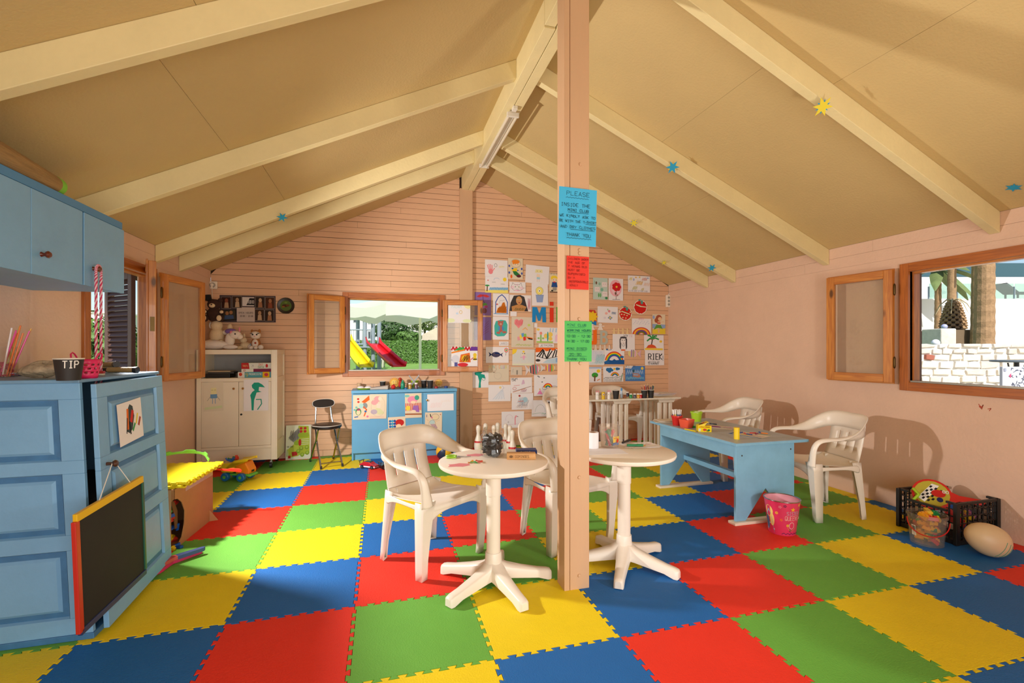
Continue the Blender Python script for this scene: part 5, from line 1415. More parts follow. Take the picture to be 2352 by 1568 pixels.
# --- notices on the centre post
NY = 2.4385
def notice(label, x0, x1, z0, z1, col, fn, tilt=0, off=0.009):
 sheet_at('notice', label, 'notice', Vector(((x0 + x1) / 2, NY, z1)), x1 - x0, z1 - z0, NW, col, fn, tilt, 0.0, 'notices on the post', off)
def n_blue(a):
 k = '#1d3038'
 a.t('PLEASE', .20, .865, .105, k, .010, .07); a.wavy(.18, .78, .825, k, .008, .006, 8)
 a.t('INSIDE THE', .06, .67, .078, k, .009, .055, .1); a.t('MINI CLUB', .24, .585, .062, k, .009, .045); a.l([(.24, .565), (.78, .565)], .008, k)
 a.t('WE KINDLY ASK TO', .03, .48, .059, k, .008, .042, .15); a.t('BE WITH THE T-SHIRT', .02, .39, .0515, k, .008, .042, .15); a.l([(.70, .375), (.98, .375)], .008, k)
 a.t('AND DRY CLOTHES', .04, .285, .062, k, .008, .045, .15); a.l([(.30, .265), (.94, .265)], .008, k)
 a.t('THANK YOU', .20, .145, .072, k, .009, .055, .1); a.wavy(.2, .85, .115, k, .008, .006, 8)
def n_red(a):
 k = '#8c2a22'
 for i, tx in enumerate(('CHILDREN UNDER', 'THE AGE OF', '7 YEARS OLD', 'MUST BE', 'SUPERVISED', 'BY A', 'RESPONSIBLE', 'ADULT')):
  a.t(tx, .06 + (.06 if i > 5 else 0), .885 - .115 * i, .066 if i == 0 else .078, k, .012, .055, .1)
def n_green(a):
 k = '#14635a'
 a.t('MINI CLUB', .10, .875, .078, k, .012, .055); a.wavy(.10, .75, .845, k, .008, .005, 7)
 a.t('WORKING HOURS', .09, .745, .068, k, .011, .05); a.wavy(.09, .94, .715, k, .008, .005, 8)
 a.t('10:00 - 12:30', .07, .60, .068, k, .011, .055); a.t('14:30 - 17:00', .05, .475, .066, k, .011, .055)
 a.t('MINI DISCO', .08, .29, .074, k, .011, .055); a.l([(.08, .26), (.78, .265)], .008, k)
 a.t('20:30', .17, .145, .09, k, .011, .06); a.l([(.1, .125), (.8, .13)], .008, k); a.t('THANK YOU', .08, .03, .08, k, .011, .06)
notice('blue notice about dry clothes, highest on the post', 0.938, 1.163, 1.905, 2.222, '#45b4e2', n_blue, -1.2)
notice('red notice about small children, middle of the post', 0.982, 1.115, 1.663, 1.846, '#dd3a2c', n_red, -0.6)
notice('green notice with the working hours, lowest on the post', 0.970, 1.132, 1.264, 1.487, '#52b85c', n_green, -0.4)

# --- photo poster and plate on the back wall
def d_poster(a):
 a.p([(.0, 0), (1, 0), (1, 1), (0, 1)], '#4a3c40')
 a.p([(.30, .02), (.62, .02), (.62, .56), (.30, .56)], '#cdb8ac')
 cols = [('#3a1c14', '#8a4a32'), ('#3c2a20', '#b08a6a'), ('#33261f', '#c0a080'), ('#4a2c1c', '#a07050')]
 for x, y, k in ((.03, .5, 0), (.22, .53, 1), (.63, .53, 2), (.81, .51, 3), (.62, .05, 1), (.80, .04, 2)):
  w_ = .17
  a.p([(x, y), (x + w_, y), (x + w_, y + .44), (x, y + .44)], '#8a8078'); a.p([(x + .006, y + .014), (x + w_ - .006, y + .014), (x + w_ - .006, y + .426), (x + .006, y + .426)], cols[k][0])
  a.e(x + .09, y + .30, .03, .08, cols[k][1]); a.p([(x + .05, y + .03), (x + .13, y + .03), (x + .12, y + .23), (x + .06, y + .23)], cols[(k + 1) % 4][1])
 a.p([(.04, .04), (.30, .08), (.29, .48), (.03, .44)], '#1c1a18'); a.p([(.055, .07), (.285, .11), (.275, .45), (.05, .41)], '#3f3a2c'); a.e(.13, .33, .03, .07, '#a8744a'); a.e(.2, .36, .03, .07, '#a8744a'); a.p([(.08, .1), (.25, .13), (.24, .26), (.09, .25)], '#46587a')
 a.p([(.40, .6), (.61, .6), (.61, .94), (.40, .94)], '#d8cdc8'); a.p([(.47, .64), (.61, .64), (.61, .9), (.53, .9)], '#1c1a1a'); a.t('STUDIO', .475, .70, .023, '#ece4e0', .005, .12); a.t('OPEN HOURS', .33, .32, .027, '#5a4a44', .004, .06); a.t('20:00 - 22:30', .36, .2, .018, '#5a4a44', .004, .06)
wall_sheet('dark photo poster with small portraits left of the back window', (505.5, 678.5, 634, 740), '#3a3034', d_poster, 0.9, name='photo_poster', cat='poster', group=None)
pc = onY(657, 702, YB)
pl = MB(); pl.lathe([(0.0, 0.0), (0.085, 0.0), (0.098, 0.012), (0.098, 0.016), (0.085, 0.010), (0.0, 0.006)], 32)
plate = pl.build('wall_plate', mat('dark_rim', '#2c2418', 0.4), origin=(0, 0, 0), smooth=True)
plate.matrix_world = T(pc.x, YB - 0.001, pc.z) @ Rx(R(90)); tag(plate, 'round dark green decorated plate on the back wall', 'plate')
ar = Art(0.17, 0.17); ar.e(.5, .5, .48, .48, '#4a5a2a'); ar.e(.5, .5, .4, .4, '#566a30'); ar.e(.45, .5, .2, .1, '#4a2a1a'); ar.e(.62, .52, .12, .07, '#6a3a22'); ar.e(.34, .42, .1, .06, '#8a5a2a'); ar.e(.5, .72, .1, .06, '#6f8a3a')
for k in range(28): ar.e(.5 + .54 * math.cos(k * .2244), .5 + .54 * math.sin(k * .2244), .014, .014, '#a09058')
ar.mb.v = [Vector((p.x, p.y + 0.085, p.z + 0.0085)) for p in ar.mb.v]
ar.mb.build('artwork', INK, plate)
# --- power strip, socket
sw = onY(1535, 692, YB)
ps = thing('power_strip', 'white multi-socket power strip by the right end of the back wall', 'power strip', (sw.x - 0.02, YB - 0.004, sw.z - 0.09))
mb = MB(); mb.box(-0.034, 0.034, -0.04, 0.002, 0, 0.185); mb.build('body', PLASTIC, ps, bevel=0.008)
for k in range(3):
 mb = MB(); mb.cyl((0.0, -0.042, 0.04 + k * 0.052), (0.0, -0.038, 0.04 + k * 0.052), 0.019, n=16); so_ = mb.build('socket', mat('grey_socket', '#a8a294', 0.5), ps)
 mb = MB(); mb.cyl((-0.007, -0.044, 0.04 + k * 0.052), (-0.007, -0.041, 0.04 + k * 0.052), 0.003, n=6); mb.cyl((0.007, -0.044, 0.04 + k * 0.052), (0.007, -0.041, 0.04 + k * 0.052), 0.003, n=6); mb.build('hole', mat('black_plastic'), so_)
mb = MB(); mb.tube([(0.01, -0.03, 0.185), (0.02, -0.035, 0.21), (0.045, -0.03, 0.21), (0.05, -0.02, 0.13), (0.05, -0.012, 0.0)], 0.004, 6); mb.build('cable', mat('white_cable', '#ddd6c8', 0.5), ps, smooth=True)
sk_ = onY(486, 656, YB)
sc_ = thing('wall_socket', 'white wall socket with a plug in the back left corner', 'socket', (sk_.x + 0.02, YB - 0.001, sk_.z - 0.04))
mb = MB(); mb.box(-0.045, 0.045, -0.03, 0, 0, 0.09); mb.build('body', PLASTIC, sc_, bevel=0.006)
mb = MB(); mb.cyl((0, -0.032, 0.045), (0, -0.029, 0.045), 0.03, n=18); mb.build('recess', mat('grey_socket'), sc_)
mb = MB(); mb.cyl((0, -0.06, 0.045), (0, -0.03, 0.045), 0.017, n=14); mb.box(-0.008, 0.008, -0.062, -0.05, 0.0, 0.045); mb.build('plug', PLASTIC, sc_, bevel=0.003)
mb = MB(); mb.tube([(0, -0.056, 0.0), (0.002, -0.052, -0.06), (0.006, -0.045, -0.16), (0.008, -0.04, -0.42)], 0.0035, 6); mb.build('cable', mat('white_cable'), sc_, smooth=True)
# --- red marks on the right wall are flat paint
# --- paper stars on the rafters
def star(label, c, r_, c1, c2, nrm):
 u, v = orth(nrm)
 mb = MB(); pts = []
 for i in range(12):
  q = r_ if i % 2 == 0 else r_ * .42
  pts.append(Vector(c) + (u * math.cos(i * math.pi / 6) + v * math.sin(i * math.pi / 6)) * q)
 n_ = Vector(nrm).normalized() * 0.0008
 mb.add([p + n_ for p in pts] + [p - n_ for p in pts], [tuple(range(12)), tuple(range(23, 11, -1))] + [(i, (i + 1) % 12, 12 + (i + 1) % 12, 12 + i)[::-1] for i in range(12)])
 o = mb.build('paper_star', paper_mat(c1), origin=c); tag(o, label, 'decoration', 'paper stars on the ceiling')
 mb = MB(); p2 = []
 for i in range(12):
  q = r_ * .72 if i % 2 == 1 else r_ * .3
  p2.append((u * math.cos(i * math.pi / 6) + v * math.sin(i * math.pi / 6)) * q - n_ * 2)
 mb.add(p2 + [p - n_ for p in p2], [tuple(range(12)), tuple(range(23, 11, -1))] + [(i, (i + 1) % 12, 12 + (i + 1) % 12, 12 + i) for i in range(12)]); mb.build('inner_star', paper_mat(c2), o)
def on_rafter(px, py, y, side):
 """underside of a rafter seen through a pixel"""
 d_ = sight(px, py); t = y / d_.y
 return EYE + d_ * t
YEL, BLU = '#e3cf3a', '#2f9ac0'
for lb, px, py, Yr, r_, c1, c2, side in (('yellow and blue paper star on the nearest right rafter', 1890, 245, 2.29, 0.06, YEL, BLU, 1), ('blue and yellow paper star on the second right rafter', 1545, 384, 3.61, 0.06, BLU, YEL, 1),
         ('small paper star on the third right rafter near the post', 1456, 512, 4.87, 0.05, YEL, BLU, 1), ('blue and yellow paper star at the low end of the third right rafter', 1635, 615, 4.87, 0.055, BLU, YEL, 1),
         ('small paper star on the farthest right rafter', 1525, 603, 5.38, 0.04, YEL, BLU, 1), ('blue paper star on the left slope rafter', 648, 499, 4.872, 0.05, BLU, YEL, 0)):
 p_ = on_rafter(px, py, Yr, side)
 star(lb, p_, r_, c1, c2, (-0.25 if side else 0.3, -0.75, -0.6))
p_ = onX(2328, 431, 4.0)
rz_ = roof_z(3.75)
d_ = sight(2328, 431); t_ = (ZA + XA * MR - EYE.z - 0.004) / (d_.z + MR * d_.x)
star('plain blue paper star flat on the right ceiling slope at the frame edge', EYE + d_ * t_, 0.045, BLU, '#3aa6cc', (-MR, 0, -1))

# ================================================================== SMALL THINGS
def col(name, c, rough=0.45, **k): return mat(name, c, rough, **k)
CARD = mat('brown_cardboard', '#b07a4a', 0.75, var=0.08, vscale=8)
BLACKC = col('black_paper_cup', '#221f1e', 0.6)
def at(px, py, z_): p = onZ(px, py, z_); return (p.x, p.y, z_)
def one(name, label, cat, mb, m_, group=None, smooth=True, bevel=0, **k):
 o = mb.build(name, m_, smooth=smooth, bevel=bevel, **k)
 return tag(o, label, cat, group)
def cup_parts(root, r0, r1, h, m_, rim=None, wall=0.0025, n=24):
 mb = MB(); mb.lathe([(0.0, 0.0), (r0, 0.0), (r1, h), (r1 - wall, h), (r0 - wall, 0.004), (0.0, 0.004)], n, cap=False)
 b = mb.build('body', m_, root, smooth=True, angle=30)
 if rim:
  mb = MB(); mb.tube([(r1 * math.cos(a * math.pi / 12), r1 * math.sin(a * math.pi / 12), h) for a in range(24)], 0.003, 6, closed=True)
  mb.build('rim', rim, root, smooth=True)
 return b
def cup(label, loc, r0=0.027, r1=0.037, h=0.085, m_=None, group=None, rim=None, cat='cup', name='paper_cup'):
 t = thing(name, label, cat, loc, 0, group)
 cup_parts(t, r0, r1, h, m_ or BLACKC, rim or mat('white_rim', '#e6dfd2', 0.5))
 return t
def sticks(label, loc, n, r_in, h, cols, length, group, rad=0.0035, name='coloured_pencil', cat='pencil', z0=0.006, spread=1.0):
 """pencils standing in a cup; each is its own thing"""
 for k in range(n):
  a = random.uniform(0, 6.283); q = r_in * math.sqrt(random.random()) * 0.8
  b = a + random.uniform(-.5, .5)
  p0 = Vector((loc[0] + q * 0.5 * math.cos(a), loc[1] + q * 0.5 * math.sin(a), loc[2] + z0))
  p1 = p0 + Vector((math.cos(b) * 0.20 * spread, math.sin(b) * 0.20 * spread, 1)).normalized() * length * random.uniform(.86, 1.05)
  c_ = cols[k % len(cols)]
  mb = MB(); mb.cyl(p0, p0 + (p1 - p0) * .88, rad, n=6)
  o = one(name, label, cat, mb, col('pencil_' + c_.lstrip('#'), c_, 0.4), group, False)
  mb = MB(); mb.cyl(p0 + (p1 - p0) * .88 - o.location, p1 - o.location, rad, rad * .25, n=6); mb.build('tip', col('pencil_wood', '#d9b48a', 0.6) if name == 'coloured_pencil' else col('pencil_' + cols[(k + 2) % len(cols)].lstrip('#'), cols[(k + 2) % len(cols)], 0.4), o)
def flat_sheet(label, c, w_, h_, rz, colr, art=None, name='sheet_of_paper', cat='paper', group=None, th=0.0006):
 mb = MB(); mb.box(-w_ / 2, w_ / 2, -h_, 0, 0, th)
 o = mb.build(name, paper_mat(colr), origin=(0, 0, 0)); tag(o, label, cat, group)
 if art:
  a = Art(w_, h_); art(a); a.mb.v = [p + Vector((0, 0, th)) for p in a.mb.v]; a.mb.build('artwork', INK, o)
 o.matrix_world = T(*c) @ Rz(rz) @ T(0, h_ / 2, 0)
 return o
def block_box(label, loc, s, rz, m_, cat, name, art=None, face='front', bevel=0.002, group=None, artcol=None):
 """cuboid box with printing on the side that faces the room (-y)"""
 mb = MB(); mb.box(-s[0] / 2, s[0] / 2, -s[1] / 2, s[1] / 2, 0, s[2])
 o = mb.build(name, m_, origin=(0, 0, 0), bevel=bevel); tag(o, label, cat, group)
 o.location = loc; o.rotation_euler = (0, 0, rz)
 if art:
  a = Art(s[0], s[2]); art(a)
  a.mb.v = [Vector((p.x, -s[1] / 2 - p.z, p.y + s[2])) for p in a.mb.v]
  a.mb.build('print', INK, o)
 return o

# ---------------------------------------------------------------- near counter
ZC = 1.1945
c_ = at(158, 873, ZC)
t = cup('black paper cup lettered TIP on the near blue counter', c_, 0.041, 0.052, 0.096)
ar = Art(0.06, 0.05); ar.t('TIP', .05, .2, .33, '#e6e2da', .07, .6)
wr = []
for p in ar.mb.v:
 zz = 0.046 + (p.y + 0.05); rr = 0.041 + 0.011 * zz / 0.096 + 0.0006 + p.z * 0.2
 a = -math.pi / 2 + 0.62 + p.x / rr
 wr.append(Vector((rr * math.cos(a), rr * math.sin(a), zz)))
ar.mb.v = wr
ar.mb.build('lettering', INK, t)
PINKP = col('magenta_plastic', '#d8245e', 0.35)
c_ = at(196, 868, ZC)
c_ = (c_[0], c_[1] + 0.01, ZC)
t = thing('plastic_basket', 'small magenta plastic basket with holes beside the TIP cup', 'basket', c_); t.scale = (1.2, 1.2, 1.15)
n = 24; rows = []
for j, (r_, z_) in enumerate(((0.034, 0.0), (0.036, 0.012), (0.0372, 0.02), (0.0384, 0.028), (0.0396, 0.036), (0.0408, 0.044), (0.042, 0.052), (0.0432, 0.060), (0.045, 0.078))):
 rows.append([(r_ * math.cos(2 * math.pi * i / n), r_ * math.sin(2 * math.pi * i / n), z_) for i in range(n)])
mb = MB(); mb.grid(rows, loop=True, skip=lambda i, j: i in (2, 4, 6) and j % 2 == (i // 2) % 2); mb.add(rows[0], [tuple(range(n - 1, -1, -1))]); mb.build('body', PINKP, t, smooth=True, solid=0.002)
for s in (-1, 1):
 mb = MB(); mb.tube([(s * 0.045 * math.cos(R(-28)), 0.045 * math.sin(R(-28)), 0.078), (s * 0.046, -0.012, 0.100), (s * 0.046, 0.0, 0.106), (s * 0.046, 0.012, 0.100), (s * 0.045 * math.cos(R(28)), 0.045 * math.sin(R(28)), 0.078)], 0.003, 6); mb.build('handle', PINKP, t, smooth=True)
c_ = at(88, 869, ZC)
mb = MB()
rows = []
for j in range(11):
 b = -math.pi / 2 + math.pi * j / 10
 rows.append([(0.085 * math.cos(b) * math.cos(i * .3142) * (1 + .10 * math.sin(3 * i * .3142 + j)) + 0.015 * math.sin(b * 2), 0.05 * math.cos(b) * math.sin(i * .3142) * (1 + .08 * math.cos(2 * i * .3142 + j)), 0.034 + 0.034 * math.sin(b) * (1 + .25 * math.sin(i * .3142 * 2 + 1))) for i in range(20)])
mb.grid(rows, loop=True); zmin = min(p.z for p in mb.v); mb.v = [Vector((p.x + c_[0], p.y + c_[1] + .03, p.z - zmin + ZC)) for p in mb.v]
one('pumice_stone', 'rough grey brown stone on the near blue counter', 'stone', mb, mat('rough_stone', '#b09a7c', 0.85, bump=0.9, bscale=60, var=0.4, vscale=25))
# glass with drinking straws
c_ = at(4, 866, ZC); c_ = (c_[0] + 0.0, c_[1] + 0.02, ZC)
t = thing('straw_holder', 'clear plastic holder at the left edge on the near blue counter', 'holder', c_)
ring = [(-0.034, -0.034), (0.034, -0.034), (0.034, 0.034), (-0.034, 0.034)]
mb = MB(); mb.grid([[(x, y, 0.0) for x, y in ring], [(x, y, 0.15) for x, y in ring]], loop=True); mb.add([(x, y, 0.002) for x, y in ring], [(0, 1, 2, 3)]); mb.build('body', thin_glass('clear_plastic', '#faf6f2', clear=0.97), t, solid=0.002)
mb = MB(); random.seed(3)
for k in range(26): mb.cbox((0, 0, 0), (0.02, 0.012, 0.004), T(random.uniform(-.02, .02), random.uniform(-.02, .02), random.uniform(.006, .07)) @ Rz(random.random() * 6) @ Rx(random.random() * 3))
tag(mb.build('paper_bits', col('red_white_bits', '#c0405a', 0.6), t), kind='stuff')
for k, cc in enumerate(('#e8742a', '#e4509a', '#e0a33a', '#d8d05a', '#e86a4a', '#e4509a', '#f0e6e6', '#e8742a')):
 a = k * .8
 p0 = Vector((c_[0] + .018 * math.cos(a), c_[1] + .018 * math.sin(a), ZC + 0.004)); p1 = p0 + Vector((0.055 + .012 * (k % 3), 0.03 * math.sin(a), 0.215 + 0.012 * (k % 4)))
 mb = MB(); mb.tube([p0, p1], 0.0035, 8)
 one('drinking_straw', 'bright plastic straw sticking out of the clear holder on the near counter', 'straw', mb, col('straw_' + cc.lstrip('#'), cc, 0.3), 'straws in the clear holder')
GRIP = mat('tan_grip_tape', '#a98a58', 0.7, bump=0.3, bscale=80)
for k, (a, b, lb) in enumerate((((200, 846, .025), (316, 846, .025), 'racket handle with tan grip lying at the back corner of the near counter'), ((175, 842, .022), (268, 838, .045), 'black racket handle with tan grip behind the magenta basket'))):
 p0 = onZ(a[0], a[1], ZC + a[2]); p1 = onZ(b[0], b[1], ZC + b[2])
 p0.z = p1.z = ZC + (0.017 if k == 0 else 0.0495)
 if k: p0.z = ZC + 0.02; p1.z = ZC + 0.05
 d_ = (p1 - p0);
 if d_.length > .33: p0 = p1 - d_.normalized() * .33
 t = thing('racket_handle', lb, 'racket', p0, 0, 'racket handles on the near counter')
 d_ = p1 - p0
 mb = MB(); mb.cyl((0, 0, 0), d_ * .45, 0.013, n=10); mb.build('shaft', col('black_shaft', '#181614', 0.4), t, smooth=True)
 mb = MB(); mb.cyl(d_ * .42, d_ * .93, 0.0155, 0.0165, n=12); mb.build('grip', GRIP, t, smooth=True)
 mb = MB(); mb.cyl(d_ * .93, d_, 0.018, 0.0185, n=12); mb.build('butt_cap', col('black_shaft', '#181614', 0.4), t, smooth=True)
c_ = at(224, 862, ZC)
t = block_box('red and white eraser block beside the magenta basket', c_, (0.055, 0.03, 0.022), R(10), col('white_rubber', '#e2dccd', 0.6), 'eraser', 'eraser')
mb = MB(); mb.box(-0.0285, 0.0285, -0.016, 0.016, 0.010, 0.0235); mb.build('red_sleeve', col('red_rubber', '#b82a22', 0.5), t, bevel=0.001)
for k, (x0, y0, x1, y1, cc) in enumerate(((25, 862, 66, 858, '#4a3aa0'), (28, 860, 70, 856, '#2a2a58'))):
 p0, p1 = onZ(x0, y0, ZC + .006), onZ(x1, y1, ZC + .006)
 mb = MB(); mb.cyl(p0, p0 + (p1 - p0).normalized() * .13, 0.006, n=8)
 one('marker', ['violet', 'navy', 'pink'][k] + ' marker lying behind the stone on the near counter', 'marker', mb, col('marker_' + cc.lstrip('#'), cc, 0.35), 'markers on the near counter')

# blackboard hanging on the door knob
bb = thing('blackboard', "child's blackboard with a coloured frame hanging from the open blue door", 'blackboard', (-1.213, 2.645, 0.40))
bb.rotation_euler = (R(3.6), 0, R(-3.5))
mb = MB(); mb.box(-0.004, 0.004, -0.235, 0.235, -0.24, 0.24); mb.build('board', mat('chalkboard_black', '#1b1916', 0.75, var=0.25, vscale=6), bb)
for n_, a, b, cc in (('frame_top', (-0.008, -0.25, 0.228), (0.010, 0.25, 0.262), '#e2b414'), ('frame_bottom', (-0.008, -0.25, -0.262), (0.010, 0.25, -0.236), '#26345c'), ('frame_near', (-0.008, -0.262, -0.25), (0.010, -0.234, 0.232), '#c02a1c'), ('frame_far', (-0.008, 0.238, -0.236), (0.010, 0.254, 0.228), '#23573f')):
 member(bb, n_, col('frame_' + cc.lstrip('#'), cc, 0.4), a, b, 0.003)
kn = NC_DOOR @ Vector((DW - 0.055, -0.028, 0.762))
Mi = (T(*bb.location) @ bb.rotation_euler.to_matrix().to_4x4()).inverted()
k_ = Mi @ kn
mb = MB(); mb.tube([(0.0, -0.09, 0.26), k_ + Vector((0, -0.008, 0.0)), k_ + Vector((0, 0.0, 0.008)), k_ + Vector((0, 0.008, 0.0)), (0.0, 0.15, 0.26)], 0.002, 5); mb.build('string', col('white_string', '#e2dccf', 0.8), bb)

# ---------------------------------------------------------------- on and under the wall cupboard
ZU = 1.67 + 0.415
d_ = Vector((-0.06, 0.62, 0)).normalized()
e_ = Vector((-1.535, 2.83, ZU + 0.044))
t = thing('rolled_mat', 'rolled straw mat with a green end on top of the wall cupboard', 'mat', e_ - d_ * 0.7)
mb = MB(); mb.cyl((0, 0, 0), d_ * 0.675, 0.043, n=24); mb.build('roll', mat('straw_weave', '#9c7b4c', 0.8, bump=0.7, bscale=120, var=0.3, vscale=60, stretch=(1, 0.05, 1)), t, smooth=True)
mb = MB(); mb.cyl(d_ * 0.66, d_ * 0.70, 0.044, n=24); mb.build('end_band', col('lime_cloth', '#7dc03a', 0.7), t, smooth=True)
mb = MB(); mb.ell((-1.665, 2.36, ZU + 0.09), (0.085, 0.13, 0.09)); mb.ell((-1.68, 2.50, ZU + 0.05), (0.06, 0.05, 0.05))
one('sun_hat', 'yellow cloth bundle behind the rolled mat', 'hat', mb, col('yellow_cloth', '#d99a1e', 0.7))
p_ = onX(112, 428, -1.55)
mb = MB(); mb.lathe([(0.0, 0.0), (0.055, 0.0), (0.075, 0.012), (0.07, 0.02), (0.0, 0.026)], 24, c=(-1.60, 2.93, ZU))
one('white_dish', 'flat white dish beyond the green end of the rolled mat', 'dish', mb, PLASTIC)
# candy striped ropes on the knob
ky, kz = 2.62 + 0.335 + 0.08, 1.67 + 0.092
for o_, lb in ((0, 'x'),):
 t = thing('skipping_rope', 'pink and white twisted skipping rope hung over the wall cupboard knob', 'rope', (-1.46, ky, kz - 0.66))
 pts = [(0.0, -0.014, 0.0)]
 L0 = [(0.0, -0.024, z_) for z_ in (0.02, 0.15, 0.3, 0.45, 0.6, 0.655)] + [(0.0, -0.010, 0.676), (0.0, 0.008, 0.676)] + [(0.0, 0.022, z_) for z_ in (0.655, 0.6, 0.45, 0.3, 0.15, 0.02)]
 fine = spline(L0, 14)
 cols_ = [col('pink_strand', '#c8285a', 0.5), col('white_strand', '#e6c6cc', 0.5)]
 for s_ in range(4):
  q = []
  for i, p in enumerate(fine):
   a = i * 0.95 + s_ * math.pi / 2
   p = Vector(p); tg = Vector(fine[min(i + 1, len(fine) - 1)]) - Vector(fine[max(i - 1, 0)])
   u, v = orth(tg)
   q.append(p + (u * math.cos(a) + v * math.sin(a)) * 0.0036)
  mb = MB(); mb.tube(q, 0.0035, 5); mb.build('strand', cols_[s_ % 2], t, smooth=True)

# ---------------------------------------------------------------- cardboard box, mats, rackets (left floor)
bx = thing('cardboard_box', 'torn brown cardboard box of toys on the floor by the blue cupboard', 'box', (-1.58, 3.945, 0.0), R(-4.5))
hx, hy, hz = 0.28, 0.295, 0.395
th = 0.005
mb = MB(); mb.box(-hx, hx, -hy, hy, 0.001, th); mb.build('bottom', CARD, bx)
mb = MB(); mb.box(-hx, hx, hy - th, hy, th, hz); mb.build('panel', CARD, bx)
mb = MB(); mb.box(-hx, -hx + th, -hy, hy - th, th, hz); mb.build('panel', CARD, bx)
MYZ = Matrix(((0, 0, 1, 0), (1, 0, 0, 0), (0, 1, 0, 0), (0, 0, 0, 1)))      # (y, z) outlines, thickness along x
mb = MB(); mb.prism([(-hy + .02, .0), (hy - th, .0), (hy - th, hz), (-hy, hz), (-hy, .335), (-hy + .045, .325), (-hy + .10, .285), (-hy + .14, .215), (-hy + .135, .13), (-hy + .10, .05)], hx - th, hx, MYZ); mb.build('panel', CARD, bx)
mb = MB(); mb.prism([(-hx, .0), (hx - .13, 0), (hx - .10, .03), (hx - .07, .08), (hx - .10, .16), (hx - .06, .27), (hx - .01, .33), (hx, .335), (hx, hz), (-hx, hz)], -hy, -hy + th, MXZ); mb.build('panel', CARD, bx)
mb = MB(); mb.prism([(-hy + .05, .325), (-hy + .10, .285), (-hy + .14, .215), (-hy + .14, .10), (-hy + .11, .10), (-hy + .09, .22), (-hy + .06, .29)], hx - 0.05, hx - 0.045, MYZ); mb.build('torn_flap', mat('dark_cardboard', '#7d5230', 0.8), bx)
mb = MB(); mb.prism([(-hx, -hy), (hx, -hy), (hx, hy), (-hx, hy)], hz, hz + 0.004); mb.build('top_flap', CARD, bx)
mb = MB(); mb.box(hx - .002, hx + .0012, -hy + .15, hy - .005, hz - .05, hz + .002); mb.box(hx - .12, hx - .02, -hy - .0012, -hy + .0, .05, hz); mb.build('clear_tape', mat('clear_tape', '#c79a6c', 0.15, spec=0.8), bx)
mb = MB(); mb.prism([(0, 0), (0.07, -.02), (0, 0.09)], 0, 0.004, T(hx, hy - 0.06, 0.001) @ Rz(R(20)) @ Rx(R(90))); mb.build('corner_flap', CARD, bx)
random.seed(21)
TOY = ['#c8301f', '#e0b814', '#2a8a3a', '#2456a8', '#e0b814', '#2a8a3a', '#2456a8', '#c8301f']
TOYM = [col('toy_' + c_.lstrip('#'), c_, 0.35) for c_ in TOY[:4]]
bw_ = T(*bx.location) @ Rz(R(-4.5))
for k in range(22):
 lx, ly, lz = hx - random.uniform(.05, .17), -hy + random.uniform(.05, .16), 0.02 + (k / 22) * 0.27
 mb = MB()
 M = Rz(random.random() * 6) @ Rx(random.random() * 2)
 mb.cbox((0, 0, 0), (.055, .022, .016), M); mb.cbox((0.018, 0, 0.012), (.016, .05, .012), M); mb.cyl((-.018, 0, .008), (-.018, 0, .02), .009, n=8, M=M)
 P = bw_ @ Vector((lx, ly, lz))
 mb.v = [p + P for p in mb.v]
 one('toy_piece', 'small bright plastic toy piece inside the torn cardboard box', 'toy', mb, TOYM[k % 4], 'toy pieces in the torn box', False)
for k, (lx, ly) in enumerate(((hx - .02, -hy - .01), (hx - .05, -hy - .045), (hx + .01, -hy + .03), (hx - .10, -hy - .03))):
 mb = MB(); M = Rz(k * 1.3)
 mb.cbox((0, 0, .009), (.055, .024, .016), M); mb.cbox((0.014, 0, .022), (.014, .04, .010), M)
 P = bw_ @ Vector((lx, ly, 0)); mb.v = [p + P for p in mb.v]
 one('toy_piece', 'small bright plastic toy piece spilled at the foot of the cardboard box', 'toy', mb, TOYM[(k + 1) % 4], 'toy pieces spilled from the box', False)
# yellow mats stacked on the box
for k in range(4):
 P = [(x - .3, y - .3) for x, y in tile_outline(0, .6, 0, .6, False, False, False, False)]
 me = foam_mesh(P, FOAM[2], 0.012, 0.012, 'loose_foam_mat')
 o = D.objects.new('loose_foam_mat', me); COL.objects.link(o)
 o.location = (bx.location.x + 0.03 + 0.012 * k, bx.location.y - 0.005 * k + 0.01, hz + 0.0045 + 0.0125 * k); o.rotation_euler = (0, 0, R(-4.5 + (2, -3, 1.5, -1)[k])); o.scale = (0.97, 0.97, 1)
 tag(o, ['lowest', 'second', 'third', 'topmost'][k] + ' yellow foam mat of the stack on the cardboard box', 'mat', 'yellow mats on the box')
# green and red edge strips lying on them
def strip_obj(label, m_, pts, wd=0.035):
 """toothed foam edging bent along a path; flat side normal given by the path's sideways vector"""
 mb = MB(); fine = spline(pts, 10); a = []; b = []
 for i, p in enumerate(fine):
  p = Vector(p); w_ = wd * (0.55 if (i // 4) % 2 else 1.0)
  a.append(p); b.append(p + Vector((0.3, -0.25, 0.9)).normalized() * w_)
 mb.grid([a, b])
 one('foam_edge_strip', label, 'foam strip', mb, m_, None, False, solid=0.008)
zt = hz + 0.058
P0 = Vector(bx.location)
strip_obj('green toothed foam edging arched over the yellow mats', FOAM[1], [(P0.x - .28, P0.y - .26, zt + .004), (P0.x - .10, P0.y + .0, zt + .055), (P0.x + .06, P0.y + .18, zt + .085), (P0.x + .22, P0.y + .27, zt + .06), (P0.x + .28, P0.y + .25, zt + .004)], 0.03)
strip_obj('red toothed foam edging sticking out from under the yellow mats', FOAM[0], [(P0.x + .18, P0.y + .22, hz + .004), (P0.x + .30, P0.y + .22, hz + .003), (P0.x + .52, P0.y + .20, hz - .025)], 0.025)
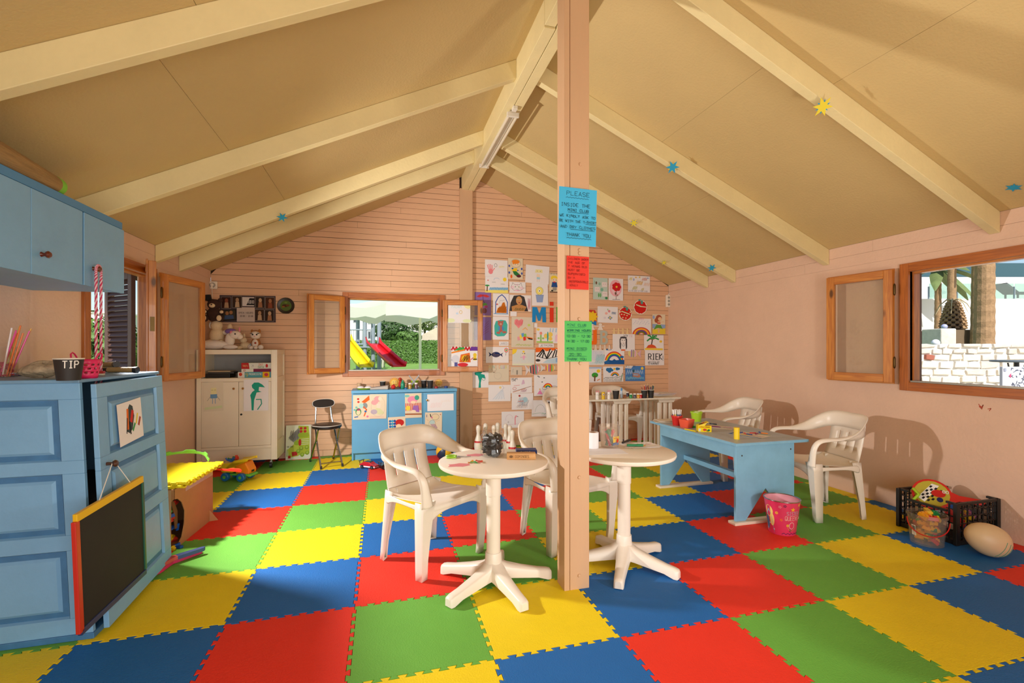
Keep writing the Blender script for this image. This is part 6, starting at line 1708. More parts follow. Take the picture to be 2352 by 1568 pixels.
# beach rackets
for k, (z_, cc, rz_, lb) in enumerate(((0.0015, '#d0285a', 4, 'pink wooden beach racket, lower of two on the floor by the open door'), (0.0265, '#c04a48', -2, 'red wooden beach racket with a blue handle, upper of two on the floor'))):
 e_ = onZ(474, 1262, 0.02); h_ = onZ(352, 1302, 0.02); h_ = e_ + (h_ - e_).normalized() * 0.335
 d_ = (e_ - h_).normalized(); ang = math.atan2(d_.y, d_.x) + R(rz_)
 t = thing('beach_racket', lb, 'racket', (h_.x, h_.y, z_), ang, 'beach rackets on the floor')
 pts = [(0.105 * math.cos(R(a)), 0.095 * math.sin(R(a))) for a in range(35, 326, 15)] + [(0.14, -0.022), (0.20, -0.015), (0.27, -0.014), (0.27, 0.014), (0.20, 0.015), (0.14, 0.022)]
 mb = MB(); mb.prism([(x, y) for x, y in pts], 0, 0.022); mb.build('blade', col('racket_' + cc.lstrip('#'), cc, 0.5), t, bevel=0.003)
 mb = MB(); mb.prism([(0.16, -0.020), (0.27, -0.016), (0.31, -0.015), (0.325, 0), (0.31, 0.015), (0.27, 0.016), (0.16, 0.020)], -0.001, 0.023); mb.build('handle', col('blue_handle' if k else 'pink_handle', '#3a4a7a' if k else '#c42a58', 0.5), t, bevel=0.003)
 if k:
  for x, y in ((-.03, .03), (0.02, -.02), (0.05, .03), (-.05, -.03), (0.0, .06)):
   mb = MB(); mb.cyl((x, y, .0215), (x, y, .0235), 0.011, n=10); mb.build('printed_spot', col('blue_handle', '#3a4a7a'), t)

# ---------------------------------------------------------------- toys on the floor at the back
t = thing('toy_truck', 'plastic toy dump truck in orange, yellow, green and blue', 'toy truck', (-1.40, 5.41, 0.0015), R(-22))
OR, YE, GR, BL = col('toy_orange', '#f08a14', 0.3), col('toy_yellow', '#e8c81e', 0.3), col('toy_green', '#62b83c', 0.35), col('toy_blue', '#1f6cb0', 0.3)
mb = MB(); mb.box(-.15, .15, -.055, .055, .050, .072); mb.build('chassis', GR, t, bevel=0.006)
mb = MB(); mb.prism([(.0, .07), (.145, .07), (.150, .11), (.125, .155), (.11, .19), (.03, .195), (.0, .16)], -.06, .06, MXZ); cbn = mb.build('cab', OR, t, bevel=0.012, seg=3)
mb = MB(); mb.box(.143, .1515, -.02, .02, .085, .105); mb.build('grille', col('black_plastic', '#111110'), cbn)
mb = MB(); mb.prism([(-.165, .17), (-.14, .085), (-.02, .085), (.0, .20), (.14, .225), (.14, .212), (.0, .188)], -.075, .075, MXZ); mb.build('tipper_bed', YE, t, bevel=0.006)
mb = MB(); mb.box(.13, .165, -.065, .065, .045, .066); mb.build('bumper', GR, t, bevel=0.008)
for x in (-.095, .075):
 for y in (-.075, .075):
  mb = MB(); mb.cyl((x, y - .02, .042), (x, y + .02, .042), .042, n=24); wh = mb.build('wheel', BL, t, smooth=True, bevel=0.006)
  mb = MB(); mb.cyl((x, y - .0225 if y < 0 else y + .0225, .042), (x, y, .042), .016, n=14); mb.build('hub_cap', GR, wh, smooth=True)
for k, (x, y, c_, lb) in enumerate(((-.09, .0, '#1c5fb4', 'blue'), (-.10, .03, '#1f8a4a', 'green'), (-.02, -.01, '#d83a26', 'red'))):
 P = T(-1.40, 5.41, 0.0) @ Rz(R(-22)) @ Vector((x, y, 0.19 if k < 2 else 0.215))
 mb = MB(); mb.cbox((0, 0, 0), (.06, .03, .022), Rz(k) @ Ry(.4)); mb.cbox((.01, 0, .022), (.02, .024, .03), Rz(k) @ Ry(.4)); mb.cyl((-.03, 0, 0), (-.05, 0, .03), .008, n=8, M=Rz(k))
 mb.v = [p + P for p in mb.v]
 one('toy_piece', lb + ' plastic toy piece riding in the toy truck', 'toy', mb, col('toy_' + c_.lstrip('#'), c_, 0.35), 'toy pieces in the truck', False, 0.002)
def toy_car(label, loc, rz_, body, dark, low):
 t = thing('toy_car', label, 'toy car', loc, rz_, 'toy cars by the low blue cupboard')
 mb = MB(); mb.prism([(-.10, .02), (.10, .02), (.105, .035), (.06, .05), (.025, .072), (-.05, .074), (-.085, .05), (-.105, .048)], -.042, .042, MXZ); b = mb.build('body', body, t, bevel=0.006)
 mb = MB(); mb.prism([(.055, .0505), (.024, .0728), (-.048, .0748), (-.078, .052)], -.036, .036, MXZ); mb.v = [p + Vector((0, 0, .0006)) for p in mb.v]; mb.build('windows', dark, b, bevel=0.004)
 mb = MB(); mb.box(-.10, .10, -.0435, .0435, .014, .03); mb.build('side_skirt', low, t, bevel=0.003)
 mb = MB(); mb.box(-.115, -.095, -.045, .045, .078, .082); mb.box(-.105, -.10, -.035, -.03, .05, .08); mb.box(-.105, -.10, .03, .035, .05, .08); mb.build('rear_wing', dark, t)
 for x in (-.065, .065):
  for y in (-.042, .042):
   mb = MB(); mb.cyl((x, y - .008, .02), (x, y + .008, .02), .02, n=18); w__ = mb.build('wheel', col('black_rubber', '#1c1b1a'), t, smooth=True)
   mb = MB(); mb.cyl((x, y - .009 if y < 0 else y + .009, .02), (x, y, .02), .011, n=10); mb.build('hub_cap', mat('steel'), w__, smooth=True)
p_ = onZ(848, 1077); toy_car('small red and white toy racing car on the floor', (p_.x, p_.y + .05, .0015), R(-35), col('car_red', '#c01c20', 0.2, coat=.5), col('dark_window', '#15181c', 0.15), col('car_white', '#dfe0e4', 0.3))
p_ = onZ(893, 1077); toy_car('small black toy car on the floor behind the chair', (p_.x, p_.y + .04, .0015), R(20), col('car_black', '#17181c', 0.2, coat=.5), col('dark_window', '#15181c'), col('car_black', '#17181c'))
p_ = onZ(1021, 1056)
t = thing('volleyball', 'navy and yellow volleyball by the low blue cupboard', 'ball', (p_.x, p_.y - .02, .0015))
for k in range(6):
 mb = MB(); rows = []
 for j in range(9):
  b = R(-90 + 180 * j / 8)
  rows.append([(0.105 * math.cos(b) * math.cos(R(60 * k + 58 * i / 6)), 0.105 * math.cos(b) * math.sin(R(60 * k + 58 * i / 6)), 0.105 + 0.105 * math.sin(b)) for i in range(7)])
 mb.grid(rows, Matrix.Translation((0, 0, .105)) @ Rx(R(50)) @ Rz(R(25)) @ Matrix.Translation((0, 0, -.105))); mb.build('panel', [col('ball_yellow', '#eeb31c', 0.4), col('ball_navy', '#1f2c4c', 0.4)][k % 2], t, smooth='all')
# bowling pins
PIN = col('pin_white', '#ece4d4', 0.25)
def make_pin():
 t = thing('bowling_pin', 'x', 'bowling pin')
 mb = MB(); mb.lathe([(0.0, 0.0), (0.030, 0.0), (0.036, 0.02), (0.050, 0.09), (0.052, 0.13), (0.044, 0.19), (0.026, 0.245), (0.020, 0.275), (0.024, 0.305), (0.029, 0.335), (0.027, 0.362), (0.016, 0.378), (0.0, 0.382)], 24, cap=False); mb.build('body', PIN, t, smooth='all')
 mb = MB(); mb.lathe([(0.0495, 0.165), (0.0452, 0.187)], 24, cap=False); mb.build('red_band', col('pin_red', '#c4262a', 0.3), t, smooth='all')
 return t
pn = make_pin()
for k, (px, py) in enumerate(((1098.5, 1046), (1115, 1040), (1134.5, 1046), (1143, 1038), (1161.5, 1042), (1171, 1047), (1177, 1062))):
 o = pn if k == 0 else copy_tree(pn)
 p_ = onZ(px, py); o.location = (p_.x, min(p_.y, 6.17), 0.0015)
 o['label'] = ['leftmost bowling pin', 'second bowling pin from the left', 'third bowling pin from the left', 'bowling pin peeping over the black jar', 'fifth bowling pin from the left', 'sixth bowling pin from the left', 'front bowling pin with its red band beside the chair behind the post'][k] + ('' if k == 6 else ' behind the round table')
 o['group'] = 'white bowling pins'
# play kitchen box leaning on the wall
def d_kitchen(a):
 a.p([(0, 0), (1, 0), (1, 1), (0, 1)], '#d9dbc4'); a.p([(.3, .1), (.95, .16), (.95, .66), (.9, .96), (.5, .98), (.4, .7)], '#a8b83a'); a.p([(.08, .3), (.5, .55), (.52, .1), (.12, .06)], '#b4bf46'); a.p([(.1, .64), (.5, .92), (.68, .7), (.3, .5)], '#8b8b84'); a.s(.12, .56, .5, .84, 14, .015, '#5d5c58', .2)
 for k in range(4): a.e(.58 + .08 * k, .70, .10, .07, '#93aa2e'); a.e(.60 + .16 * (k % 2), .90 - .09 * (k // 2), .06, .04, '#b42e2a')
 for k in range(4): a.l([(.62, .58 - .05 * k), (.92, .59 - .05 * k)], .018, '#d8d8cc')
 a.e(.45, .48, .13, .07, '#8ca832'); a.e(.56, .49, .06, .10, '#b42e2a'); a.p([(.26, .1), (.46, .12), (.48, .24), (.24, .22)], '#b42e2a')
 for x, y in ((.62, .32), (.84, .34), (.66, .13), (.86, .18), (.5, .24)): a.e(x, y, .08, .06, '#7d9a2c'); a.e(x, y + .01, .05, .035, '#a4ba48')
 a.l([(.06, .1), (.06, .3)], .03, '#93aa2e'); a.t('100 CHEF', .04, .36, .035, '#4a5a2a', .008); a.p([(.1, .04), (.2, .04), (.2, .12), (.1, .12)], '#b42e2a')
mb = MB(); mb.box(-.14, .14, 0, .05, 0, .41)
kb = mb.build('game_box', col('white_carton', '#d8d8cc', 0.5), origin=(0, 0, 0)); kb.location = (-.968, 6.195, 0.0015); kb.rotation_euler = (R(-6), 0, 0); tag(kb, 'flat box with green toy dishes printed on it, leaning on the back wall', 'box')
a = Art(.28, .41); d_kitchen(a); a.mb.v = [Vector((p.x, -p.z, p.y + .41)) for p in a.mb.v]; a.mb.build('print', INK, kb)

# ---------------------------------------------------------------- plush toys and games on the white cabinet
def plush(name, label, loc, rz_, parts, group='plush toys on the white cabinet'):
 t = thing(name, label, 'plush toy', loc, rz_, group)
 for nm, c_, r_, m_ in parts:
  mb = MB(); mb.ell(c_, r_, nu=14, nv=9); mb.build(nm, m_, t, smooth='all')
 return t
FUR_B = mat('brown_fur', '#3a2016', 0.95, bump=0.6, bscale=150); FUR_C = mat('cream_fur', '#dcc19a', 0.95, bump=0.6, bscale=150); FUR_W = mat('white_fur', '#e2d2c4', 0.95, bump=0.5, bscale=150); FUR_T = mat('tiger_fur', '#a4672e', 0.95, bump=0.5, bscale=150)
FELT_K, FELT_P, FELT_V = col('black_felt', '#15110f', .9), col('pink_felt', '#d8808a', .9), col('violet_felt', '#7a5a9a', .9)
ZW = 1.3255
YC = 6.02
def cx(px): return onY(px, 780, YC).x
# cream dog
dog = plush('plush_dog', 'cream plush dog sitting under the brown bear', (cx(497), YC + .02, ZW + 0.055), 0, [('body', (0, 0, .10), (.075, .07, .10), FUR_C), ('head', (0, -.01, .215), (.062, .06, .062), FUR_C), ('leg', (-.05, -.06, .03), (.03, .06, .03), FUR_C), ('leg', (.06, -.06, .03), (.03, .06, .03), FUR_C), ('tail', (.10, .0, .14), (.05, .025, .03), FUR_W), ('tail_tip', (.13, .0, .19), (.028, .028, .05), FUR_C), ('ear', (-.06, 0, .22), (.02, .03, .04), FUR_W)])
bear = plush('plush_bear', 'dark brown plush bear wearing a black top hat, on top of the plush pile', (cx(492), YC + .0, ZW + 0.31), 0, [('body', (0, 0, .085), (.075, .062, .085), FUR_B), ('head', (0, -.005, .195), (.068, .06, .062), FUR_B), ('ear', (-.05, 0, .25), (.026, .015, .026), FUR_B), ('ear', (.06, 0, .245), (.026, .015, .026), FUR_B), ('muzzle', (-.005, -.055, .182), (.032, .022, .025), FUR_C), ('nose', (-.005, -.076, .19), (.009, .006, .007), FELT_K),
  ('arm', (-.085, -.02, .115), (.026, .03, .026), FUR_B), ('arm', (.085, -.02, .115), (.026, .03, .026), FUR_B), ('paw', (-.08, -.045, .112), (.02, .012, .018), FUR_C), ('paw', (.085, -.045, .112), (.02, .012, .018), FUR_C), ('leg', (-.075, -.05, .04), (.034, .05, .04), FUR_B), ('leg', (.075, -.05, .04), (.034, .05, .04), FUR_B), ('sole', (-.075, -.095, .04), (.026, .010, .032), FUR_C), ('sole', (.075, -.095, .04), (.026, .010, .032), FUR_C)])
mb = MB(); mb.lathe([(0.0, .245), (.055, .245), (.055, .252), (.036, .252), (.034, .305), (0.0, .308)], 18, M=T(-.025, 0, 0) @ Ry(R(-8)), cap=False); mb.build('top_hat', FELT_K, bear, smooth=True)
uni = plush('plush_unicorn', 'white plush unicorn with a violet mane lying on the white cabinet', (cx(512), YC - .07, ZW), 0, [('body', (-.08, 0, .055), (.17, .06, .052), FUR_W), ('hind_leg', (-.24, -.02, .03), (.06, .03, .028), FUR_W), ('hoof', (-.295, -.02, .03), (.032, .034, .030), FELT_P), ('neck', (.09, 0, .11), (.05, .04, .08), FUR_W), ('head', (.145, -.01, .165), (.065, .042, .048), FUR_W), ('muzzle', (.19, -.012, .145), (.036, .032, .032), FUR_W), ('mane', (.095, .01, .205), (.06, .03, .032), FELT_V), ('eye', (.155, -.052, .175), (.008, .006, .009), FELT_K), ('horn', (.185, 0, .225), (.010, .010, .03), FELT_P), ('front_leg', (.10, -.03, .03), (.08, .025, .026), FUR_W), ('ear', (.11, -.03, .19), (.016, .012, .02), FELT_P)])
pup = plush('plush_rabbit', 'small cream plush rabbit between the unicorn and the striped kitten', (cx(563), YC + .02, ZW), 0, [('body', (0, 0, .045), (.06, .05, .045), FUR_C), ('head', (-.02, -.01, .11), (.04, .038, .036), FUR_C), ('ear', (-.015, 0, .155), (.013, .010, .032), FUR_C), ('paw', (.055, -.03, .03), (.03, .03, .03), FUR_W), ('blue_bow', (.07, -.045, .055), (.012, .010, .022), col('blue_felt', '#7ab0d0', .9)), ('paw', (-.06, -.04, .022), (.04, .03, .022), FUR_C)])
kit = plush('plush_kitten', 'brown and white striped plush kitten sitting at the right of the plush toys', (cx(589), YC - .03, ZW), 0, [('body', (0, 0, .07), (.05, .045, .07), FUR_T), ('belly', (0, -.025, .07), (.036, .028, .05), FUR_W), ('head', (0, -.01, .165), (.055, .048, .048), FUR_W), ('forehead', (0, .002, .185), (.048, .042, .036), FUR_T), ('ear', (-.038, 0, .21), (.014, .010, .02), FUR_T), ('ear', (.038, 0, .212), (.014, .010, .022), FUR_T), ('eye', (-.02, -.056, .17), (.010, .005, .008), FELT_K), ('eye', (.022, -.056, .17), (.010, .005, .008), FELT_K), ('nose', (0, -.06, .152), (.007, .005, .005), FELT_P), ('leg', (-.035, -.045, .022), (.024, .04, .022), FUR_W), ('leg', (.012, -.05, .022), (.022, .035, .022), FUR_W), ('leg', (.06, -.04, .028), (.03, .03, .028), FUR_W), ('stripe', (-.035, -.045, .185), (.016, .010, .004), FELT_K), ('stripe', (.036, -.045, .185), (.016, .010, .004), FELT_K), ('tag', (.008, -.055, .075), (.012, .006, .012), col('rust_felt', '#9a3a22', .9))])
ZS = 1.0155
gx = lambda px: onY(px, 850, 5.86).x
def d_g1(a): a.p([(0, 0), (.27, 0), (.24, 1), (0, 1)], '#b4282a'); a.t('TREFL', .04, .35, .04, '#e8c88a', .006, .3); a.t('DAY', .58, .52, .05, '#d8642a', .008, .36); a.t('DATA', .56, .12, .05, '#3a7a4a', .008, .34); a.e(.85, .5, .04, .3, '#c02a2a'); a.t('24', .34, .3, .04, '#8a8a8a', .006, .4)
def d_g2(a): a.p([(.4, 0), (1, 0), (1, 1), (.4, 1)], '#7a2a4a'); a.e(.1, .5, .05, .4, '#c8a8a0')
def d_g3(a): a.p([(0, 0), (1, 0), (1, 1), (0, 1)], '#5aa0a8'); a.p([(0, 0), (.2, 0), (.2, 1), (0, 1)], '#dfd8cc'); a.e(.08, .6, .05, .3, '#c8442a'); a.t('9', .23, .2, .08, '#e8c83a', .014, .6); a.t('PROGRESSIVE', .33, .45, .036, '#ece8e0', .007, .34); a.p([(.74, 0), (.95, 0), (.95, 1), (.74, 1)], '#e4b41e'); a.e(.85, .5, .06, .3, '#c83a4a')
block_box('blue-green and yellow puzzle box, lowest of the games in the open shelf', (gx(586), 5.95, ZS), (.335, .22, .062), R(0), col('teal_carton', '#5aa0a8'), 'board game', 'board_game', d_g3, group='games in the open shelf')
block_box('thin dark red puzzle box in the middle of the shelf games', (gx(590), 5.95, ZS + .0625), (.30, .22, .034), R(0), col('white_carton', '#d8d8cc'), 'board game', 'board_game', d_g2, group='games in the open shelf')
block_box('white board game box with a red end, topmost in the open shelf', (gx(590), 5.95, ZS + .097), (.30, .22, .066), R(0), col('white_carton', '#d8d8cc'), 'board game', 'board_game', d_g1, group='games in the open shelf')
for k, (px, w_, h_, z_, cc, lb) in enumerate(((506, .24, .045, 0, '#17150f', 'thick black folder lying in the open shelf'), (512, .25, .018, .0455, '#2a2620', 'thin black folder on top of the thick one in the shelf'), (509, .22, .012, .064, '#b09a78', 'brown edged notebook topmost on the shelf folders'))):
 block_box(lb, (onY(px, 850, 5.95).x, 5.97, ZS + z_), (w_, .2, h_), R((-2, 3, -1)[k]), col('folder_' + cc.lstrip('#'), cc, .5), 'folder', 'folder', group='folders in the open shelf')

# ---------------------------------------------------------------- on the low blue cupboard
ZB = 0.8385
def bp(px, Y=6.08): return onY(px, 885, Y).x
t = thing('green_plate', 'lime plastic plate on the left of the low blue cupboard', 'plate', (bp(838), 6.06, ZB))
mb = MB(); mb.lathe([(0.0, .0), (.07, .0), (.098, .016), (.100, .019), (.07, .006), (0.0, .005)], 28, cap=False); mb.build('dish', col('lime_plastic', '#a8cc2a', .35), t, smooth=True)
SHELL = mat('white_shell', '#e4dcda', .5, bump=.5, bscale=90)
for k, (x, y) in enumerate(((-.045, 0.0), (.04, -.01))):
 mb = MB(); rows = []
 for j in range(7):
  b = R(90 * j / 6)
  rows.append([(.042 * math.cos(b) * math.cos(i * .449) * (1 + .06 * (i % 2)), .034 * math.cos(b) * math.sin(i * .449) * (1 + .06 * (i % 2)), .026 * math.sin(b)) for i in range(14)])
 mb.grid(rows, T(bp(838) + x, 6.06 + y, ZB + .0185), loop=True); one('sea_shell', ['left', 'right'][k] + ' white sea shell on the lime plate', 'shell', mb, SHELL, 'shells on the lime plate')
cup('small beige pot behind the lime plate', (bp(824), 6.21, ZB), .022, .026, .065, col('beige_clay', '#c2a27c', .7), name='clay_pot', cat='pot', rim=col('beige_clay', '#c2a27c'))
mb = MB(); mb.prism([(-.115, -.06), (.10, -.07), (.115, .05), (-.09, .07)], 0, .035)
mb.v = [Vector((p.x + bp(872), p.y + 6.05, ZB + (p.z if p.z < .01 else p.z + (p.x * .12)))) for p in mb.v]
pk = one('paper_packet', 'grey paper packet lying on the low blue cupboard', 'packet', mb, mat('grey_packet', '#b7aca0', .6, var=.1, vscale=20), smooth=False, bevel=.008)
cup('black cup with a white lid behind the grey packet', (bp(879), 6.22, ZB), .028, .037, .085)
def sun_toy(label, px, Y, r_, c_):
 t = thing('sun_toy', label, 'toy', (bp(px, Y), Y, ZB))
 mb = MB(); pts = [(r_ * (1.0 if i % 2 == 0 else .78) * math.cos(i * math.pi / 18), r_ + r_ * (1.0 if i % 2 == 0 else .78) * math.sin(i * math.pi / 18)) for i in range(36)]
 mb.prism(pts, -.008, .008, MXZ); mb.build('rays', col('sun_' + c_.lstrip('#'), c_, .7), t, bevel=.002)
 mb = MB(); mb.ell((0, -.01, r_), (r_ * .62, .012, r_ * .62)); mb.build('face', col('sun_face', '#e6bd5a', .7), t, smooth='all')
 for s in (-1, 1): mb = MB(); mb.ell((s * r_ * .22, -.021, r_ * 1.1), (r_ * .1, .004, r_ * .07), nu=8, nv=6); mb.build('eye', col('teal_eye', '#6a9a8a', .5), t, smooth='all')
 mb = MB(); mb.tube([(-r_ * .25, -.022, r_ * .72), (0, -.023, r_ * .62), (r_ * .25, -.022, r_ * .72)], .003, 5); mb.build('smile', col('rust_felt', '#9a3a22'), t)
 t.rotation_euler = (R(-7), 0, 0)
sun_toy('larger yellow smiling sun toy on the low blue cupboard', 906, 6.19, .068, '#d9a03a')
sun_toy('smaller pale smiling sun toy at the right of the low blue cupboard', 1008, 6.2, .055, '#d8a45a')
mb = MB(); mb.ell((bp(903.5, 6.0), 6.0, ZB + .028), .028, nu=20, nv=14); o = one('red_ball', 'small red ball in front of the larger sun toy', 'ball', mb, col('red_foam_ball', '#c02018', .7))
mb = MB(); mb.cyl((0, 0, .055), (0, 0, .058), .004, n=8); mb.build('valve', col('black_plastic', '#111110'), o)
t = thing('red_toy_parrot', 'red toy bird beside the larger sun toy', 'toy', (bp(920, 6.15), 6.15, ZB))
for nm, c_, r_, m_ in (('body', (0, 0, .05), (.028, .026, .05), col('red_felt', '#b8301c', .8)), ('head', (-.005, -.005, .112), (.022, .022, .022), col('red_felt', '#b8301c', .8)), ('beak', (-.012, -.028, .11), (.006, .010, .008), col('orange_felt', '#e07a1a', .8)), ('wing', (.032, 0, .055), (.010, .02, .036), col('orange_felt', '#e07a1a', .8))):
 mb = MB(); mb.ell(c_, r_, nu=12, nv=8); mb.build(nm, m_, t, smooth='all')
t = thing('green_bottle', 'stubby green plastic bottle beside the red toy bird', 'bottle', (bp(925, 6.05), 6.05, ZB))
mb = MB(); mb.lathe([(0.0, 0), (.022, 0), (.026, .01), (.026, .055), (.018, .085), (.010, .092), (0.0, .094)], 18, cap=False); mb.build('body', col('green_plastic', '#1f8a68', .35), t, smooth='all')
mb = MB(); mb.lathe([(.0115, .085), (.0115, .104), (0.0, .106)], 14, cap=False); mb.build('cap', col('green_cap', '#2fae84', .35), t, smooth=True)
t = thing('blue_bottle_cap', 'small blue bottle cap in front of the green bottle', 'cap', (bp(932, 6.0), 6.0, ZB)); mb = MB(); mb.lathe([(0.0, 0), (.017, 0), (.017, .012), (.013, .014), (0.0, .014)], 18, cap=False); mb.build('shell', BL, t, smooth=True); mb = MB(); mb.lathe([(.0174, .001), (.0174, .004)], 18, cap=False); mb.build('seal_ring', BL, t)
def paint_jar(label, loc, c_, h=.05, r_=.018, group='paint jars', lid='#e2dcd2'):
 t = thing('paint_jar', label, 'paint jar', loc, 0, group)
 mb = MB(); mb.lathe([(0.0, 0), (r_, 0), (r_, h * .72), (r_ * .86, h * .78), (0.0, h * .78)], 18, cap=False); mb.build('jar', col('paint_' + c_.lstrip('#'), c_, .25), t, smooth=True)
 mb = MB(); mb.lathe([(0.0, h * .76), (r_ * .98, h * .76), (r_ * .98, h), (0.0, h)], 18, cap=False); mb.build('lid', col('jar_lid_' + lid.lstrip('#'), lid, .4), t, smooth=True)
paint_jar('left small paint jar with a white lid on the low blue cupboard', (bp(941.7, 6.0), 6.0, ZB), '#b08a3a', .075, .021, 'paint jars on the low cupboard')
paint_jar('right small paint jar with a white lid on the low blue cupboard', (bp(956, 6.0), 6.0, ZB), '#6a4a5a', .075, .021, 'paint jars on the low cupboard')
t = thing('hand_shears', 'open grey hand shears standing behind the paint jars', 'shears', (bp(951, 6.12), 6.14, ZB))
GM = mat('grey_metal', '#8f8f92', .35, metal=.6)
for s in (-1, 1): mb = MB(); mb.prism([(-.012, 0), (.012, 0), (.009, .19), (-.006, .2)], -.004 + s * .005, .004 + s * .005, Ry(R(38 * s)) @ T(0, 0, -.0) @ MXZ); zmn = min(p.z for p in mb.v); mb.v = [p + Vector((-s * .055, 0, .0 - zmn)) for p in mb.v]; mb.build('blade', GM, t, bevel=.002)
mb = MB(); mb.cyl((0, -.012, .065), (0, .012, .065), .008, n=12); mb.build('pivot', GM, t)
cup('left black paper cup on the low blue cupboard', (bp(974, 6.14), 6.14, ZB), .030, .038, .095, group='black cups on the low cupboard'); cup('right black paper cup on the low blue cupboard', (bp(988, 6.06), 6.06, ZB), .030, .040, .098, group='black cups on the low cupboard')
for px, Y, c_, lb in ((1002, 6.02, '#a02a2a', 'small red jar lid by the right sun toy'), (1024.6, 6.05, '#1f3f8a', 'small blue jar lid at the right end of the low cupboard')):
 t = thing('jar_lid', lb, 'lid', (bp(px, Y), Y, ZB)); mb = MB(); mb.lathe([(0.0, 0), (.022, 0), (.022, .02), (.018, .023), (0.0, .023)], 18, cap=False); mb.build('shell', col('lid_' + c_.lstrip('#'), c_, .4), t, smooth=True); mb = MB(); mb.lathe([(.0225, .001), (.0225, .004)], 18, cap=False); mb.build('lip', col('lid_' + c_.lstrip('#'), c_), t)
t = thing('lime_bowl', 'little lime bowl behind the paint jars', 'bowl', (bp(953, 6.22), 6.23, ZB)); cup_parts(t, .03, .05, .085, col('lime_plastic', '#a8cc2a'), col('lime_plastic', '#a8cc2a'))

# ---------------------------------------------------------------- round table with the jar
ZT = 0.7035
CLEAR = thin_glass('clear_plastic', '#faf6f2', clear=0.97)
p_ = onZ(1131, 1046, ZT)
jr = thing('domino_jar', 'clear plastic jar full of black dominoes on the round table', 'jar', (p_.x, p_.y, ZT))
prof = [(0.0, .0), (.060, .0), (.070, .008), (.072, .03), (.066, .045), (.066, .052), (.073, .066), (.073, .108), (.066, .124), (.056, .132), (.056, .150)]
mb = MB(); mb.lathe(prof, 28, cap=False); mb.build('jar_wall', thin_glass('jar_plastic', '#fbf8f4', .045, .985), jr, smooth=True)
for z_ in (.137, .145): mb = MB(); mb.tube([(.0575 * math.cos(i * .2618), .0575 * math.sin(i * .2618), z_) for i in range(24)], .0022, 6, closed=True); mb.build('screw_thread', CLEAR, jr, smooth=True)
DOM = col('domino_black', '#0e0d0c', .45)
random.seed(5)
for k in range(130):
 r_ = .052 * math.sqrt(random.random()); a = random.random() * 6.283
 z_ = 0.004 + (k / 130) * .108
 mb = MB(); mb.cbox((0, 0, 0), (.042, .021, .008), Rz(a + 1.571 + random.uniform(-.3, .3)) @ Ry(random.uniform(-.5, .5)) @ Rx(random.choice((0.2, 1.4, -.3, 1.2))))
 mb.v = [p + Vector((p_.x + r_ * math.cos(a), p_.y + r_ * math.sin(a), ZT + .008 + z_)) for p in mb.v]
 o = one('domino', 'black domino inside the clear jar on the round table', 'domino', mb, DOM, 'dominoes in the jar', False)
p_ = onZ(1197, 1053, ZT)
def d_dom(a): a.t('DOMINOES', .3, .3, .06, '#6a4a2a', .008, .4); a.e(.15, .5, .06, .22, '#7a5a3a')
block_box('light wooden domino box on the round table', (p_.x, p_.y, ZT), (.165, .05, .035), R(-14), wood('beech_box', '#cf9a58', '#b57d3c', axis=0, coat=.1), 'box', 'wooden_box', d_dom)
p_ = onZ(1212, 1041, ZT)
def d_cards(a): a.p([(0, 0), (1, 0), (1, 1), (0, 1)], '#26366a'); a.t('CARDS', .2, .3, .1, '#c8c0b0', .012, .4)
block_box('flat dark blue card box behind the wooden domino box', (p_.x, p_.y + .03, ZT), (.125, .075, .02), R(-12), col('navy_carton', '#2c3c70', .5), 'box', 'card_box', d_cards)
def scissors(label, loc, rz_, c_):
 t = thing('scissors', label, 'scissors', loc, rz_)
 for s in (-1, 1):
  mb = MB(); mb.tube([(-.03 + .026 * math.cos(i * .5236) * 1.1, s * .018 + .015 * math.sin(i * .5236), .006) for i in range(12)], .0045, 6, closed=True); mb.build('handle', col('lime_grip', '#93c92a', .4), t, smooth=True)
  mb = MB(); mb.prism([(-.005, s * .010), (.01, s * -.002), (.085, s * -.009), (.02, s * .006)], .004 + s * .0008, .006 + s * .0008); mb.build('blade', mat('steel'), t)
 mb = MB(); mb.cyl((.012, 0, .003), (.012, 0, .008), .004, n=10); mb.build('rivet', mat('steel'), t)
p_ = onZ(1048, 1050, ZT); scissors('lime handled scissors lying on the round table', (p_.x, p_.y, ZT), R(-12), 0)
for k, (px, py, s_, lb) in enumerate(((1053, 1068, .05, 'larger pink paper scrap near the edge of the round table'), (1090, 1045, .045, 'smaller pink paper scrap near the jar'))):
 p_ = onZ(px, py, ZT); mb = MB(); pts = [(s_ * (1 + .25 * math.sin(i * 2.3)) * math.cos(i * .6283) * 1.2, s_ * .7 * (1 + .2 * math.cos(i * 3.1)) * math.sin(i * .6283)) for i in range(10)]
 mb.prism(pts, 0.0, .0008); mb.v = [p + Vector((p_.x, p_.y, ZT + .0003)) for p in mb.v]; one('paper_scrap', lb, 'paper', mb, paper_mat('#e08a92'), 'pink paper scraps', False)
p_ = onZ(1092, 1062, ZT)
for k in range(9):
 mb = MB(); M = Rz(k * .9); mb.cbox((0, 0, .0025), (.03, .004, .004), M); mb.cbox((.01, 0, .004), (.008, .008, .005), M)
 mb.v = [p + Vector((p_.x + .025 * math.cos(k * 2.4) * (1 + k * .05), p_.y + .014 * math.sin(k * 2.4), ZT + .0003 + .004 * (k % 2))) for p in mb.v]
 c_ = ['#c8452a', '#e0a02a', '#3f9a4a', '#c8452a', '#b8743a'][k % 5]
 one('craft_scrap', 'tiny coloured craft scrap in front of the jar', 'scrap', mb, col('scrap_' + c_.lstrip('#'), c_, .6), 'craft scraps on the round table', False)

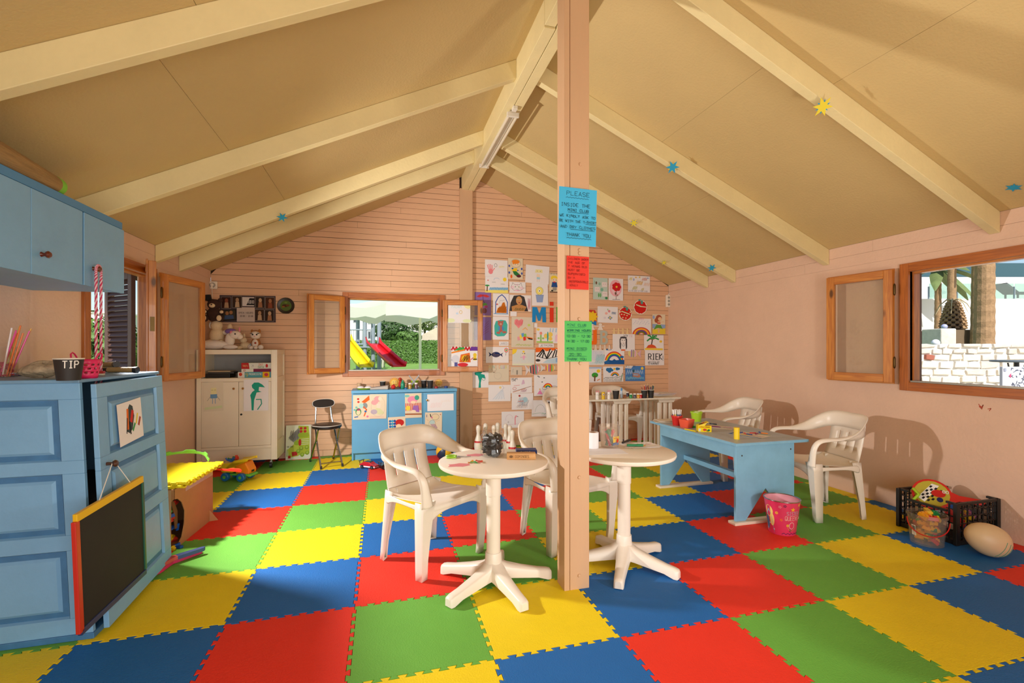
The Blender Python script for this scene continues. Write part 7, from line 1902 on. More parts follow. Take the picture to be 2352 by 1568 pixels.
# ---------------------------------------------------------------- round table right of the post
p_ = onZ(1400, 1026, ZT)
bk = thing('pen_tub', 'clear plastic tub of markers on the round table right of the post', 'tub', (p_.x, p_.y, ZT))
mb = MB(); mb.lathe([(0.0, 0), (.055, 0), (.066, .135), (.069, .137), (.069, .141), (.064, .141), (.053, .003), (0.0, .003)], 28, cap=False); mb.build('body', thin_glass('frosted_plastic', '#fbf6f0', gloss=0.06, clear=0.93), bk, smooth=True, angle=30)
ar = Art(.05, .055); ar.p([(0, 0), (1, 0), (1, 1), (0, 1)], '#e8c81e'); ar.p([(0, 0), (1, 0), (1, .35), (0, .3)], '#2a6ac0'); ar.e(.75, .5, .2, .25, '#d8322a'); ar.l([(.1, .8), (.6, .82)], .08, '#d8642a')
wr = []
for p in ar.mb.v:
 zz = .02 + p.y + .055; rr = .055 + .011 * zz / .135 + .0006 + p.z * .3; a = -math.pi / 2 + .35 + p.x / rr
 wr.append(Vector((rr * math.cos(a), rr * math.sin(a), zz)))
ar.mb.v = wr; ar.mb.build('label', INK, bk)
mb = MB(); mb.tube([(.068 * math.cos(R(-150 + i * 12)), .068 * math.sin(R(-150 + i * 12)) - .004, .128 - .10 * math.sin(math.pi * i / 10) ** .8) for i in range(11)], .0028, 6); mb.build('handle', thin_glass('frosted_plastic'), bk, smooth=True)
for k, c_ in enumerate(('#1f8a5a', '#c8262a', '#e07a2a', '#1f6a4a', '#c8264a', '#2a6a58')):
 a = k * 1.1; p0 = Vector((p_.x + .025 * math.cos(a), p_.y + .025 * math.sin(a), ZT + .012)); d_ = Vector((-.4 * math.cos(a + .6), -.4 * math.sin(a), .9)).normalized()
 mb = MB(); mb.cyl(p0, p0 + d_ * .07, .009, n=10); mb.cyl(p0 + d_ * .07, p0 + d_ * .105, .0105, .009, n=10)
 one('marker', 'thick marker standing in the clear tub right of the post', 'marker', mb, col('marker_' + c_.lstrip('#'), c_, .35), 'markers in the clear tub')
p_ = onZ(1362, 1028, ZT)
t = thing('paper_roll', 'white paper roll standing close to the post on the round table', 'roll', (p_.x, p_.y, ZT))
mb = MB(); mb.lathe([(.02, 0), (.036, 0), (.036, .10), (.02, .10)], 24, cap=False); mb.build('paper', WHITE_P, t, smooth=True); mb = MB(); mb.lathe([(.018, 0), (.02, 0), (.02, .1005), (.018, .1005)], 20, cap=False); mb.build('core', CARD, t, smooth=True)
p_ = onZ(1385, 1036, ZT + .0005); flat_sheet('white sheet lying at the left of the round table right of the post', (p_.x, p_.y, ZT + .0003), .26, .17, R(-8), 'w', None, group='sheets on the right round table')
p_ = onZ(1468, 1022, ZT + .0005)
for k in range(3): flat_sheet(['lowest', 'middle', 'top'][k] + ' drawing of the small pile under the green marker', (p_.x + .005 * k, p_.y - .004 * k, ZT + .0003 + .0009 * k), .22, .15, R(-14 + 9 * k), 'w', (lambda a: (a.e(.4, .4, .2, .2, '#e8c47a'), a.l([(.1, .2), (.9, .6)], .02, '#d88a9a'), a.s(.2, .5, .8, .8, 8, .01, '#c8b06a'))) if k == 2 else None, group='sheets on the right round table')
def marker_obj(label, a, b, c_, z_, r_=.0085):
 p0, p1 = onZ(*a, z_ + r_), onZ(*b, z_ + r_); d_ = p1 - p0
 t = thing('marker', label, 'marker', p0)
 mb = MB(); mb.cyl((0, 0, 0), d_ * .62, r_ * .9, n=12); mb.build('barrel', col('marker_' + c_.lstrip('#'), c_, .35), t, smooth=True)
 mb = MB(); mb.cyl(d_ * .62, d_, r_, r_ * .95, n=12); mb.build('cap', col('marker_' + c_.lstrip('#'), c_), t, smooth=True)
marker_obj('thick black marker on the round table right of the post', (1430, 1016), (1447, 1010), '#221e1c', ZT + .0025); marker_obj('thick green marker on the small pile of drawings', (1440, 1022), (1477, 1022), '#12804e', ZT + .0028)

# ---------------------------------------------------------------- blue desk
ZD = 0.6235
def pot(label, loc, r0, r1, h, m_, square=False, ribs=False, name='plastic_pot'):
 t = thing(name, label, 'pot', loc, R(20) if square else 0)
 n = 4 if square else 24
 if square:
  S = 1.28
  def rg(r_, z_): return [(r_ * S * math.copysign(abs(math.cos(a)) ** .35, math.cos(a)), r_ * S * math.copysign(abs(math.sin(a)) ** .35, math.sin(a)), z_) for a in [2 * math.pi * (i + .5) / 24 for i in range(24)]]
  rows = [rg(r0 * .75, .0), rg(r0 * .78, .004), rg(r1 * .75, h), rg(r1 * .71, h), rg(r0 * .72, .006)]
  mb = MB(); mb.grid(rows, loop=True); mb.add(rows[0], [tuple(range(23, -1, -1))]); mb.add(rows[-1], [tuple(range(24))]); mb.build('body', m_, t, smooth=True)
  for k in range(4): mb = MB(); mb.cbox((0, 0, 0), (.014, .006, .012), Rz(k * math.pi / 2) @ T(0, -r0 * .92, .006)); mb.build('foot_rib', m_, t)
 else:
  cup_parts(t, r0, r1, h, m_, m_)
  mb = MB(); mb.lathe([(r1 * .97, h * .86), (r1 * 1.07, h * .88), (r1 * 1.07, h * 1.0), (r1, h)], 24, cap=False); mb.build('rim_band', m_, t, smooth=True)
 return t
REDP = col('red_plastic', '#c8201c', .35)
p_ = onZ(1555, 976, ZD); pot('round red plastic pot full of white markers on the blue desk', (p_.x, p_.y, ZD), .038, .050, .088, REDP)
cl = (p_.x, p_.y, ZD)
random.seed(8)
for k in range(13):
 a = k * 2.4; q = .008 + .022 * ((k * 5) % 7) / 7
 p0 = Vector((cl[0] + q * math.cos(a), cl[1] + q * math.sin(a), ZD + .01)); p1 = p0 + Vector((.16 * math.cos(a + .2) * (q / .03), .10 * math.sin(a), 1)).normalized() * .135
 mb = MB(); mb.cyl(p0, p1, .0055, n=8)
 o = one('felt_pen', 'white felt pen standing in the red pot on the blue desk', 'pen', mb, col('pen_white', '#e6e2dc', .35), 'felt pens in the red pot')
 c_ = ['#e0c02a', '#1f4fa0', '#1a1a1a', '#2a8a4a', '#e07a1a', '#1f4fa0'][k % 6]
 mb = MB(); mb.cyl(p0 + (p1 - p0) * .60 - o.location, p0 + (p1 - p0) * .68 - o.location, .0058, n=8); mb.build('colour_band', col('band_' + c_.lstrip('#'), c_, .4), o)
p_ = onZ(1577, 981, ZD); pot('square coral plastic pot on the blue desk', (p_.x, p_.y, ZD), .046, .058, .074, col('coral_plastic', '#e0583c', .3, sss=.1), True)
p_ = onZ(1604, 968, ZD); gp = pot('lime green plastic pot with a cream handle on the blue desk', (p_.x, p_.y + .03, ZD), .042, .054, .092, col('lime_plastic', '#a8cc2a'))
mb = MB(); mb.tube([(.052 * math.cos(R(200 - i * 16)), -.01 - .052 * math.sin(R(20 + i * 14)), .092 + .002 * i) for i in range(11)], .003, 6); mb.build('handle', col('cream_plastic', '#e2d6b8', .4), gp, smooth=True)
p_ = onZ(1620, 991, ZD)
def d_cray(a): a.p([(0, 0), (1, 0), (1, 1), (0, 1)], '#e8cc14'); a.p([(.04, .1), (.2, .1), (.2, .55), (.04, .55)], '#d8d2c0'); a.e(.5, .35, .14, .2, '#c8452a'); a.t('CRAYONS', .12, .68, .11, '#a82a1a', .02, .22); a.e(.8, .3, .1, .16, '#2a7a4a'); a.t('32', .62, .1, .1, '#1a1a1a', .02, .22)
cb_ = thing('crayon_box', 'open yellow crayon box on the blue desk', 'box', (p_.x, p_.y + .02, ZD), R(-24))
mb = MB(); mb.box(-.055, .055, -.034, .034, 0, .052); bd = mb.build('carton', col('crayon_yellow', '#e4c612', .5), cb_)
a = Art(.11, .052); d_cray(a); a.mb.v = [Vector((p.x, -.034 - p.z, p.y + .052)) for p in a.mb.v]; a.mb.build('print', INK, bd)
a = Art(.068, .052); d_cray(a); a.mb.v = [Vector((.055 + p.z, p.x, p.y + .052)) for p in a.mb.v]; a.mb.build('print', INK, bd)
mb = MB(); mb.prism([(-.055, .052), (.03, .085), (.034, .083), (-.05, .049)], -.034, .034, MXZ); ld = mb.build('lid', col('crayon_yellow', '#e4c612'), cb_)
mb = MB(); mb.prism([(-.055, .052), (.0, .052), (.02, .0805), (-.055, .0525)], -.033, .033, MXZ); mb.build('inner_carton', col('crayon_yellow', '#e4c612'), cb_)
a = Art(.08, .06); a.e(.4, .5, .3, .3, '#3a3a3a'); a.e(.6, .6, .16, .2, '#c8452a'); a.l([(.1, .15), (.9, .2)], .06, '#a82a1a')
sl = math.atan2(.033, .085); a.mb.v = [Vector((-.012 + p.x * math.cos(sl), p.y + .03, .0695 + p.x * math.sin(sl) + p.z)) for p in a.mb.v]; a.mb.build('print', INK, ld)
p_ = onZ(1692, 1008, ZD)
t = thing('yellow_tube', 'yellow paper tube standing near the corner of the blue desk', 'tube', (p_.x, p_.y, ZD))
mb = MB(); mb.lathe([(.0195, 0), (.0215, 0), (.0215, .092), (.0195, .092), (.0195, 0)], 22, cap=False); mb.build('tube_wall', col('yellow_tube_paint', '#e8c512', .5), t, smooth=True); mb = MB(); mb.lathe([(.0185, .001), (.0195, .001), (.0195, .091), (.0185, .091), (.0185, .001)], 20, cap=False); mb.build('inner_card', CARD, t, smooth=True)
marker_obj('yellow marker lying on the blue desk in front of the coral pot', (1573, 985), (1597, 990), '#e4cc1a', ZD, .006)
p_ = onZ(1595, 982, ZD)
t = thing('pencil_sharpener', 'small green pencil sharpener beside the crayon box', 'sharpener', (p_.x, p_.y, ZD), R(30)); mb = MB(); mb.prism([(-.014, -.009), (.014, -.006), (.014, .006), (-.014, .009)], 0, .018); mb.build('body', col('bright_green', '#2fae3a', .35), t, bevel=.002); mb = MB(); mb.box(-.012, .012, -.005, .005, .0182, .0192); mb.build('blade', mat('steel'), t)
def d_fish2(a): a.e(.3, .5, .22, .2, '#8a3fa0'); a.p([(.1, .4), (.02, .6), (.16, .55)], '#6a4aa8'); a.l([(.5, .3), (.95, .4)], .04, '#6a9a5a'); a.s(.5, .5, .9, .8, 8, .02, '#c86ab0')
p_ = onZ(1655, 981, ZD); flat_sheet('sheet with a purple drawing on the far side of the blue desk', (p_.x, p_.y, ZD + .0003), .24, .17, R(-58), '#d9cdc0', d_fish2, group='sheets on the blue desk')
def d_scatter(a): a.p([(.0, 0), (1, 0), (1, .08), (0, .1)], '#3a6a9a'); a.p([(0, 0), (.08, 0), (.06, 1), (0, 1)], '#3a6a9a'); a.l([(.5, .95), (.98, .9)], .05, '#7aae7a'); a.e(.4, .3, .12, .08, '#d8c04a'); a.s(.5, .2, .9, .5, 8, .01, '#c8a08a')
p_ = onZ(1722, 998, ZD); flat_sheet('colourful drawing near the yellow tube on the blue desk', (p_.x, p_.y, ZD + .0003), .27, .19, R(-68), '#ddd2c2', d_scatter, group='sheets on the blue desk')
random.seed(12)
for k in range(7):
 q = onZ(1702 + k * 9.0, 993 + (k * 7) % 5, ZD + .005); an = R(20 + 47 * k); d_ = Vector((math.cos(an), math.sin(an), 0)) * .055
 c_ = ['#2a4a9a', '#c8302a', '#2a3a6a', '#c8302a', '#8a2a5a', '#2a4a9a', '#e07a1a'][k]
 mb = MB(); mb.cyl(q - d_ / 2, q + d_ * .42, .0045, n=8); o = one('crayon', ['navy', 'red', 'dark blue', 'scarlet', 'plum', 'blue', 'orange tipped'][k] + ' crayon lying on the drawing on the blue desk', 'crayon', mb, col('crayon_' + c_.lstrip('#'), c_, .5), 'crayons on the blue desk')
 o.location.z = ZD + .0012
 mb = MB(); mb.cyl(q + d_ * .42 - o.location, q + d_ * .5 - o.location, .0045, .0015, n=8); mb.v = [Vector((p.x, p.y, .0045 + (p.z - (q.z - o.location.z)))) for p in mb.v]; mb.build('tip', col('crayon_' + c_.lstrip('#'), c_), o)
q = onZ(1640, 974, ZD); marker_obj('slim dark marker on the far edge of the blue desk', (1630, 972), (1646, 974), '#2a3a4a', ZD, .005)
for k in range(3):
 p_ = onZ(1528, 969, ZD); block_box(['lowest', 'middle', 'top'][k] + ' thin picture book at the far end of the blue desk', (p_.x + .01 * k, p_.y + .02, ZD + .0065 * k), (.19, .13, .006), R(-20 + 8 * k), paper_mat(['#cfc0a8', '#b9a58c', '#d8ccb8'][k]), 'book', 'picture_book', group='books on the blue desk')

# ---------------------------------------------------------------- narrow white table at the back
ZN = 0.7285
def nb(px, py): p = onZ(px, py, ZN); return (p.x, max(5.20, p.y), ZN)
def tube_toy(label, loc, c_, ears, eye, r_=.021, h=.088):
 t = thing('tube_creature', label, 'toy', loc, R(-15), 'paper tube creatures')
 mb = MB(); mb.lathe([(0.0, 0), (r_, 0), (r_, h), (r_ * .9, h), (r_ * .9, .004)], 20, cap=False); mb.build('tube', col('tube_' + c_.lstrip('#'), c_, .5), t, smooth=True)
 if ears:
  for s in (-1, 1): mb = MB(); mb.prism([(-.008, 0), (.008, 0), (0, .034)], -.001, .001, T(s * .011, -r_ * .6, h - .004) @ MXZ); mb.build('ear', col('pink_ear', '#e07a8a', .6), t)
 for s in ((-1, 1) if ears else (0,)):
  mb = MB(); mb.ell((s * .009, -r_ * (.92 if s else 1), h * .66), (.0065 * eye, .002, .0065 * eye), nu=10, nv=6); e_ = mb.build('eye', col('eye_white', '#f2f0ec', .4), t, smooth='all')
  mb = MB(); mb.ell((s * .009, -r_ * (.92 if s else 1) - .002, h * .66), (.0035 * eye, .002, .0035 * eye), nu=8, nv=6); mb.build('pupil', FELT_K, e_, smooth='all')
tube_toy('left white paper tube rabbit with pink ears on the narrow table', nb(1376, 918), '#e6e0d8', True, 1); tube_toy('yellow paper tube creature with one big eye', nb(1387, 917), '#dcb414', False, 1.7); tube_toy('right white paper tube rabbit with pink ears on the narrow table', nb(1402, 917), '#e6e0d8', True, 1)
cup('empty black paper cup on the narrow table', nb(1416, 916), .030, .042, .105, group='black cups on the narrow table')
t = thing('glue_bottle', 'clear glue bottle with a blue cap on the narrow table', 'bottle', nb(1427.5, 913)); mb = MB(); mb.lathe([(0.0, 0), (.017, 0), (.018, .03), (.013, .085), (.010, .09), (0.0, .09)], 18, cap=False); mb.build('body', col('pale_blue_plastic', '#b8cbe0', .3), t, smooth=True); mb = MB(); mb.lathe([(.0115, .088), (.0115, .108), (.007, .12), (0.0, .122)], 14, cap=False); mb.build('cap', col('blue_cap', '#3f8ac8', .35), t, smooth=True)
for px, c_, lb in ((1435, '#9a5a32', 'brown'), (1441.5, '#1f2744', 'navy'), (1449, '#1f8a44', 'green'), (1458, '#4a4652', 'grey'), (1466, '#d8981a', 'amber'), (1471.5, '#b8201c', 'red')):
 paint_jar(lb + ' paint jar in the row on the narrow table', nb(px, 914 if lb != 'navy' else 910), c_, .058, .019, 'paint jars on the narrow table')
PC = ['#a83a2a', '#2a2a2a', '#c8502a', '#5a3a8a', '#8a2a2a', '#3a3a3a', '#c87a2a']
for k, (px, lb) in enumerate(((1481.5, 'left black cup of coloured pencils on the narrow table'), (1499, 'right black cup of coloured pencils on the narrow table'))):
 c_ = nb(px, 914); cup(lb, c_, .030, .040, .098, group='black cups on the narrow table'); sticks('coloured pencil standing in the %s black cup on the narrow table' % ('left', 'right')[k], c_, 11, .03, .1, PC if k == 0 else ['#2a2a2a', '#1f5a4a', '#5a3a8a', '#c8502a', '#2a2a2a', '#c8982a'], .17, 'pencils in the %s cup' % ('left', 'right')[k])
for k in range(5):
 c_ = nb(1518, 908); flat_sheet(['lowest', 'second', 'third', 'fourth', 'topmost'][k] + ' sheet of the curled paper pile on the narrow table', (c_[0] + .01 * k, c_[1] + .04 - .006 * k, ZN + .0005 + .007 * k), .21, .28, R(75 + 7 * k), ['#d8cdbf', '#cfc0b4', '#dcd2c8', '#b8a8b8', '#e0d8d0'][k], None, group='papers on the narrow table', th=.006)

# ---------------------------------------------------------------- pink bucket, crate, tub, big egg ball
p_ = onZ(1796, 1221)
pk = thing('pink_bucket', 'pink metal bucket with printed lettering beside the blue desk', 'bucket', (p_.x, p_.y, .0015))
mb = MB(); mb.lathe([(0.0, 0), (.088, 0), (.118, .245), (.1165, .245), (.0865, .004), (0.0, .004)], 40, cap=False)
mb.mi = [0] * len(mb.mi); bd = mb.build('body', col('bucket_pink', '#d8365e', .3), pk, smooth=True, angle=30)
mb = MB(); mb.lathe([(.087, .006), (.1155, .243)], 40, cap=False); mb.build('lining', col('bucket_inside', '#e8a0ac', .35), pk, smooth=True)
mb = MB(); mb.tube([(.118 * math.cos(i * .1571), .118 * math.sin(i * .1571), .246) for i in range(40)], .004, 8, closed=True); mb.build('rim', CHROME, pk, smooth=True)
ar = Art(.36, .235)
ar.p([(.08, .02), (.30, .02), (.28, .3), (.24, .6), (.2, .75), (.14, .6), (.1, .3)], '#8fb4d8'); ar.e(.2, .66, .09, .18, '#ecd27a'); ar.e(.26, .42, .05, .2, '#ecd27a'); ar.e(.14, .3, .05, .22, '#5f8ac0'); ar.l([(.1, .1), (.2, .3), (.3, .12)], .02, '#d8e4f2')
for x, y, c_ in ((.5, .9, '#8a2a4a'), (.36, .66, '#e8b83a'), (.44, .46, '#e86a3a'), (.62, .14, '#8a2a4a'), (.56, .3, '#e8b83a'), (.86, .3, '#8a2a4a'), (.78, .92, '#e8b83a'), (.42, .86, '#e8788a')):
 for k in range(5): ar.e(x + .018 * math.cos(k * 1.2566), y + .028 * math.sin(k * 1.2566), .011, .017, c_)
ar.st(.64, .80, .02, .05, 5, '#e8a82a'); ar.t('SISTER', .535, .62, .042, '#b8a8b4', .007, .11); ar.t('QUEENS', .505, .46, .048, '#e8b4a8', .007, .13); ar.o(.64, .3, .05, .1, .008, '#e8d0c0'); ar.o(.64, .3, .09, .16, .006, '#d8a85a', 200, 340); ar.wavy(.45, .85, .04, '#6a2a5a', .012, .02, 5)
wr = []
for p in ar.mb.v:
 zz = .008 + p.y + .235; rr = .088 + .030 * zz / .245 + .0006 + p.z * .25; a = -math.pi / 2 - .62 + p.x / .105
 wr.append(Vector((rr * math.cos(a), rr * math.sin(a), zz)))
ar.mb.v = wr; ar.mb.build('print', INK, bd)
# black crate
CR = col('crate_black', '#151311', .45)
ct = thing('plastic_crate', 'black lattice plastic crate of toys by the right wall', 'crate', (3.965, 2.48, .0015), R(0))
CX, CYD, CH_ = .20, .185, .285
mb = MB(); mb.box(-CX, CX, -CYD, CYD, 0, .006); mb.build('bottom', CR, ct)
def lattice(nm, L_, H_, M, cut):
 mb = MB()
 nx = max(4, int(L_ / .045))
 for i in range(nx + 1):
  x = -L_ / 2 + L_ * i / nx
  mb.box(x - .004, x + .004, -.004, .004, 0, H_ if not cut or abs(x) > L_ * .33 else H_ - .06, M)
 for z_ in [.006] + [H_ * k / 6 for k in range(1, 6)]:
  if z_ > H_ - .065 and cut:
   mb.box(-L_ / 2, -L_ * .33, -.004, .004, z_ - .003, z_ + .003, M); mb.box(L_ * .33, L_ / 2, -.004, .004, z_ - .003, z_ + .003, M)
  else:
   mb.box(-L_ / 2, L_ / 2, -.004, .004, z_ - .003, z_ + .003, M)
 if cut:
  mb.box(-L_ / 2, -L_ * .33, -.009, .009, H_ - .014, H_, M); mb.box(L_ * .33, L_ / 2, -.009, .009, H_ - .014, H_, M); mb.box(-L_ * .34, L_ * .34, -.009, .009, H_ - .075, H_ - .06, M)
 else:
  mb.box(-L_ / 2, L_ / 2, -.009, .009, H_ - .016, H_, M)
 mb.box(-L_ / 2, L_ / 2, -.006, .006, 0, .03, M)
 mb.build(nm, CR, ct)
lattice('lattice_side', 2 * CX, CH_, T(0, -CYD, 0), False); lattice('lattice_side', 2 * CX, CH_, T(0, CYD, 0), False)
lattice('lattice_side', 2 * CYD, CH_, T(-CX, 0, 0) @ Rz(R(90)), True); lattice('lattice_side', 2 * CYD, CH_, T(CX, 0, 0) @ Rz(R(90)), True)
for sx in (-1, 1):
 for sy in (-1, 1): mb = MB(); mb.box(sx * CX - .022, sx * CX + .012, sy * CYD - .012, sy * CYD + .012, 0, CH_); mb.build('corner_post', CR, ct, bevel=.004)
# things in the crate
rk = thing('printed_racket', 'red plastic racket with a printed car picture lying in the black crate', 'racket', (3.93, 2.53, .262))
ax_ = Vector((0.55, -0.72, -0.04)).normalized(); ay_ = (Vector((0.45, 0.35, 0.82)) - ax_ * ax_.dot(Vector((0.45, 0.35, 0.82)))).normalized()
rk.matrix_world = frame_matrix((3.92, 2.55, .258), ax_, ay_, ax_.cross(ay_))
mb = MB(); mb.prism([(.115 * math.cos(R(a)), .115 * math.sin(R(a))) for a in range(20, 341, 12)] + [(.15, -.022), (.27, -.02), (.285, 0), (.27, .02), (.15, .022)], 0, .014); mb.build('frame', REDP, rk, bevel=.003)
a = Art(.2, .2); a.e(.5, .5, .5, .5, '#b8a83a'); a.p([(.1, .3), (.5, .9), (.7, .85), (.3, .15)], '#e8e4dc')
for i in range(5):
 for j in range(6):
  if (i + j) % 2: a.p([(.14 + i * .07 + j * .055, .3 + j * .09 - i * .03), (.2 + i * .07 + j * .055, .28 + j * .09 - i * .03), (.25 + i * .07 + j * .055, .36 + j * .09 - i * .03), (.19 + i * .07 + j * .055, .38 + j * .09 - i * .03)], '#1a1a1a')
a.e(.68, .55, .2, .14, '#c0281e'); a.e(.72, .32, .09, .09, '#2a2a5a'); a.t('GO', .8, .6, .09, '#ece4dc', .02, .1)
a.mb.v = [Vector((p.x, p.y + .1, p.z + .0142)) for p in a.mb.v]; a.mb.build('print', INK, rk)
random.seed(31)
for k in range(16):
 mb = MB(); M = Rz(random.random() * 6) @ Rx(random.uniform(-.8, .8)); s_ = random.uniform(.8, 1.3)
 mb.cbox((0, 0, 0), (.075 * s_, .035 * s_, .03 * s_), M); mb.cbox((.015, 0, .022 * s_), (.03 * s_, .028 * s_, .02), M); mb.cyl((-.02, -.02, -.01), (-.02, .02, -.01), .012 * s_, n=10, M=M)
 P = Vector((3.965 + random.uniform(-.13, .13), 2.48 + random.uniform(-.12, .12), .045 + (k / 16) * .15)); mb.v = [p + P for p in mb.v]
 c_ = ['#2a6ac0', '#c8302a', '#e8e4dc', '#2a8a4a', '#d8b01a', '#8a3a7a', '#3a3a3a'][k % 7]
 one('toy_piece', 'plastic toy seen through the lattice of the black crate', 'toy', mb, col('toy_' + c_.lstrip('#'), c_, .35), 'toys in the black crate', False, .002)
mb = MB(); mb.tube([(3.80, 2.60, .205), (3.83, 2.575, .26), (3.805, 2.60, .30)], .011, 8); o = one('green_spade', 'lime green plastic spade handle poking out of the black crate', 'toy', mb, col('lime_plastic', '#a8cc2a'))
# clear tub with blocks
p_ = onZ(2129, 1247)
tb = thing('block_tub', 'clear plastic tub of building blocks with a red handle before the crate', 'tub', (p_.x, p_.y, .0015))
FR = thin_glass('frosted_plastic', '#fbf6f0', gloss=0.06, clear=0.93)
mb = MB(); mb.lathe([(0.0, .01), (.085, .01), (.085, .0), (.090, .0), (.106, .185), (.112, .187), (.112, .205), (.104, .205), (.088, .013), (0.0, .013)], 32, cap=False); mb.build('body', FR, tb, smooth=True, angle=30)
mb = MB(); mb.tube([(.113 * math.cos(R(130 + 8 * i + 5)), .113 * math.sin(R(130 + 8 * i + 5)) - .006, .165 - .085 * math.sin(math.pi * i / 20) ** .7) for i in range(21)], .0035, 8); mb.build('handle', REDP, tb, smooth=True)
ar = Art(.03, .07); ar.p([(0, 0), (1, 0), (1, 1), (0, 1)], '#e6e2da'); [ar.l([(.15 + .1 * k, .5), (.15 + .1 * k, .9)], .05, '#333333') for k in range(8)]
wr = []
for p in ar.mb.v:
 zz = .06 + p.y + .07; rr = .090 + .016 * zz / .185 + .0006 + p.z * .3; a = -math.pi / 2 - 1.75 + p.x / rr; wr.append(Vector((rr * math.cos(a), rr * math.sin(a), zz)))
ar.mb.v = wr; ar.mb.build('sticker', INK, tb)
random.seed(17)
def brick(label, P, M, c_, nx=2, group='building blocks in the clear tub'):
 mb = MB(); L_ = .03 * nx; mb.box(-L_ / 2, L_ / 2, -.03, .03, 0, .026)
 mb.v = [M @ p for p in mb.v]; og = Vector(P); mb.v = [p + og for p in mb.v]
 o = one('building_block', label, 'block', mb, col('block_' + c_.lstrip('#'), c_, .3), group, False, .002)
 q = MB()
 for i in range(nx):
  for j in (-1, 1): q.cyl((-L_ / 2 + .015 + .03 * i, j * .015, .026), (-L_ / 2 + .015 + .03 * i, j * .015, .034), .0095, n=10)
 q.v = [M @ p + og - o.location for p in q.v]; tag(q.build('studs', col('block_' + c_.lstrip('#'), c_), o), kind='stuff')
BC = ['#e89a14', '#c82a1e', '#e8c01a', '#e89a14', '#1f8a4a', '#c82a1e', '#e8b41a']
for k in range(24):
 r_ = .052 * math.sqrt(random.random()); a = random.random() * 6.283; z_ = .02 + (k / 24) * .15
 brick('building block inside the clear tub', (p_.x + r_ * math.cos(a), p_.y + r_ * math.sin(a), z_), Rz(random.random() * 6) @ Rx(random.uniform(-.9, .9)) @ Matrix.Scale(.8, 4), BC[k % 7])
for k, (dx, dy, dz, c_, lb) in enumerate(((-.055, -.02, .19, '#e8a01a', 'orange building block on the left rim of the clear tub'), (.0, .01, .20, '#e8c01a', 'tall yellow building block standing out of the clear tub'), (.06, .01, .185, '#1f8a4a', 'green building block on the right of the clear tub'), (-.03, -.05, .175, '#c82a1e', 'red building block at the front of the clear tub'))):
 brick(lb, (p_.x + dx, p_.y + dy, dz), Rz(k * .8) @ Rx((.5, 1.5, .3, .2)[k]), c_, 2 if k != 1 else 3, 'building blocks heaped above the tub rim')
# egg shaped ball
e_ = onZ(2281, 1281)
mb = MB(); rows = []
for j in range(21):
 b = math.pi * j / 20; x = -.122 * math.cos(b); r_ = .100 * math.sin(b) * (1 - .10 * math.cos(b)) if 0 < j < 20 else .0005
 rows.append([(x, r_ * math.cos(i * .19635), r_ * math.sin(i * .19635)) for i in range(32)])
mb.grid(rows, Rz(R(-28)) @ Ry(R(24)), loop=True); zmn = min(p.z for p in mb.v)
mb.v = [p + Vector((e_.x + .0, e_.y + .03, -zmn + .0015)) for p in mb.v]
eg = one('egg_ball', 'large cream egg-shaped ball with green lines on the floor by the crate', 'ball', mb, mat('cream_ball', '#dcbf94', .45, var=.06, vscale=8), origin=(e_.x, e_.y + .03, .0015))
for k, t_ in enumerate((.30, .52, .70)):
 pts = []
 for i in range(9):
  b = math.acos(-t_); x = .122 * t_; r_ = .100 * math.sin(b) * (1 + .10 * t_) + .0004; an = R(-60 - i * 9 - 100)
  pts.append(Rz(R(-28)) @ Ry(R(24)) @ Vector((x, r_ * math.cos(an), -r_ * math.sin(an))) + Vector((0, 0, -zmn)))
 mb = MB(); mb.tube(pts, .0016, 5); mb.build('painted_line', col('green_line', '#4a9a7a', .5), eg)
# ---------------------------------------------------------------- fluorescent fitting under the ridge (switched off)
fx = thing('fluorescent_lamp', 'white twin tube fluorescent fitting under the ridge beam', 'lamp', (1.125, 4.66, 3.40))
WM = col('white_enamel', '#e0d8c8', .4)
mb = MB(); mb.box(-.03, .03, -.61, .61, .02, .049); mb.build('housing', WM, fx, bevel=.004)
for s in (-1, 1): mb = MB(); mb.box(-.055, .055, s * .61 - .012, s * .61 + .012, -.012, .03); mb.build('end_cap', WM, fx, bevel=.004)
for s in (-1, 1): mb = MB(); mb.cyl((s * .036, -.60, .0), (s * .036, .60, .0), .013, n=16); mb.build('tube', col('tube_glass', '#ddd2ba', .2), fx, smooth=True)
mb = MB(); mb.box(-.02, .02, -.70, -.64, .02, .0495); mb.build('junction_box', WM, fx, bevel=.003)
# red paint marks on the right wall
q = onX(2262, 925, XR)
a = Art(.09, .06); a.l([(.1, .8), (.25, .3), (.4, .75), (.3, .2)], .05, '#b8503a'); a.l([(.7, .3), (.9, .4), (.8, .1)], .05, '#b8503a'); a.e(.2, .5, .08, .12, '#b8503a')
a.mb.v = [Vector((-0.0006 - p.z, -p.x, p.y)) + Vector((XR, q.y, q.z)) - wall_right.location for p in a.mb.v]; a.mb.build('paint_mark', INK, wall_right)

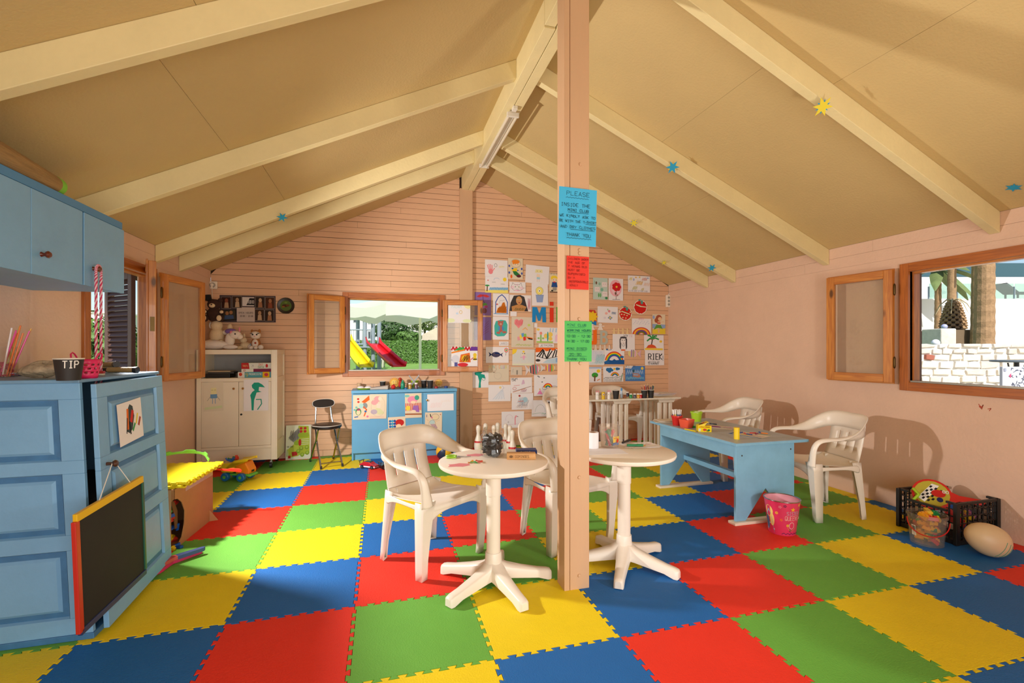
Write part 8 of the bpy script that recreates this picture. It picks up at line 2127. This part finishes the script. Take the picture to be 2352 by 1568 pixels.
# ================================================================== OUTSIDE
random.seed(77)
GRASS = mat('lawn_green', '#7fa648', .9, var=.25, vscale=2)
ZG = 0.42
mb = MB(); mb.box(-40, XL - 0.12, -6, 90, -0.2, 0.0); mb.box(XR + .12, 60, -12, 90, -.2, 0.0); mb.box(XL - .12, XR + .12, YB + .12, 8.0, -.2, 0.0)
tag(mb.build('ground', mat('pale_paving', '#c9bda6', .9, var=.1, vscale=2)), 'pale paved ground around the hut', kind='structure')
mb = MB(); mb.box(-16, 16, 8.0, 44, 0.0, ZG); mb.build('lawn', GRASS).update_tag()
tag(D.objects['lawn'], 'bright green lawn of the playground behind the hut', kind='structure')
def leaves(mb, n, fn, size, spread=.5):
 for _ in range(n):
  p, nr = fn()
  nr = (Vector(nr) + Vector((random.uniform(-spread, spread), random.uniform(-spread, spread), random.uniform(-spread, spread)))).normalized()
  u, v = orth(nr); a = random.random() * 6.283
  u, v = u * math.cos(a) + v * math.sin(a), v * math.cos(a) - u * math.sin(a)
  s_ = size * random.uniform(.6, 1.3); p = Vector(p)
  mb.add([p - u * s_, p + v * s_ * .5, p + u * s_, p - v * s_ * .5], [(0, 1, 2, 3)])
LEAF = [mat('leaf_dark', '#3a5a24', .6, var=.3, vscale=3), mat('leaf_mid', '#55792f', .6, var=.3, vscale=3), mat('leaf_olive', '#6f7f4a', .6, var=.3, vscale=3)]
def leafy(name, label, cat, c, r_, n, size, m_, trunk=None, group=None):
 """crown of leaves over an ellipsoid, with a trunk to the ground"""
 t = thing(name, label, cat, (c[0], c[1], trunk if trunk is not None else c[2] - r_[2]), 0, group)
 o = Vector(t.location)
 def fn():
  while True:
   d_ = Vector((random.gauss(0, 1), random.gauss(0, 1), random.gauss(0, 1))).normalized()
   break
  k = random.uniform(.72, 1.05) * (1 + .18 * math.sin(d_.x * 7 + c[0]) * math.cos(d_.z * 6))
  return Vector(c) - o + Vector((d_.x * r_[0], d_.y * r_[1], d_.z * r_[2])) * k, d_
 mb = MB(); leaves(mb, n, fn, size); tag(mb.build('foliage', m_, t), kind='stuff')
 if trunk is not None:
  b = Vector(c) - o
  mb = MB(); mb.tube([(b.x, b.y, 0), (b.x + .05, b.y, b.z * .5), (b.x, b.y, b.z)], [.14, .10, .06], 8); mb.build('trunk', mat('bark', '#6a5a48', .9, bump=.5, bscale=20), t, smooth=True)
 return t
# ivy hedge
h0, h1 = far(820, 815, 30), far(1030, 815, 30)
hd = thing('ivy_hedge', 'dark green ivy hedge across the playground behind the lawn', 'hedge', ((h0.x + h1.x) / 2, (h0.y + h1.y) / 2, ZG))
ux = (h1 - h0); L_ = ux.length; ux = Vector((ux.x, ux.y, 0)).normalized(); uy = Vector((-ux.y, ux.x, 0))
HH = 1.42
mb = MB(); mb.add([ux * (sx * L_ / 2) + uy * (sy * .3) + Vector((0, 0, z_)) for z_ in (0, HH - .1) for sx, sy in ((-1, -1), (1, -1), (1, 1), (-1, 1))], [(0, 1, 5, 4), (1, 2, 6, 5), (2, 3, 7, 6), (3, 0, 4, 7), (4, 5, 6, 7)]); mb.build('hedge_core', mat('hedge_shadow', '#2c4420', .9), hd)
def hf():
 if random.random() < .8: return ux * random.uniform(-L_ / 2, L_ / 2) - uy * (.33 + .08 * random.random()) + Vector((0, 0, random.uniform(0, HH))), -uy
 return ux * random.uniform(-L_ / 2, L_ / 2) + uy * random.uniform(-.3, .3) + Vector((0, 0, HH - .08 + .12 * random.random())), Vector((0, 0, 1))
mb = MB(); leaves(mb, 5200, hf, .075, .6); tag(mb.build('foliage', LEAF[1], hd), kind='stuff')
def P3(px, py, dpt): p = far(px, py, dpt); return (p.x, p.y, p.z)
leafy('garden_tree', 'round dark glossy tree above the ivy hedge', 'tree', P3(900, 760, 33), (1.25, 1.1, 1.0), 3200, .10, LEAF[0], ZG, 'trees behind the playground')
leafy('garden_tree', 'olive tree right of the parasol pole', 'tree', P3(975, 738, 36), (1.25, 1.0, .8), 2200, .09, LEAF[2], ZG, 'trees behind the playground')
leafy('garden_shrub', 'low bright shrub on top of the ivy hedge', 'shrub', P3(938, 775, 32), (1.0, .7, .45), 1400, .09, LEAF[1], None)
# white buildings
WB = mat('whitewash', '#f0ede6', .8, var=.04, vscale=1); DG = mat('dark_glass', '#3c4248', .2); TANW = mat('tan_stone_render', '#cdbfa6', .8, var=.12, vscale=3)
def building(label, px0, px1, ytop, dpt, depth, wins, base=ZG):
 a, b = far(px0, 800, dpt), far(px1, 800, dpt); zt = far(px0, ytop, dpt).z
 ux = Vector((b.x - a.x, b.y - a.y, 0)); w_ = ux.length; ux.normalize()
 t = thing('white_building', label, 'building', (a.x, a.y, base), math.atan2(ux.y, ux.x), 'white buildings behind the garden')
 mb = MB(); mb.box(0, w_, 0, depth, 0, zt - base); mb.build('walls', WB, t)
 mb = MB(); mb.box(-.06, w_ + .06, -.06, depth + .06, zt - base, zt - base + .18); mb.build('parapet', WB, t)
 for (u0, u1, v0, v1) in wins:
  q0, q1 = far(u0, v0, dpt), far(u1, v1, dpt)
  x0 = (Vector((q0.x, q0.y, 0)) - Vector((a.x, a.y, 0))).dot(ux); x1 = (Vector((q1.x, q1.y, 0)) - Vector((a.x, a.y, 0))).dot(ux)
  mb = MB(); mb.box(x0, x1, -.03, .05, q1.z - base, q0.z - base); f = mb.build('window', mat('window_frame_grey', '#9aa0a2', .5), t)
  mb = MB(); mb.box(x0 + .08, x1 - .08, -.05, -.028, q1.z - base + .08, q0.z - base - .08); mb.build('pane', DG, f)
building('tall white building at the left of the back window view', 770, 885, 702, 46, 8, [(811, 820, 727, 741), (845, 854, 729, 744), (886, 891, 725, 732), (845, 853, 760, 778)])
building('white building behind the round tree', 885, 945, 726, 52, 8, [(888, 894, 730, 740), (910, 916, 735, 745)])
building('white stepped building on the right of the back window view', 940, 1040, 735, 56, 8, [(946, 952, 752, 760), (960, 966, 756, 764)])
# pale parapet of the garden stair
a, b = far(968, 790, 31), far(1030, 790, 31)
mb = MB(); mb.prism([(0, 0), ((b - a).length, 0), ((b - a).length, far(1030, 750, 31).z - ZG), (1.1, far(985, 750, 31).z - ZG), (.05, far(968, 768, 31).z - ZG)], 0, .3, T(a.x, a.y, ZG) @ Rz(math.atan2(b.y - a.y, b.x - a.x)) @ MXZ)
o = one('stair_wall', 'pale rendered wall of the garden stair', 'wall', mb, TANW, smooth=False)
# parasol
pc = far(965, 800, 15.5)
um = thing('garden_parasol', 'large white parasol outside the back window', 'parasol', (pc.x - .28, pc.y + .3, ZG))
UM = mat('white_canvas', '#eeeae4', .8)
_t = UM.node_tree; _b = _t.nodes['Principled BSDF']; _tr = _t.nodes.new('ShaderNodeBsdfTranslucent'); _tr.inputs[0].default_value = lin('#f4f0ea'); _mx = _t.nodes.new('ShaderNodeMixShader'); _mx.inputs[0].default_value = .45
_t.links.new(_b.outputs[0], _mx.inputs[1]); _t.links.new(_tr.outputs[0], _mx.inputs[2]); _t.links.new(_mx.outputs[0], _t.nodes['Material Output'].inputs[0])
zt, zb_ = far(900, 690, 15.5).z - ZG + .25, far(900, 709, 15.5).z - ZG
n = 8
rim = [(2.15 * math.cos(R(22.5 + 45 * k)), 2.15 * math.sin(R(22.5 + 45 * k)), zb_) for k in range(n)]
for k in range(n):
 a_, b_ = Vector(rim[k]), Vector(rim[(k + 1) % n]); top = Vector((0, 0, zt)); rows = []
 for j in range(6):
  f = j / 5; rows.append([top.lerp(a_.lerp(b_, i / 4), f) + Vector((0, 0, -.10 * f * math.sin(math.pi * i / 4) * 1 + .0)) for i in range(5)])
 mb = MB(); mb.grid(rows); mb.build('canopy_panel', UM, um, smooth='all')
 rows = [[p for p in rows[-1]], [p + Vector((0, 0, -.30 + .06 * math.sin(i * 2.1 + k))) for i, p in enumerate(rows[-1])]]
 mb = MB(); mb.grid(rows); mb.build('valance', UM, um)
 mb = MB(); mb.cyl((0, 0, zt - .03), a_ + Vector((0, 0, -.02)), .015, n=6); mb.build('rib', mat('white_enamel', '#e0d8c8'), um)
px_ = pc - Vector(um.location)
mb = MB(); mb.cyl((px_.x, px_.y, 0), (px_.x, px_.y, zb_ + .05), .045, n=12); mb.build('pole', mat('white_enamel'), um, smooth=True)
mb = MB(); mb.cyl((0, 0, zt - .5), (0, 0, zt), .03, n=10); mb.build('hub_tube', mat('white_enamel'), um, smooth=True)
# play tower with slides
GP = mat('grey_tube_paint', '#97a3ad', .4, metal=.2); GRF = col('green_roof', '#3f9f4a', .4)
DT = 20.0
pw = thing('play_tower', 'grey play tower with green roofs on the lawn', 'play tower', far(846, 800, DT).xy.to_3d() + Vector((0, 0, ZG)))
og = Vector(pw.location)
for px, dd in ((838, 0), (857, .3), (871, .0), (822, .6)):
 p = far(px, 800, DT + dd); z1 = far(px, 726, DT + dd).z
 mb = MB(); mb.cyl(Vector((p.x, p.y, ZG)) - og, Vector((p.x, p.y, z1)) - og, .085, n=12); mb.build('post', GP, pw, smooth=True)
for px0, px1, dd in ((808, 853, .15), (796, 812, 1.0)):
 a, b = far(px0, 727, DT + dd), far(px1, 727, DT + dd); c_ = (a + b) / 2 - og; w_ = (b - a).length / 2
 mb = MB(); mb.add([(c_.x - w_, c_.y - .5, c_.z), (c_.x + w_, c_.y - .5, c_.z), (c_.x + w_, c_.y + .7, c_.z), (c_.x - w_, c_.y + .7, c_.z), (c_.x, c_.y, c_.z + .2)], [(3, 2, 1, 0), (0, 1, 4), (1, 2, 4), (2, 3, 4), (3, 0, 4)]); mb.build('roof', GRF, pw)
a, b = far(800, 795, DT) - og, far(873, 795, DT) - og
mb = MB(); mb.box(a.x, b.x, -.1, 1.0, a.z - .06, a.z); mb.build('platform', GP, pw)
a, b = far(800, 757, DT) - og, far(851, 757, DT) - og; zl = (far(800, 790, DT) - og).z
mb = MB(); mb.cyl(a, b, .03, n=8); mb.cyl((a.x, a.y, zl), (b.x, b.y, zl), .03, n=8); mb.build('rail', GP, pw, smooth=True)
for k in range(9):
 p = a.lerp(b, k / 8); mb = MB(); mb.cyl((p.x, p.y, zl), p, .014, n=6); mb.build('baluster', GP, pw)
def slide(label, top, bot, w_, c_):
 t_, b_ = Vector(top), Vector(bot)
 d_ = Vector((b_.x - t_.x, b_.y - t_.y, 0)).normalized(); sd = Vector((-d_.y, d_.x, 0)) * w_ / 2
 t = thing('slide', label, 'slide', (b_.x, b_.y, ZG), 0, 'slides of the play tower')
 og = Vector(t.location)
 path = []
 for i in range(13):
  f = i / 12
  z_ = t_.z + (b_.z - t_.z) * (f if f < .88 else .88 + (f - .88) * .35)
  path.append(Vector((t_.x + (b_.x - t_.x) * f, t_.y + (b_.y - t_.y) * f, z_)) - og)
 S_ = col(c_[0], c_[1], .3)
 mb = MB(); mb.grid([[p - sd for p in path], [p for p in path], [p + sd for p in path]]); mb.build('chute', S_, t, smooth=True, solid=.03)
 for s in (-1, 1):
  up = [p + sd * s + Vector((0, 0, .28 if i == 0 else .17)) for i, p in enumerate(path)]
  mb = MB(); mb.grid([[p + sd * s for p in path], [q + sd * s * .18 for q in up]]); mb.build('side_wall', S_, t, smooth=True, solid=.035)
 return t
tp = far(856, 789, DT - .4); bt = far(917, 846, DT - 2.6)
slide('red plastic slide seen through the back window', (tp.x, tp.y, tp.z), (bt.x, bt.y, max(ZG + .12, bt.z)), .5, ('slide_red', '#e01f2a'))
tp = far(790, 782, DT - .4); bt = far(842, 848, DT - 2.4)
slide('yellow plastic slide at the left of the back window view', (tp.x, tp.y, tp.z), (bt.x, bt.y, max(ZG + .12, bt.z)), .5, ('slide_yellow', '#f0d81e'))
oc = copy_tree(chair0); p = far(882, 820, 23); oc.location = (p.x, p.y, ZG); oc.rotation_euler = (0, 0, R(40)); oc['label'] = 'white plastic armchair outside on the lawn beside the red slide'; oc['group'] = 'white plastic armchairs'
# ---------------------------------------------------------------- view through the right window
vx = Vector((CY_, -SY_, 0)); vy = Vector((SY_, CY_, 0))
def slab(mb, px0, px1, y0, y1, dpt, th, base=None):
 """block facing the hut: pixel corners at a depth, thickness away from us"""
 a, b = far(px0, y1, dpt), far(px1, y0, dpt)
 w_ = (b.x - a.x) * vx.x + (b.y - a.y) * vx.y
 z0 = a.z if base is None else base
 M = frame_matrix((a.x, a.y, 0), vx, vy, (0, 0, 1))
 mb.box(0, w_, 0, th, z0, b.z, M)
STN = [mat('stone_%d' % k, c_, .85, bump=.6, bscale=18, var=.15, vscale=9) for k, c_ in enumerate(('#e2dace', '#dcd2c4', '#e8e2d8', '#d4cabc', '#e4d9c6'))]
BRK = mat('red_brick_stone', '#a4604c', .85, bump=.4, bscale=20)
D1 = 9.2
a = far(2090, 789, D1); b = far(2470, 789, D1)
sw_ = thing('stone_wall', 'low pale stone wall outside the right window', 'wall', (a.x, a.y, 0), math.atan2(-SY_, CY_))
LW = (b - a).length; TW = a.z
mb = MB(); mb.box(0, LW, .03, .4, 0, TW - .02); mb.build('mortar', mat('mortar', '#ebe7de', .9), sw_)
z_ = .02; row = 0
while z_ < TW - .06:
 h_ = min(random.uniform(.10, .155), TW - z_); x = random.uniform(-.2, 0)
 while x < LW:
  w_ = random.uniform(.18, .42); br = random.random() < .05
  if br: w_ = .2
  if x + w_ > 0:
   g = .018; x0, x1, z0, z1 = max(0, x) + g, min(LW, x + w_) - g, z_ + g, z_ + h_ - g * .6
   if x1 - x0 > .05:
    mb = MB(); j = lambda: random.uniform(-.018, .018); y = -random.uniform(0, .03)
    f = [(x0 + j(), z0 + j()), (x1 + j(), z0 + j()), (x1 + j(), z1 + j()), ((x0 + x1) / 2, z1 + .008), (x0 + j(), z1 + j())]
    mb.prism(f, y, .06, MXZ); mb.build('stone', BRK if br else random.choice(STN), sw_, bevel=.012)
  x += w_
 z_ += h_; row += 1
def trunk(label, px, y0, y1, dpt, w_, m_, crown=True, group='palms outside the right window'):
 p = far(px, 800, dpt); zt = far(px, y0, dpt).z
 t = thing('palm_tree', label, 'palm', (p.x, p.y, 0), 0, group)
 pts = []; rs = []
 r_ = w_ / 2 * dpt / FPX
 for i in range(40):
  f = i / 39; pts.append((.08 * math.sin(f * 2), 0, zt * f)); rs.append(r_ * (1.15 - .2 * f) * (1 + .06 * (i % 2)))
 mb = MB(); mb.tube(pts, rs, 14); mb.build('trunk', m_, t, smooth=False)
 if crown:
  for k in range(14):
   a = k * 2.4; el = R(random.uniform(-35, 60)); d_ = Vector((math.cos(a) * math.cos(el), math.sin(a) * math.cos(el), math.sin(el)))
   c_ = [Vector((.08 * math.sin(2), 0, zt)) + d_ * s_ * 1.7 - Vector((0, 0, .75 * s_ * s_)) for s_ in (0, .25, .5, .75, 1)]
   sd = Vector((-math.sin(a), math.cos(a), 0)); wd = (.02, .16, .2, .15, .02)
   mb = MB(); mb.grid([[q + sd * w_2 - Vector((0, 0, w_2 * .5)) for q, w_2 in zip(c_, wd)], c_, [q - sd * w_2 - Vector((0, 0, w_2 * .5)) for q, w_2 in zip(c_, wd)]]); mb.build('frond', LEAF[2], t, smooth='all')
 return t
BARK = mat('palm_bark', '#a5835f', .9, bump=.8, bscale=25, var=.3, vscale=12)
trunk('thick palm trunk close behind the stone wall', 2257, 440, 800, 11.5, 33, BARK)
trunk('slimmer palm trunk touching the thick one', 2242, 430, 800, 12.2, 22, BARK)
trunk('tall slim palm trunk left of the cut palm', 2183, 470, 800, 17, 15, BARK)
trunk('palm with hanging fronds next to the shutter', 2151, 612, 800, 18, 12, BARK)
# cut palm stump, pineapple shaped
p = far(2189, 757, 13);
ps_ = thing('cut_palm', 'short pineapple-shaped cut palm on the raised bed', 'palm', (p.x, p.y, p.z))
H_ = far(2189, 690, 13).z - p.z
mb = MB(); mb.lathe([(.24, -.05), (.26, .1 * H_), (.235, .4 * H_), (.17, .75 * H_), (.08, .97 * H_), (.0, H_)], 18, cap=False); mb.build('core', mat('dark_palm_core', '#3a2a20', .9), ps_, smooth=True)
for r__ in range(11):
 f = .03 + .085 * r__; rad = .25 if f < .1 else .255 - .20 * max(0, (f - .1)) ** 1.4
 for k in range(11):
  a = 2 * math.pi * (k + .5 * (r__ % 2)) / 11
  mb = MB(); mb.prism([(-.05, -.02), (.05, -.02), (.03, .05), (-.03, .05)], 0, .05, T(rad * math.cos(a), rad * math.sin(a), f * H_) @ Rz(a) @ Ry(R(55)) @ Rz(R(90))); mb.build('leaf_base', BARK, ps_)
for k in range(7):
 a = k * .9; c_ = [Vector((0, 0, H_)) + Vector((math.cos(a) * .35 * s_, math.sin(a) * .35 * s_, .28 * s_ - .5 * s_ * s_)) for s_ in (0, .4, .8, 1.2)]
 mb = MB(); mb.tube(c_, [.025, .02, .012, .004], 5); mb.build('dry_frond', mat('dry_frond', '#cbb792', .8), ps_)
# raised bed blocks, terrace walls, glass rail, netting
mb = MB(); slab(mb, 2162, 2197, 754, 800, 10.4, .5, 0.0); one('planter_block', 'square stone block at the foot of the cut palm', 'planter', mb, STN[1], smooth=False, bevel=.02)
mb = MB(); slab(mb, 2190, 2240, 757, 800, 12.4, 1.2, 0.0); one('timber_planter', 'low dark timber planter under the cut palm', 'planter', mb, mat('weathered_timber', '#7a6650', .9, bump=.4, bscale=15), smooth=False)
mb = MB(); slab(mb, 2100, 2600, 686, 800, 19, .5, 0.0); one('terrace_wall', 'lower white terrace wall behind the palms', 'wall', mb, WB, 'white terrace walls', smooth=False)
mb = MB(); slab(mb, 2100, 2600, 636, 700, 24, .5, 0.0); one('terrace_wall', 'upper white terrace wall under the dark netting', 'wall', mb, WB, 'white terrace walls', smooth=False)
gr = far(2140, 686, 19)
gl = thing('glass_balustrade', 'clear glass balustrade along the white terrace', 'balustrade', (gr.x, gr.y, gr.z + .005), math.atan2(-SY_, CY_))
for k in range(5): mb = MB(); mb.box(k * 1.15, k * 1.15 + 1.1, .1, .12, .0, .62); mb.build('pane', thin_glass('green_glass', '#cfe6e0', clear=.9), gl)
for k in range(6): mb = MB(); mb.box(k * 1.15 - .04, k * 1.15 - .01, .08, .14, 0, .5); mb.build('clamp_post', GP, gl)
mb = MB(); slab(mb, 2100, 2600, 604, 640, 27, .05); one('dark_netting', 'dark blue-green netting fence above the terrace', 'netting', mb, mat('netting', '#3f5f68', .9, bump=.3, bscale=40), smooth=False)
p = far(2338, 684, 19.8)
lg = thing('sun_lounger', 'dark sun lounger with raised back on the white terrace', 'sun lounger', (p.x, p.y, p.z), math.atan2(-SY_, CY_))
DK = col('dark_mesh', '#3a3a40', .6)
mb = MB(); mb.prism([(-.55, .62), (-.45, .64), (.05, .26), (.0, .2)], 0, .6, MXZ); mb.build('backrest', DK, lg); mb = MB(); mb.box(0, 1.2, 0, .6, .2, .26); mb.build('seat', DK, lg)
for x in (.05, 1.1):
 for y in (.05, .55): mb = MB(); mb.box(x - .025, x + .025, y - .025, y + .025, 0, .2); mb.build('leg', DK, lg)
# menu stand and round table just outside
p = far(2336, 885, 6.2)
mn = thing('menu_stand', 'grey outdoor sign board with scribbled print below the right window view', 'sign', (p.x, p.y, 0.0), math.atan2(-SY_, CY_))
zt = far(2336, 842, 6.2).z
mb = MB(); mb.box(-.19, .3, 0, .04, zt - .6, zt); mb.build('panel', col('pale_panel', '#c9ccd6', .5), mn, bevel=.004)
for x in (-.12, .22): mb = MB(); mb.cyl((x, .02, 0), (x, .02, zt - .6), .015, n=8); mb.build('leg', GP, mn)
ar = Art(.49, .6); random.seed(9)
for k in range(60): x, y = random.uniform(.22, .95), random.uniform(.45, .95); ar.l([(x, y), (x + random.uniform(-.06, .06), y + random.uniform(-.05, .05)), (x + random.uniform(-.06, .06), y + random.uniform(-.05, .05))], .014, '#54586a')
ar.p([(.16, .80), (.22, .86), (.22, .76)], '#d8507a'); ar.p([(.03, .9), (.09, .9), (.09, .97), (.03, .97)], '#9aa0b0')
ar.mb.v = [Vector((p.x + .055, -p.z, p.y + zt)) for p in ar.mb.v]; ar.mb.build('print', INK, mn)
p = far(2335, 830, 7.4)
tt = thing('garden_table', 'small dark round garden table behind the sign board', 'table', (p.x, p.y, 0.0)); zz = far(2335, 827, 7.4).z
mb = MB(); mb.lathe([(0, zz - .03), (.3, zz - .03), (.31, zz - .015), (.3, zz), (0, zz)], 28, cap=False); mb.build('tabletop', col('slate_top', '#5f6a72', .4), tt, smooth=True)
mb = MB(); mb.cyl((0, 0, 0.02), (0, 0, zz - .03), .03, n=12); mb.build('column', DK, tt, smooth=True); mb = MB(); mb.lathe([(0, 0), (.2, 0), (.18, .03), (0, .05)], 20, cap=False); mb.build('base', DK, tt, smooth=True)
mb = MB(); mb.tube([(-.2, 0, zz - .04), (-.12, 0, zz - .28), (0, 0, zz - .36), (.12, 0, zz - .28), (.2, 0, zz - .04)], .012, 6); mb.build('brace', DK, tt, smooth=True)
for k, (px, py, d_, r_, c_) in enumerate(((2149, 787, 9.9, 8, '#e8e6f0'), (2169, 750, 12, 6, '#b0b4e0'))):
 p = far(px, py, d_); q = r_ * d_ / FPX
 t = thing('garden_globe', ['white globe lamp beside the shutter', 'small lilac globe lamp by the cut palm'][k], 'lamp', (p.x, p.y, 0), 0)
 mb = MB(); mb.ell((0, 0, p.z), q, nu=20, nv=12); mb.build('globe', col('globe_' + c_.lstrip('#'), c_, .4), t, smooth='all'); mb = MB(); mb.cyl((0, 0, 0), (0, 0, p.z - q * .9), .03, n=10); mb.build('stem', GP, t)
# ---------------------------------------------------------------- view through the left window
a = far(226, 719, 30)
t = thing('white_building', 'small white building seen through the left window', 'building', (a.x, a.y, 0.0), math.atan2(-SY_, CY_), 'white buildings behind the garden')
mb = MB(); mb.box(-1.2, .35, 0, 4, 0, a.z); mb.build('walls', WB, t); mb = MB(); mb.box(-1.3, .5, -.1, 4.1, a.z, a.z + .1); mb.build('parapet', WB, t); mb = MB(); mb.box(0.0, .16, -.04, .05, a.z - .75, a.z - .3); f = mb.build('window', mat('window_frame_grey'), t); mb = MB(); mb.box(.02, .14, -.06, -.03, a.z - .72, a.z - .33); mb.build('pane', DG, f)
leafy('garden_shrub', 'dense green shrub outside the left window', 'shrub', P3(232, 812, 6.5), (.55, .5, .50), 2600, .05, LEAF[1], 0.0)
p = far(253, 800, 4.9)
mb = MB(); mb.box(p.x - .02, p.x + .02, p.y - .04, p.y + .04, 0, 2.3); mb.box(p.x - .025, p.x + .025, p.y - .045, p.y + .045, 2.3, 2.36); one('timber_post', 'sunlit tan timber post outside the left window', 'post', mb, mat('tan_timber', '#d3a45c', .7, var=.1), smooth=False, bevel=.004)
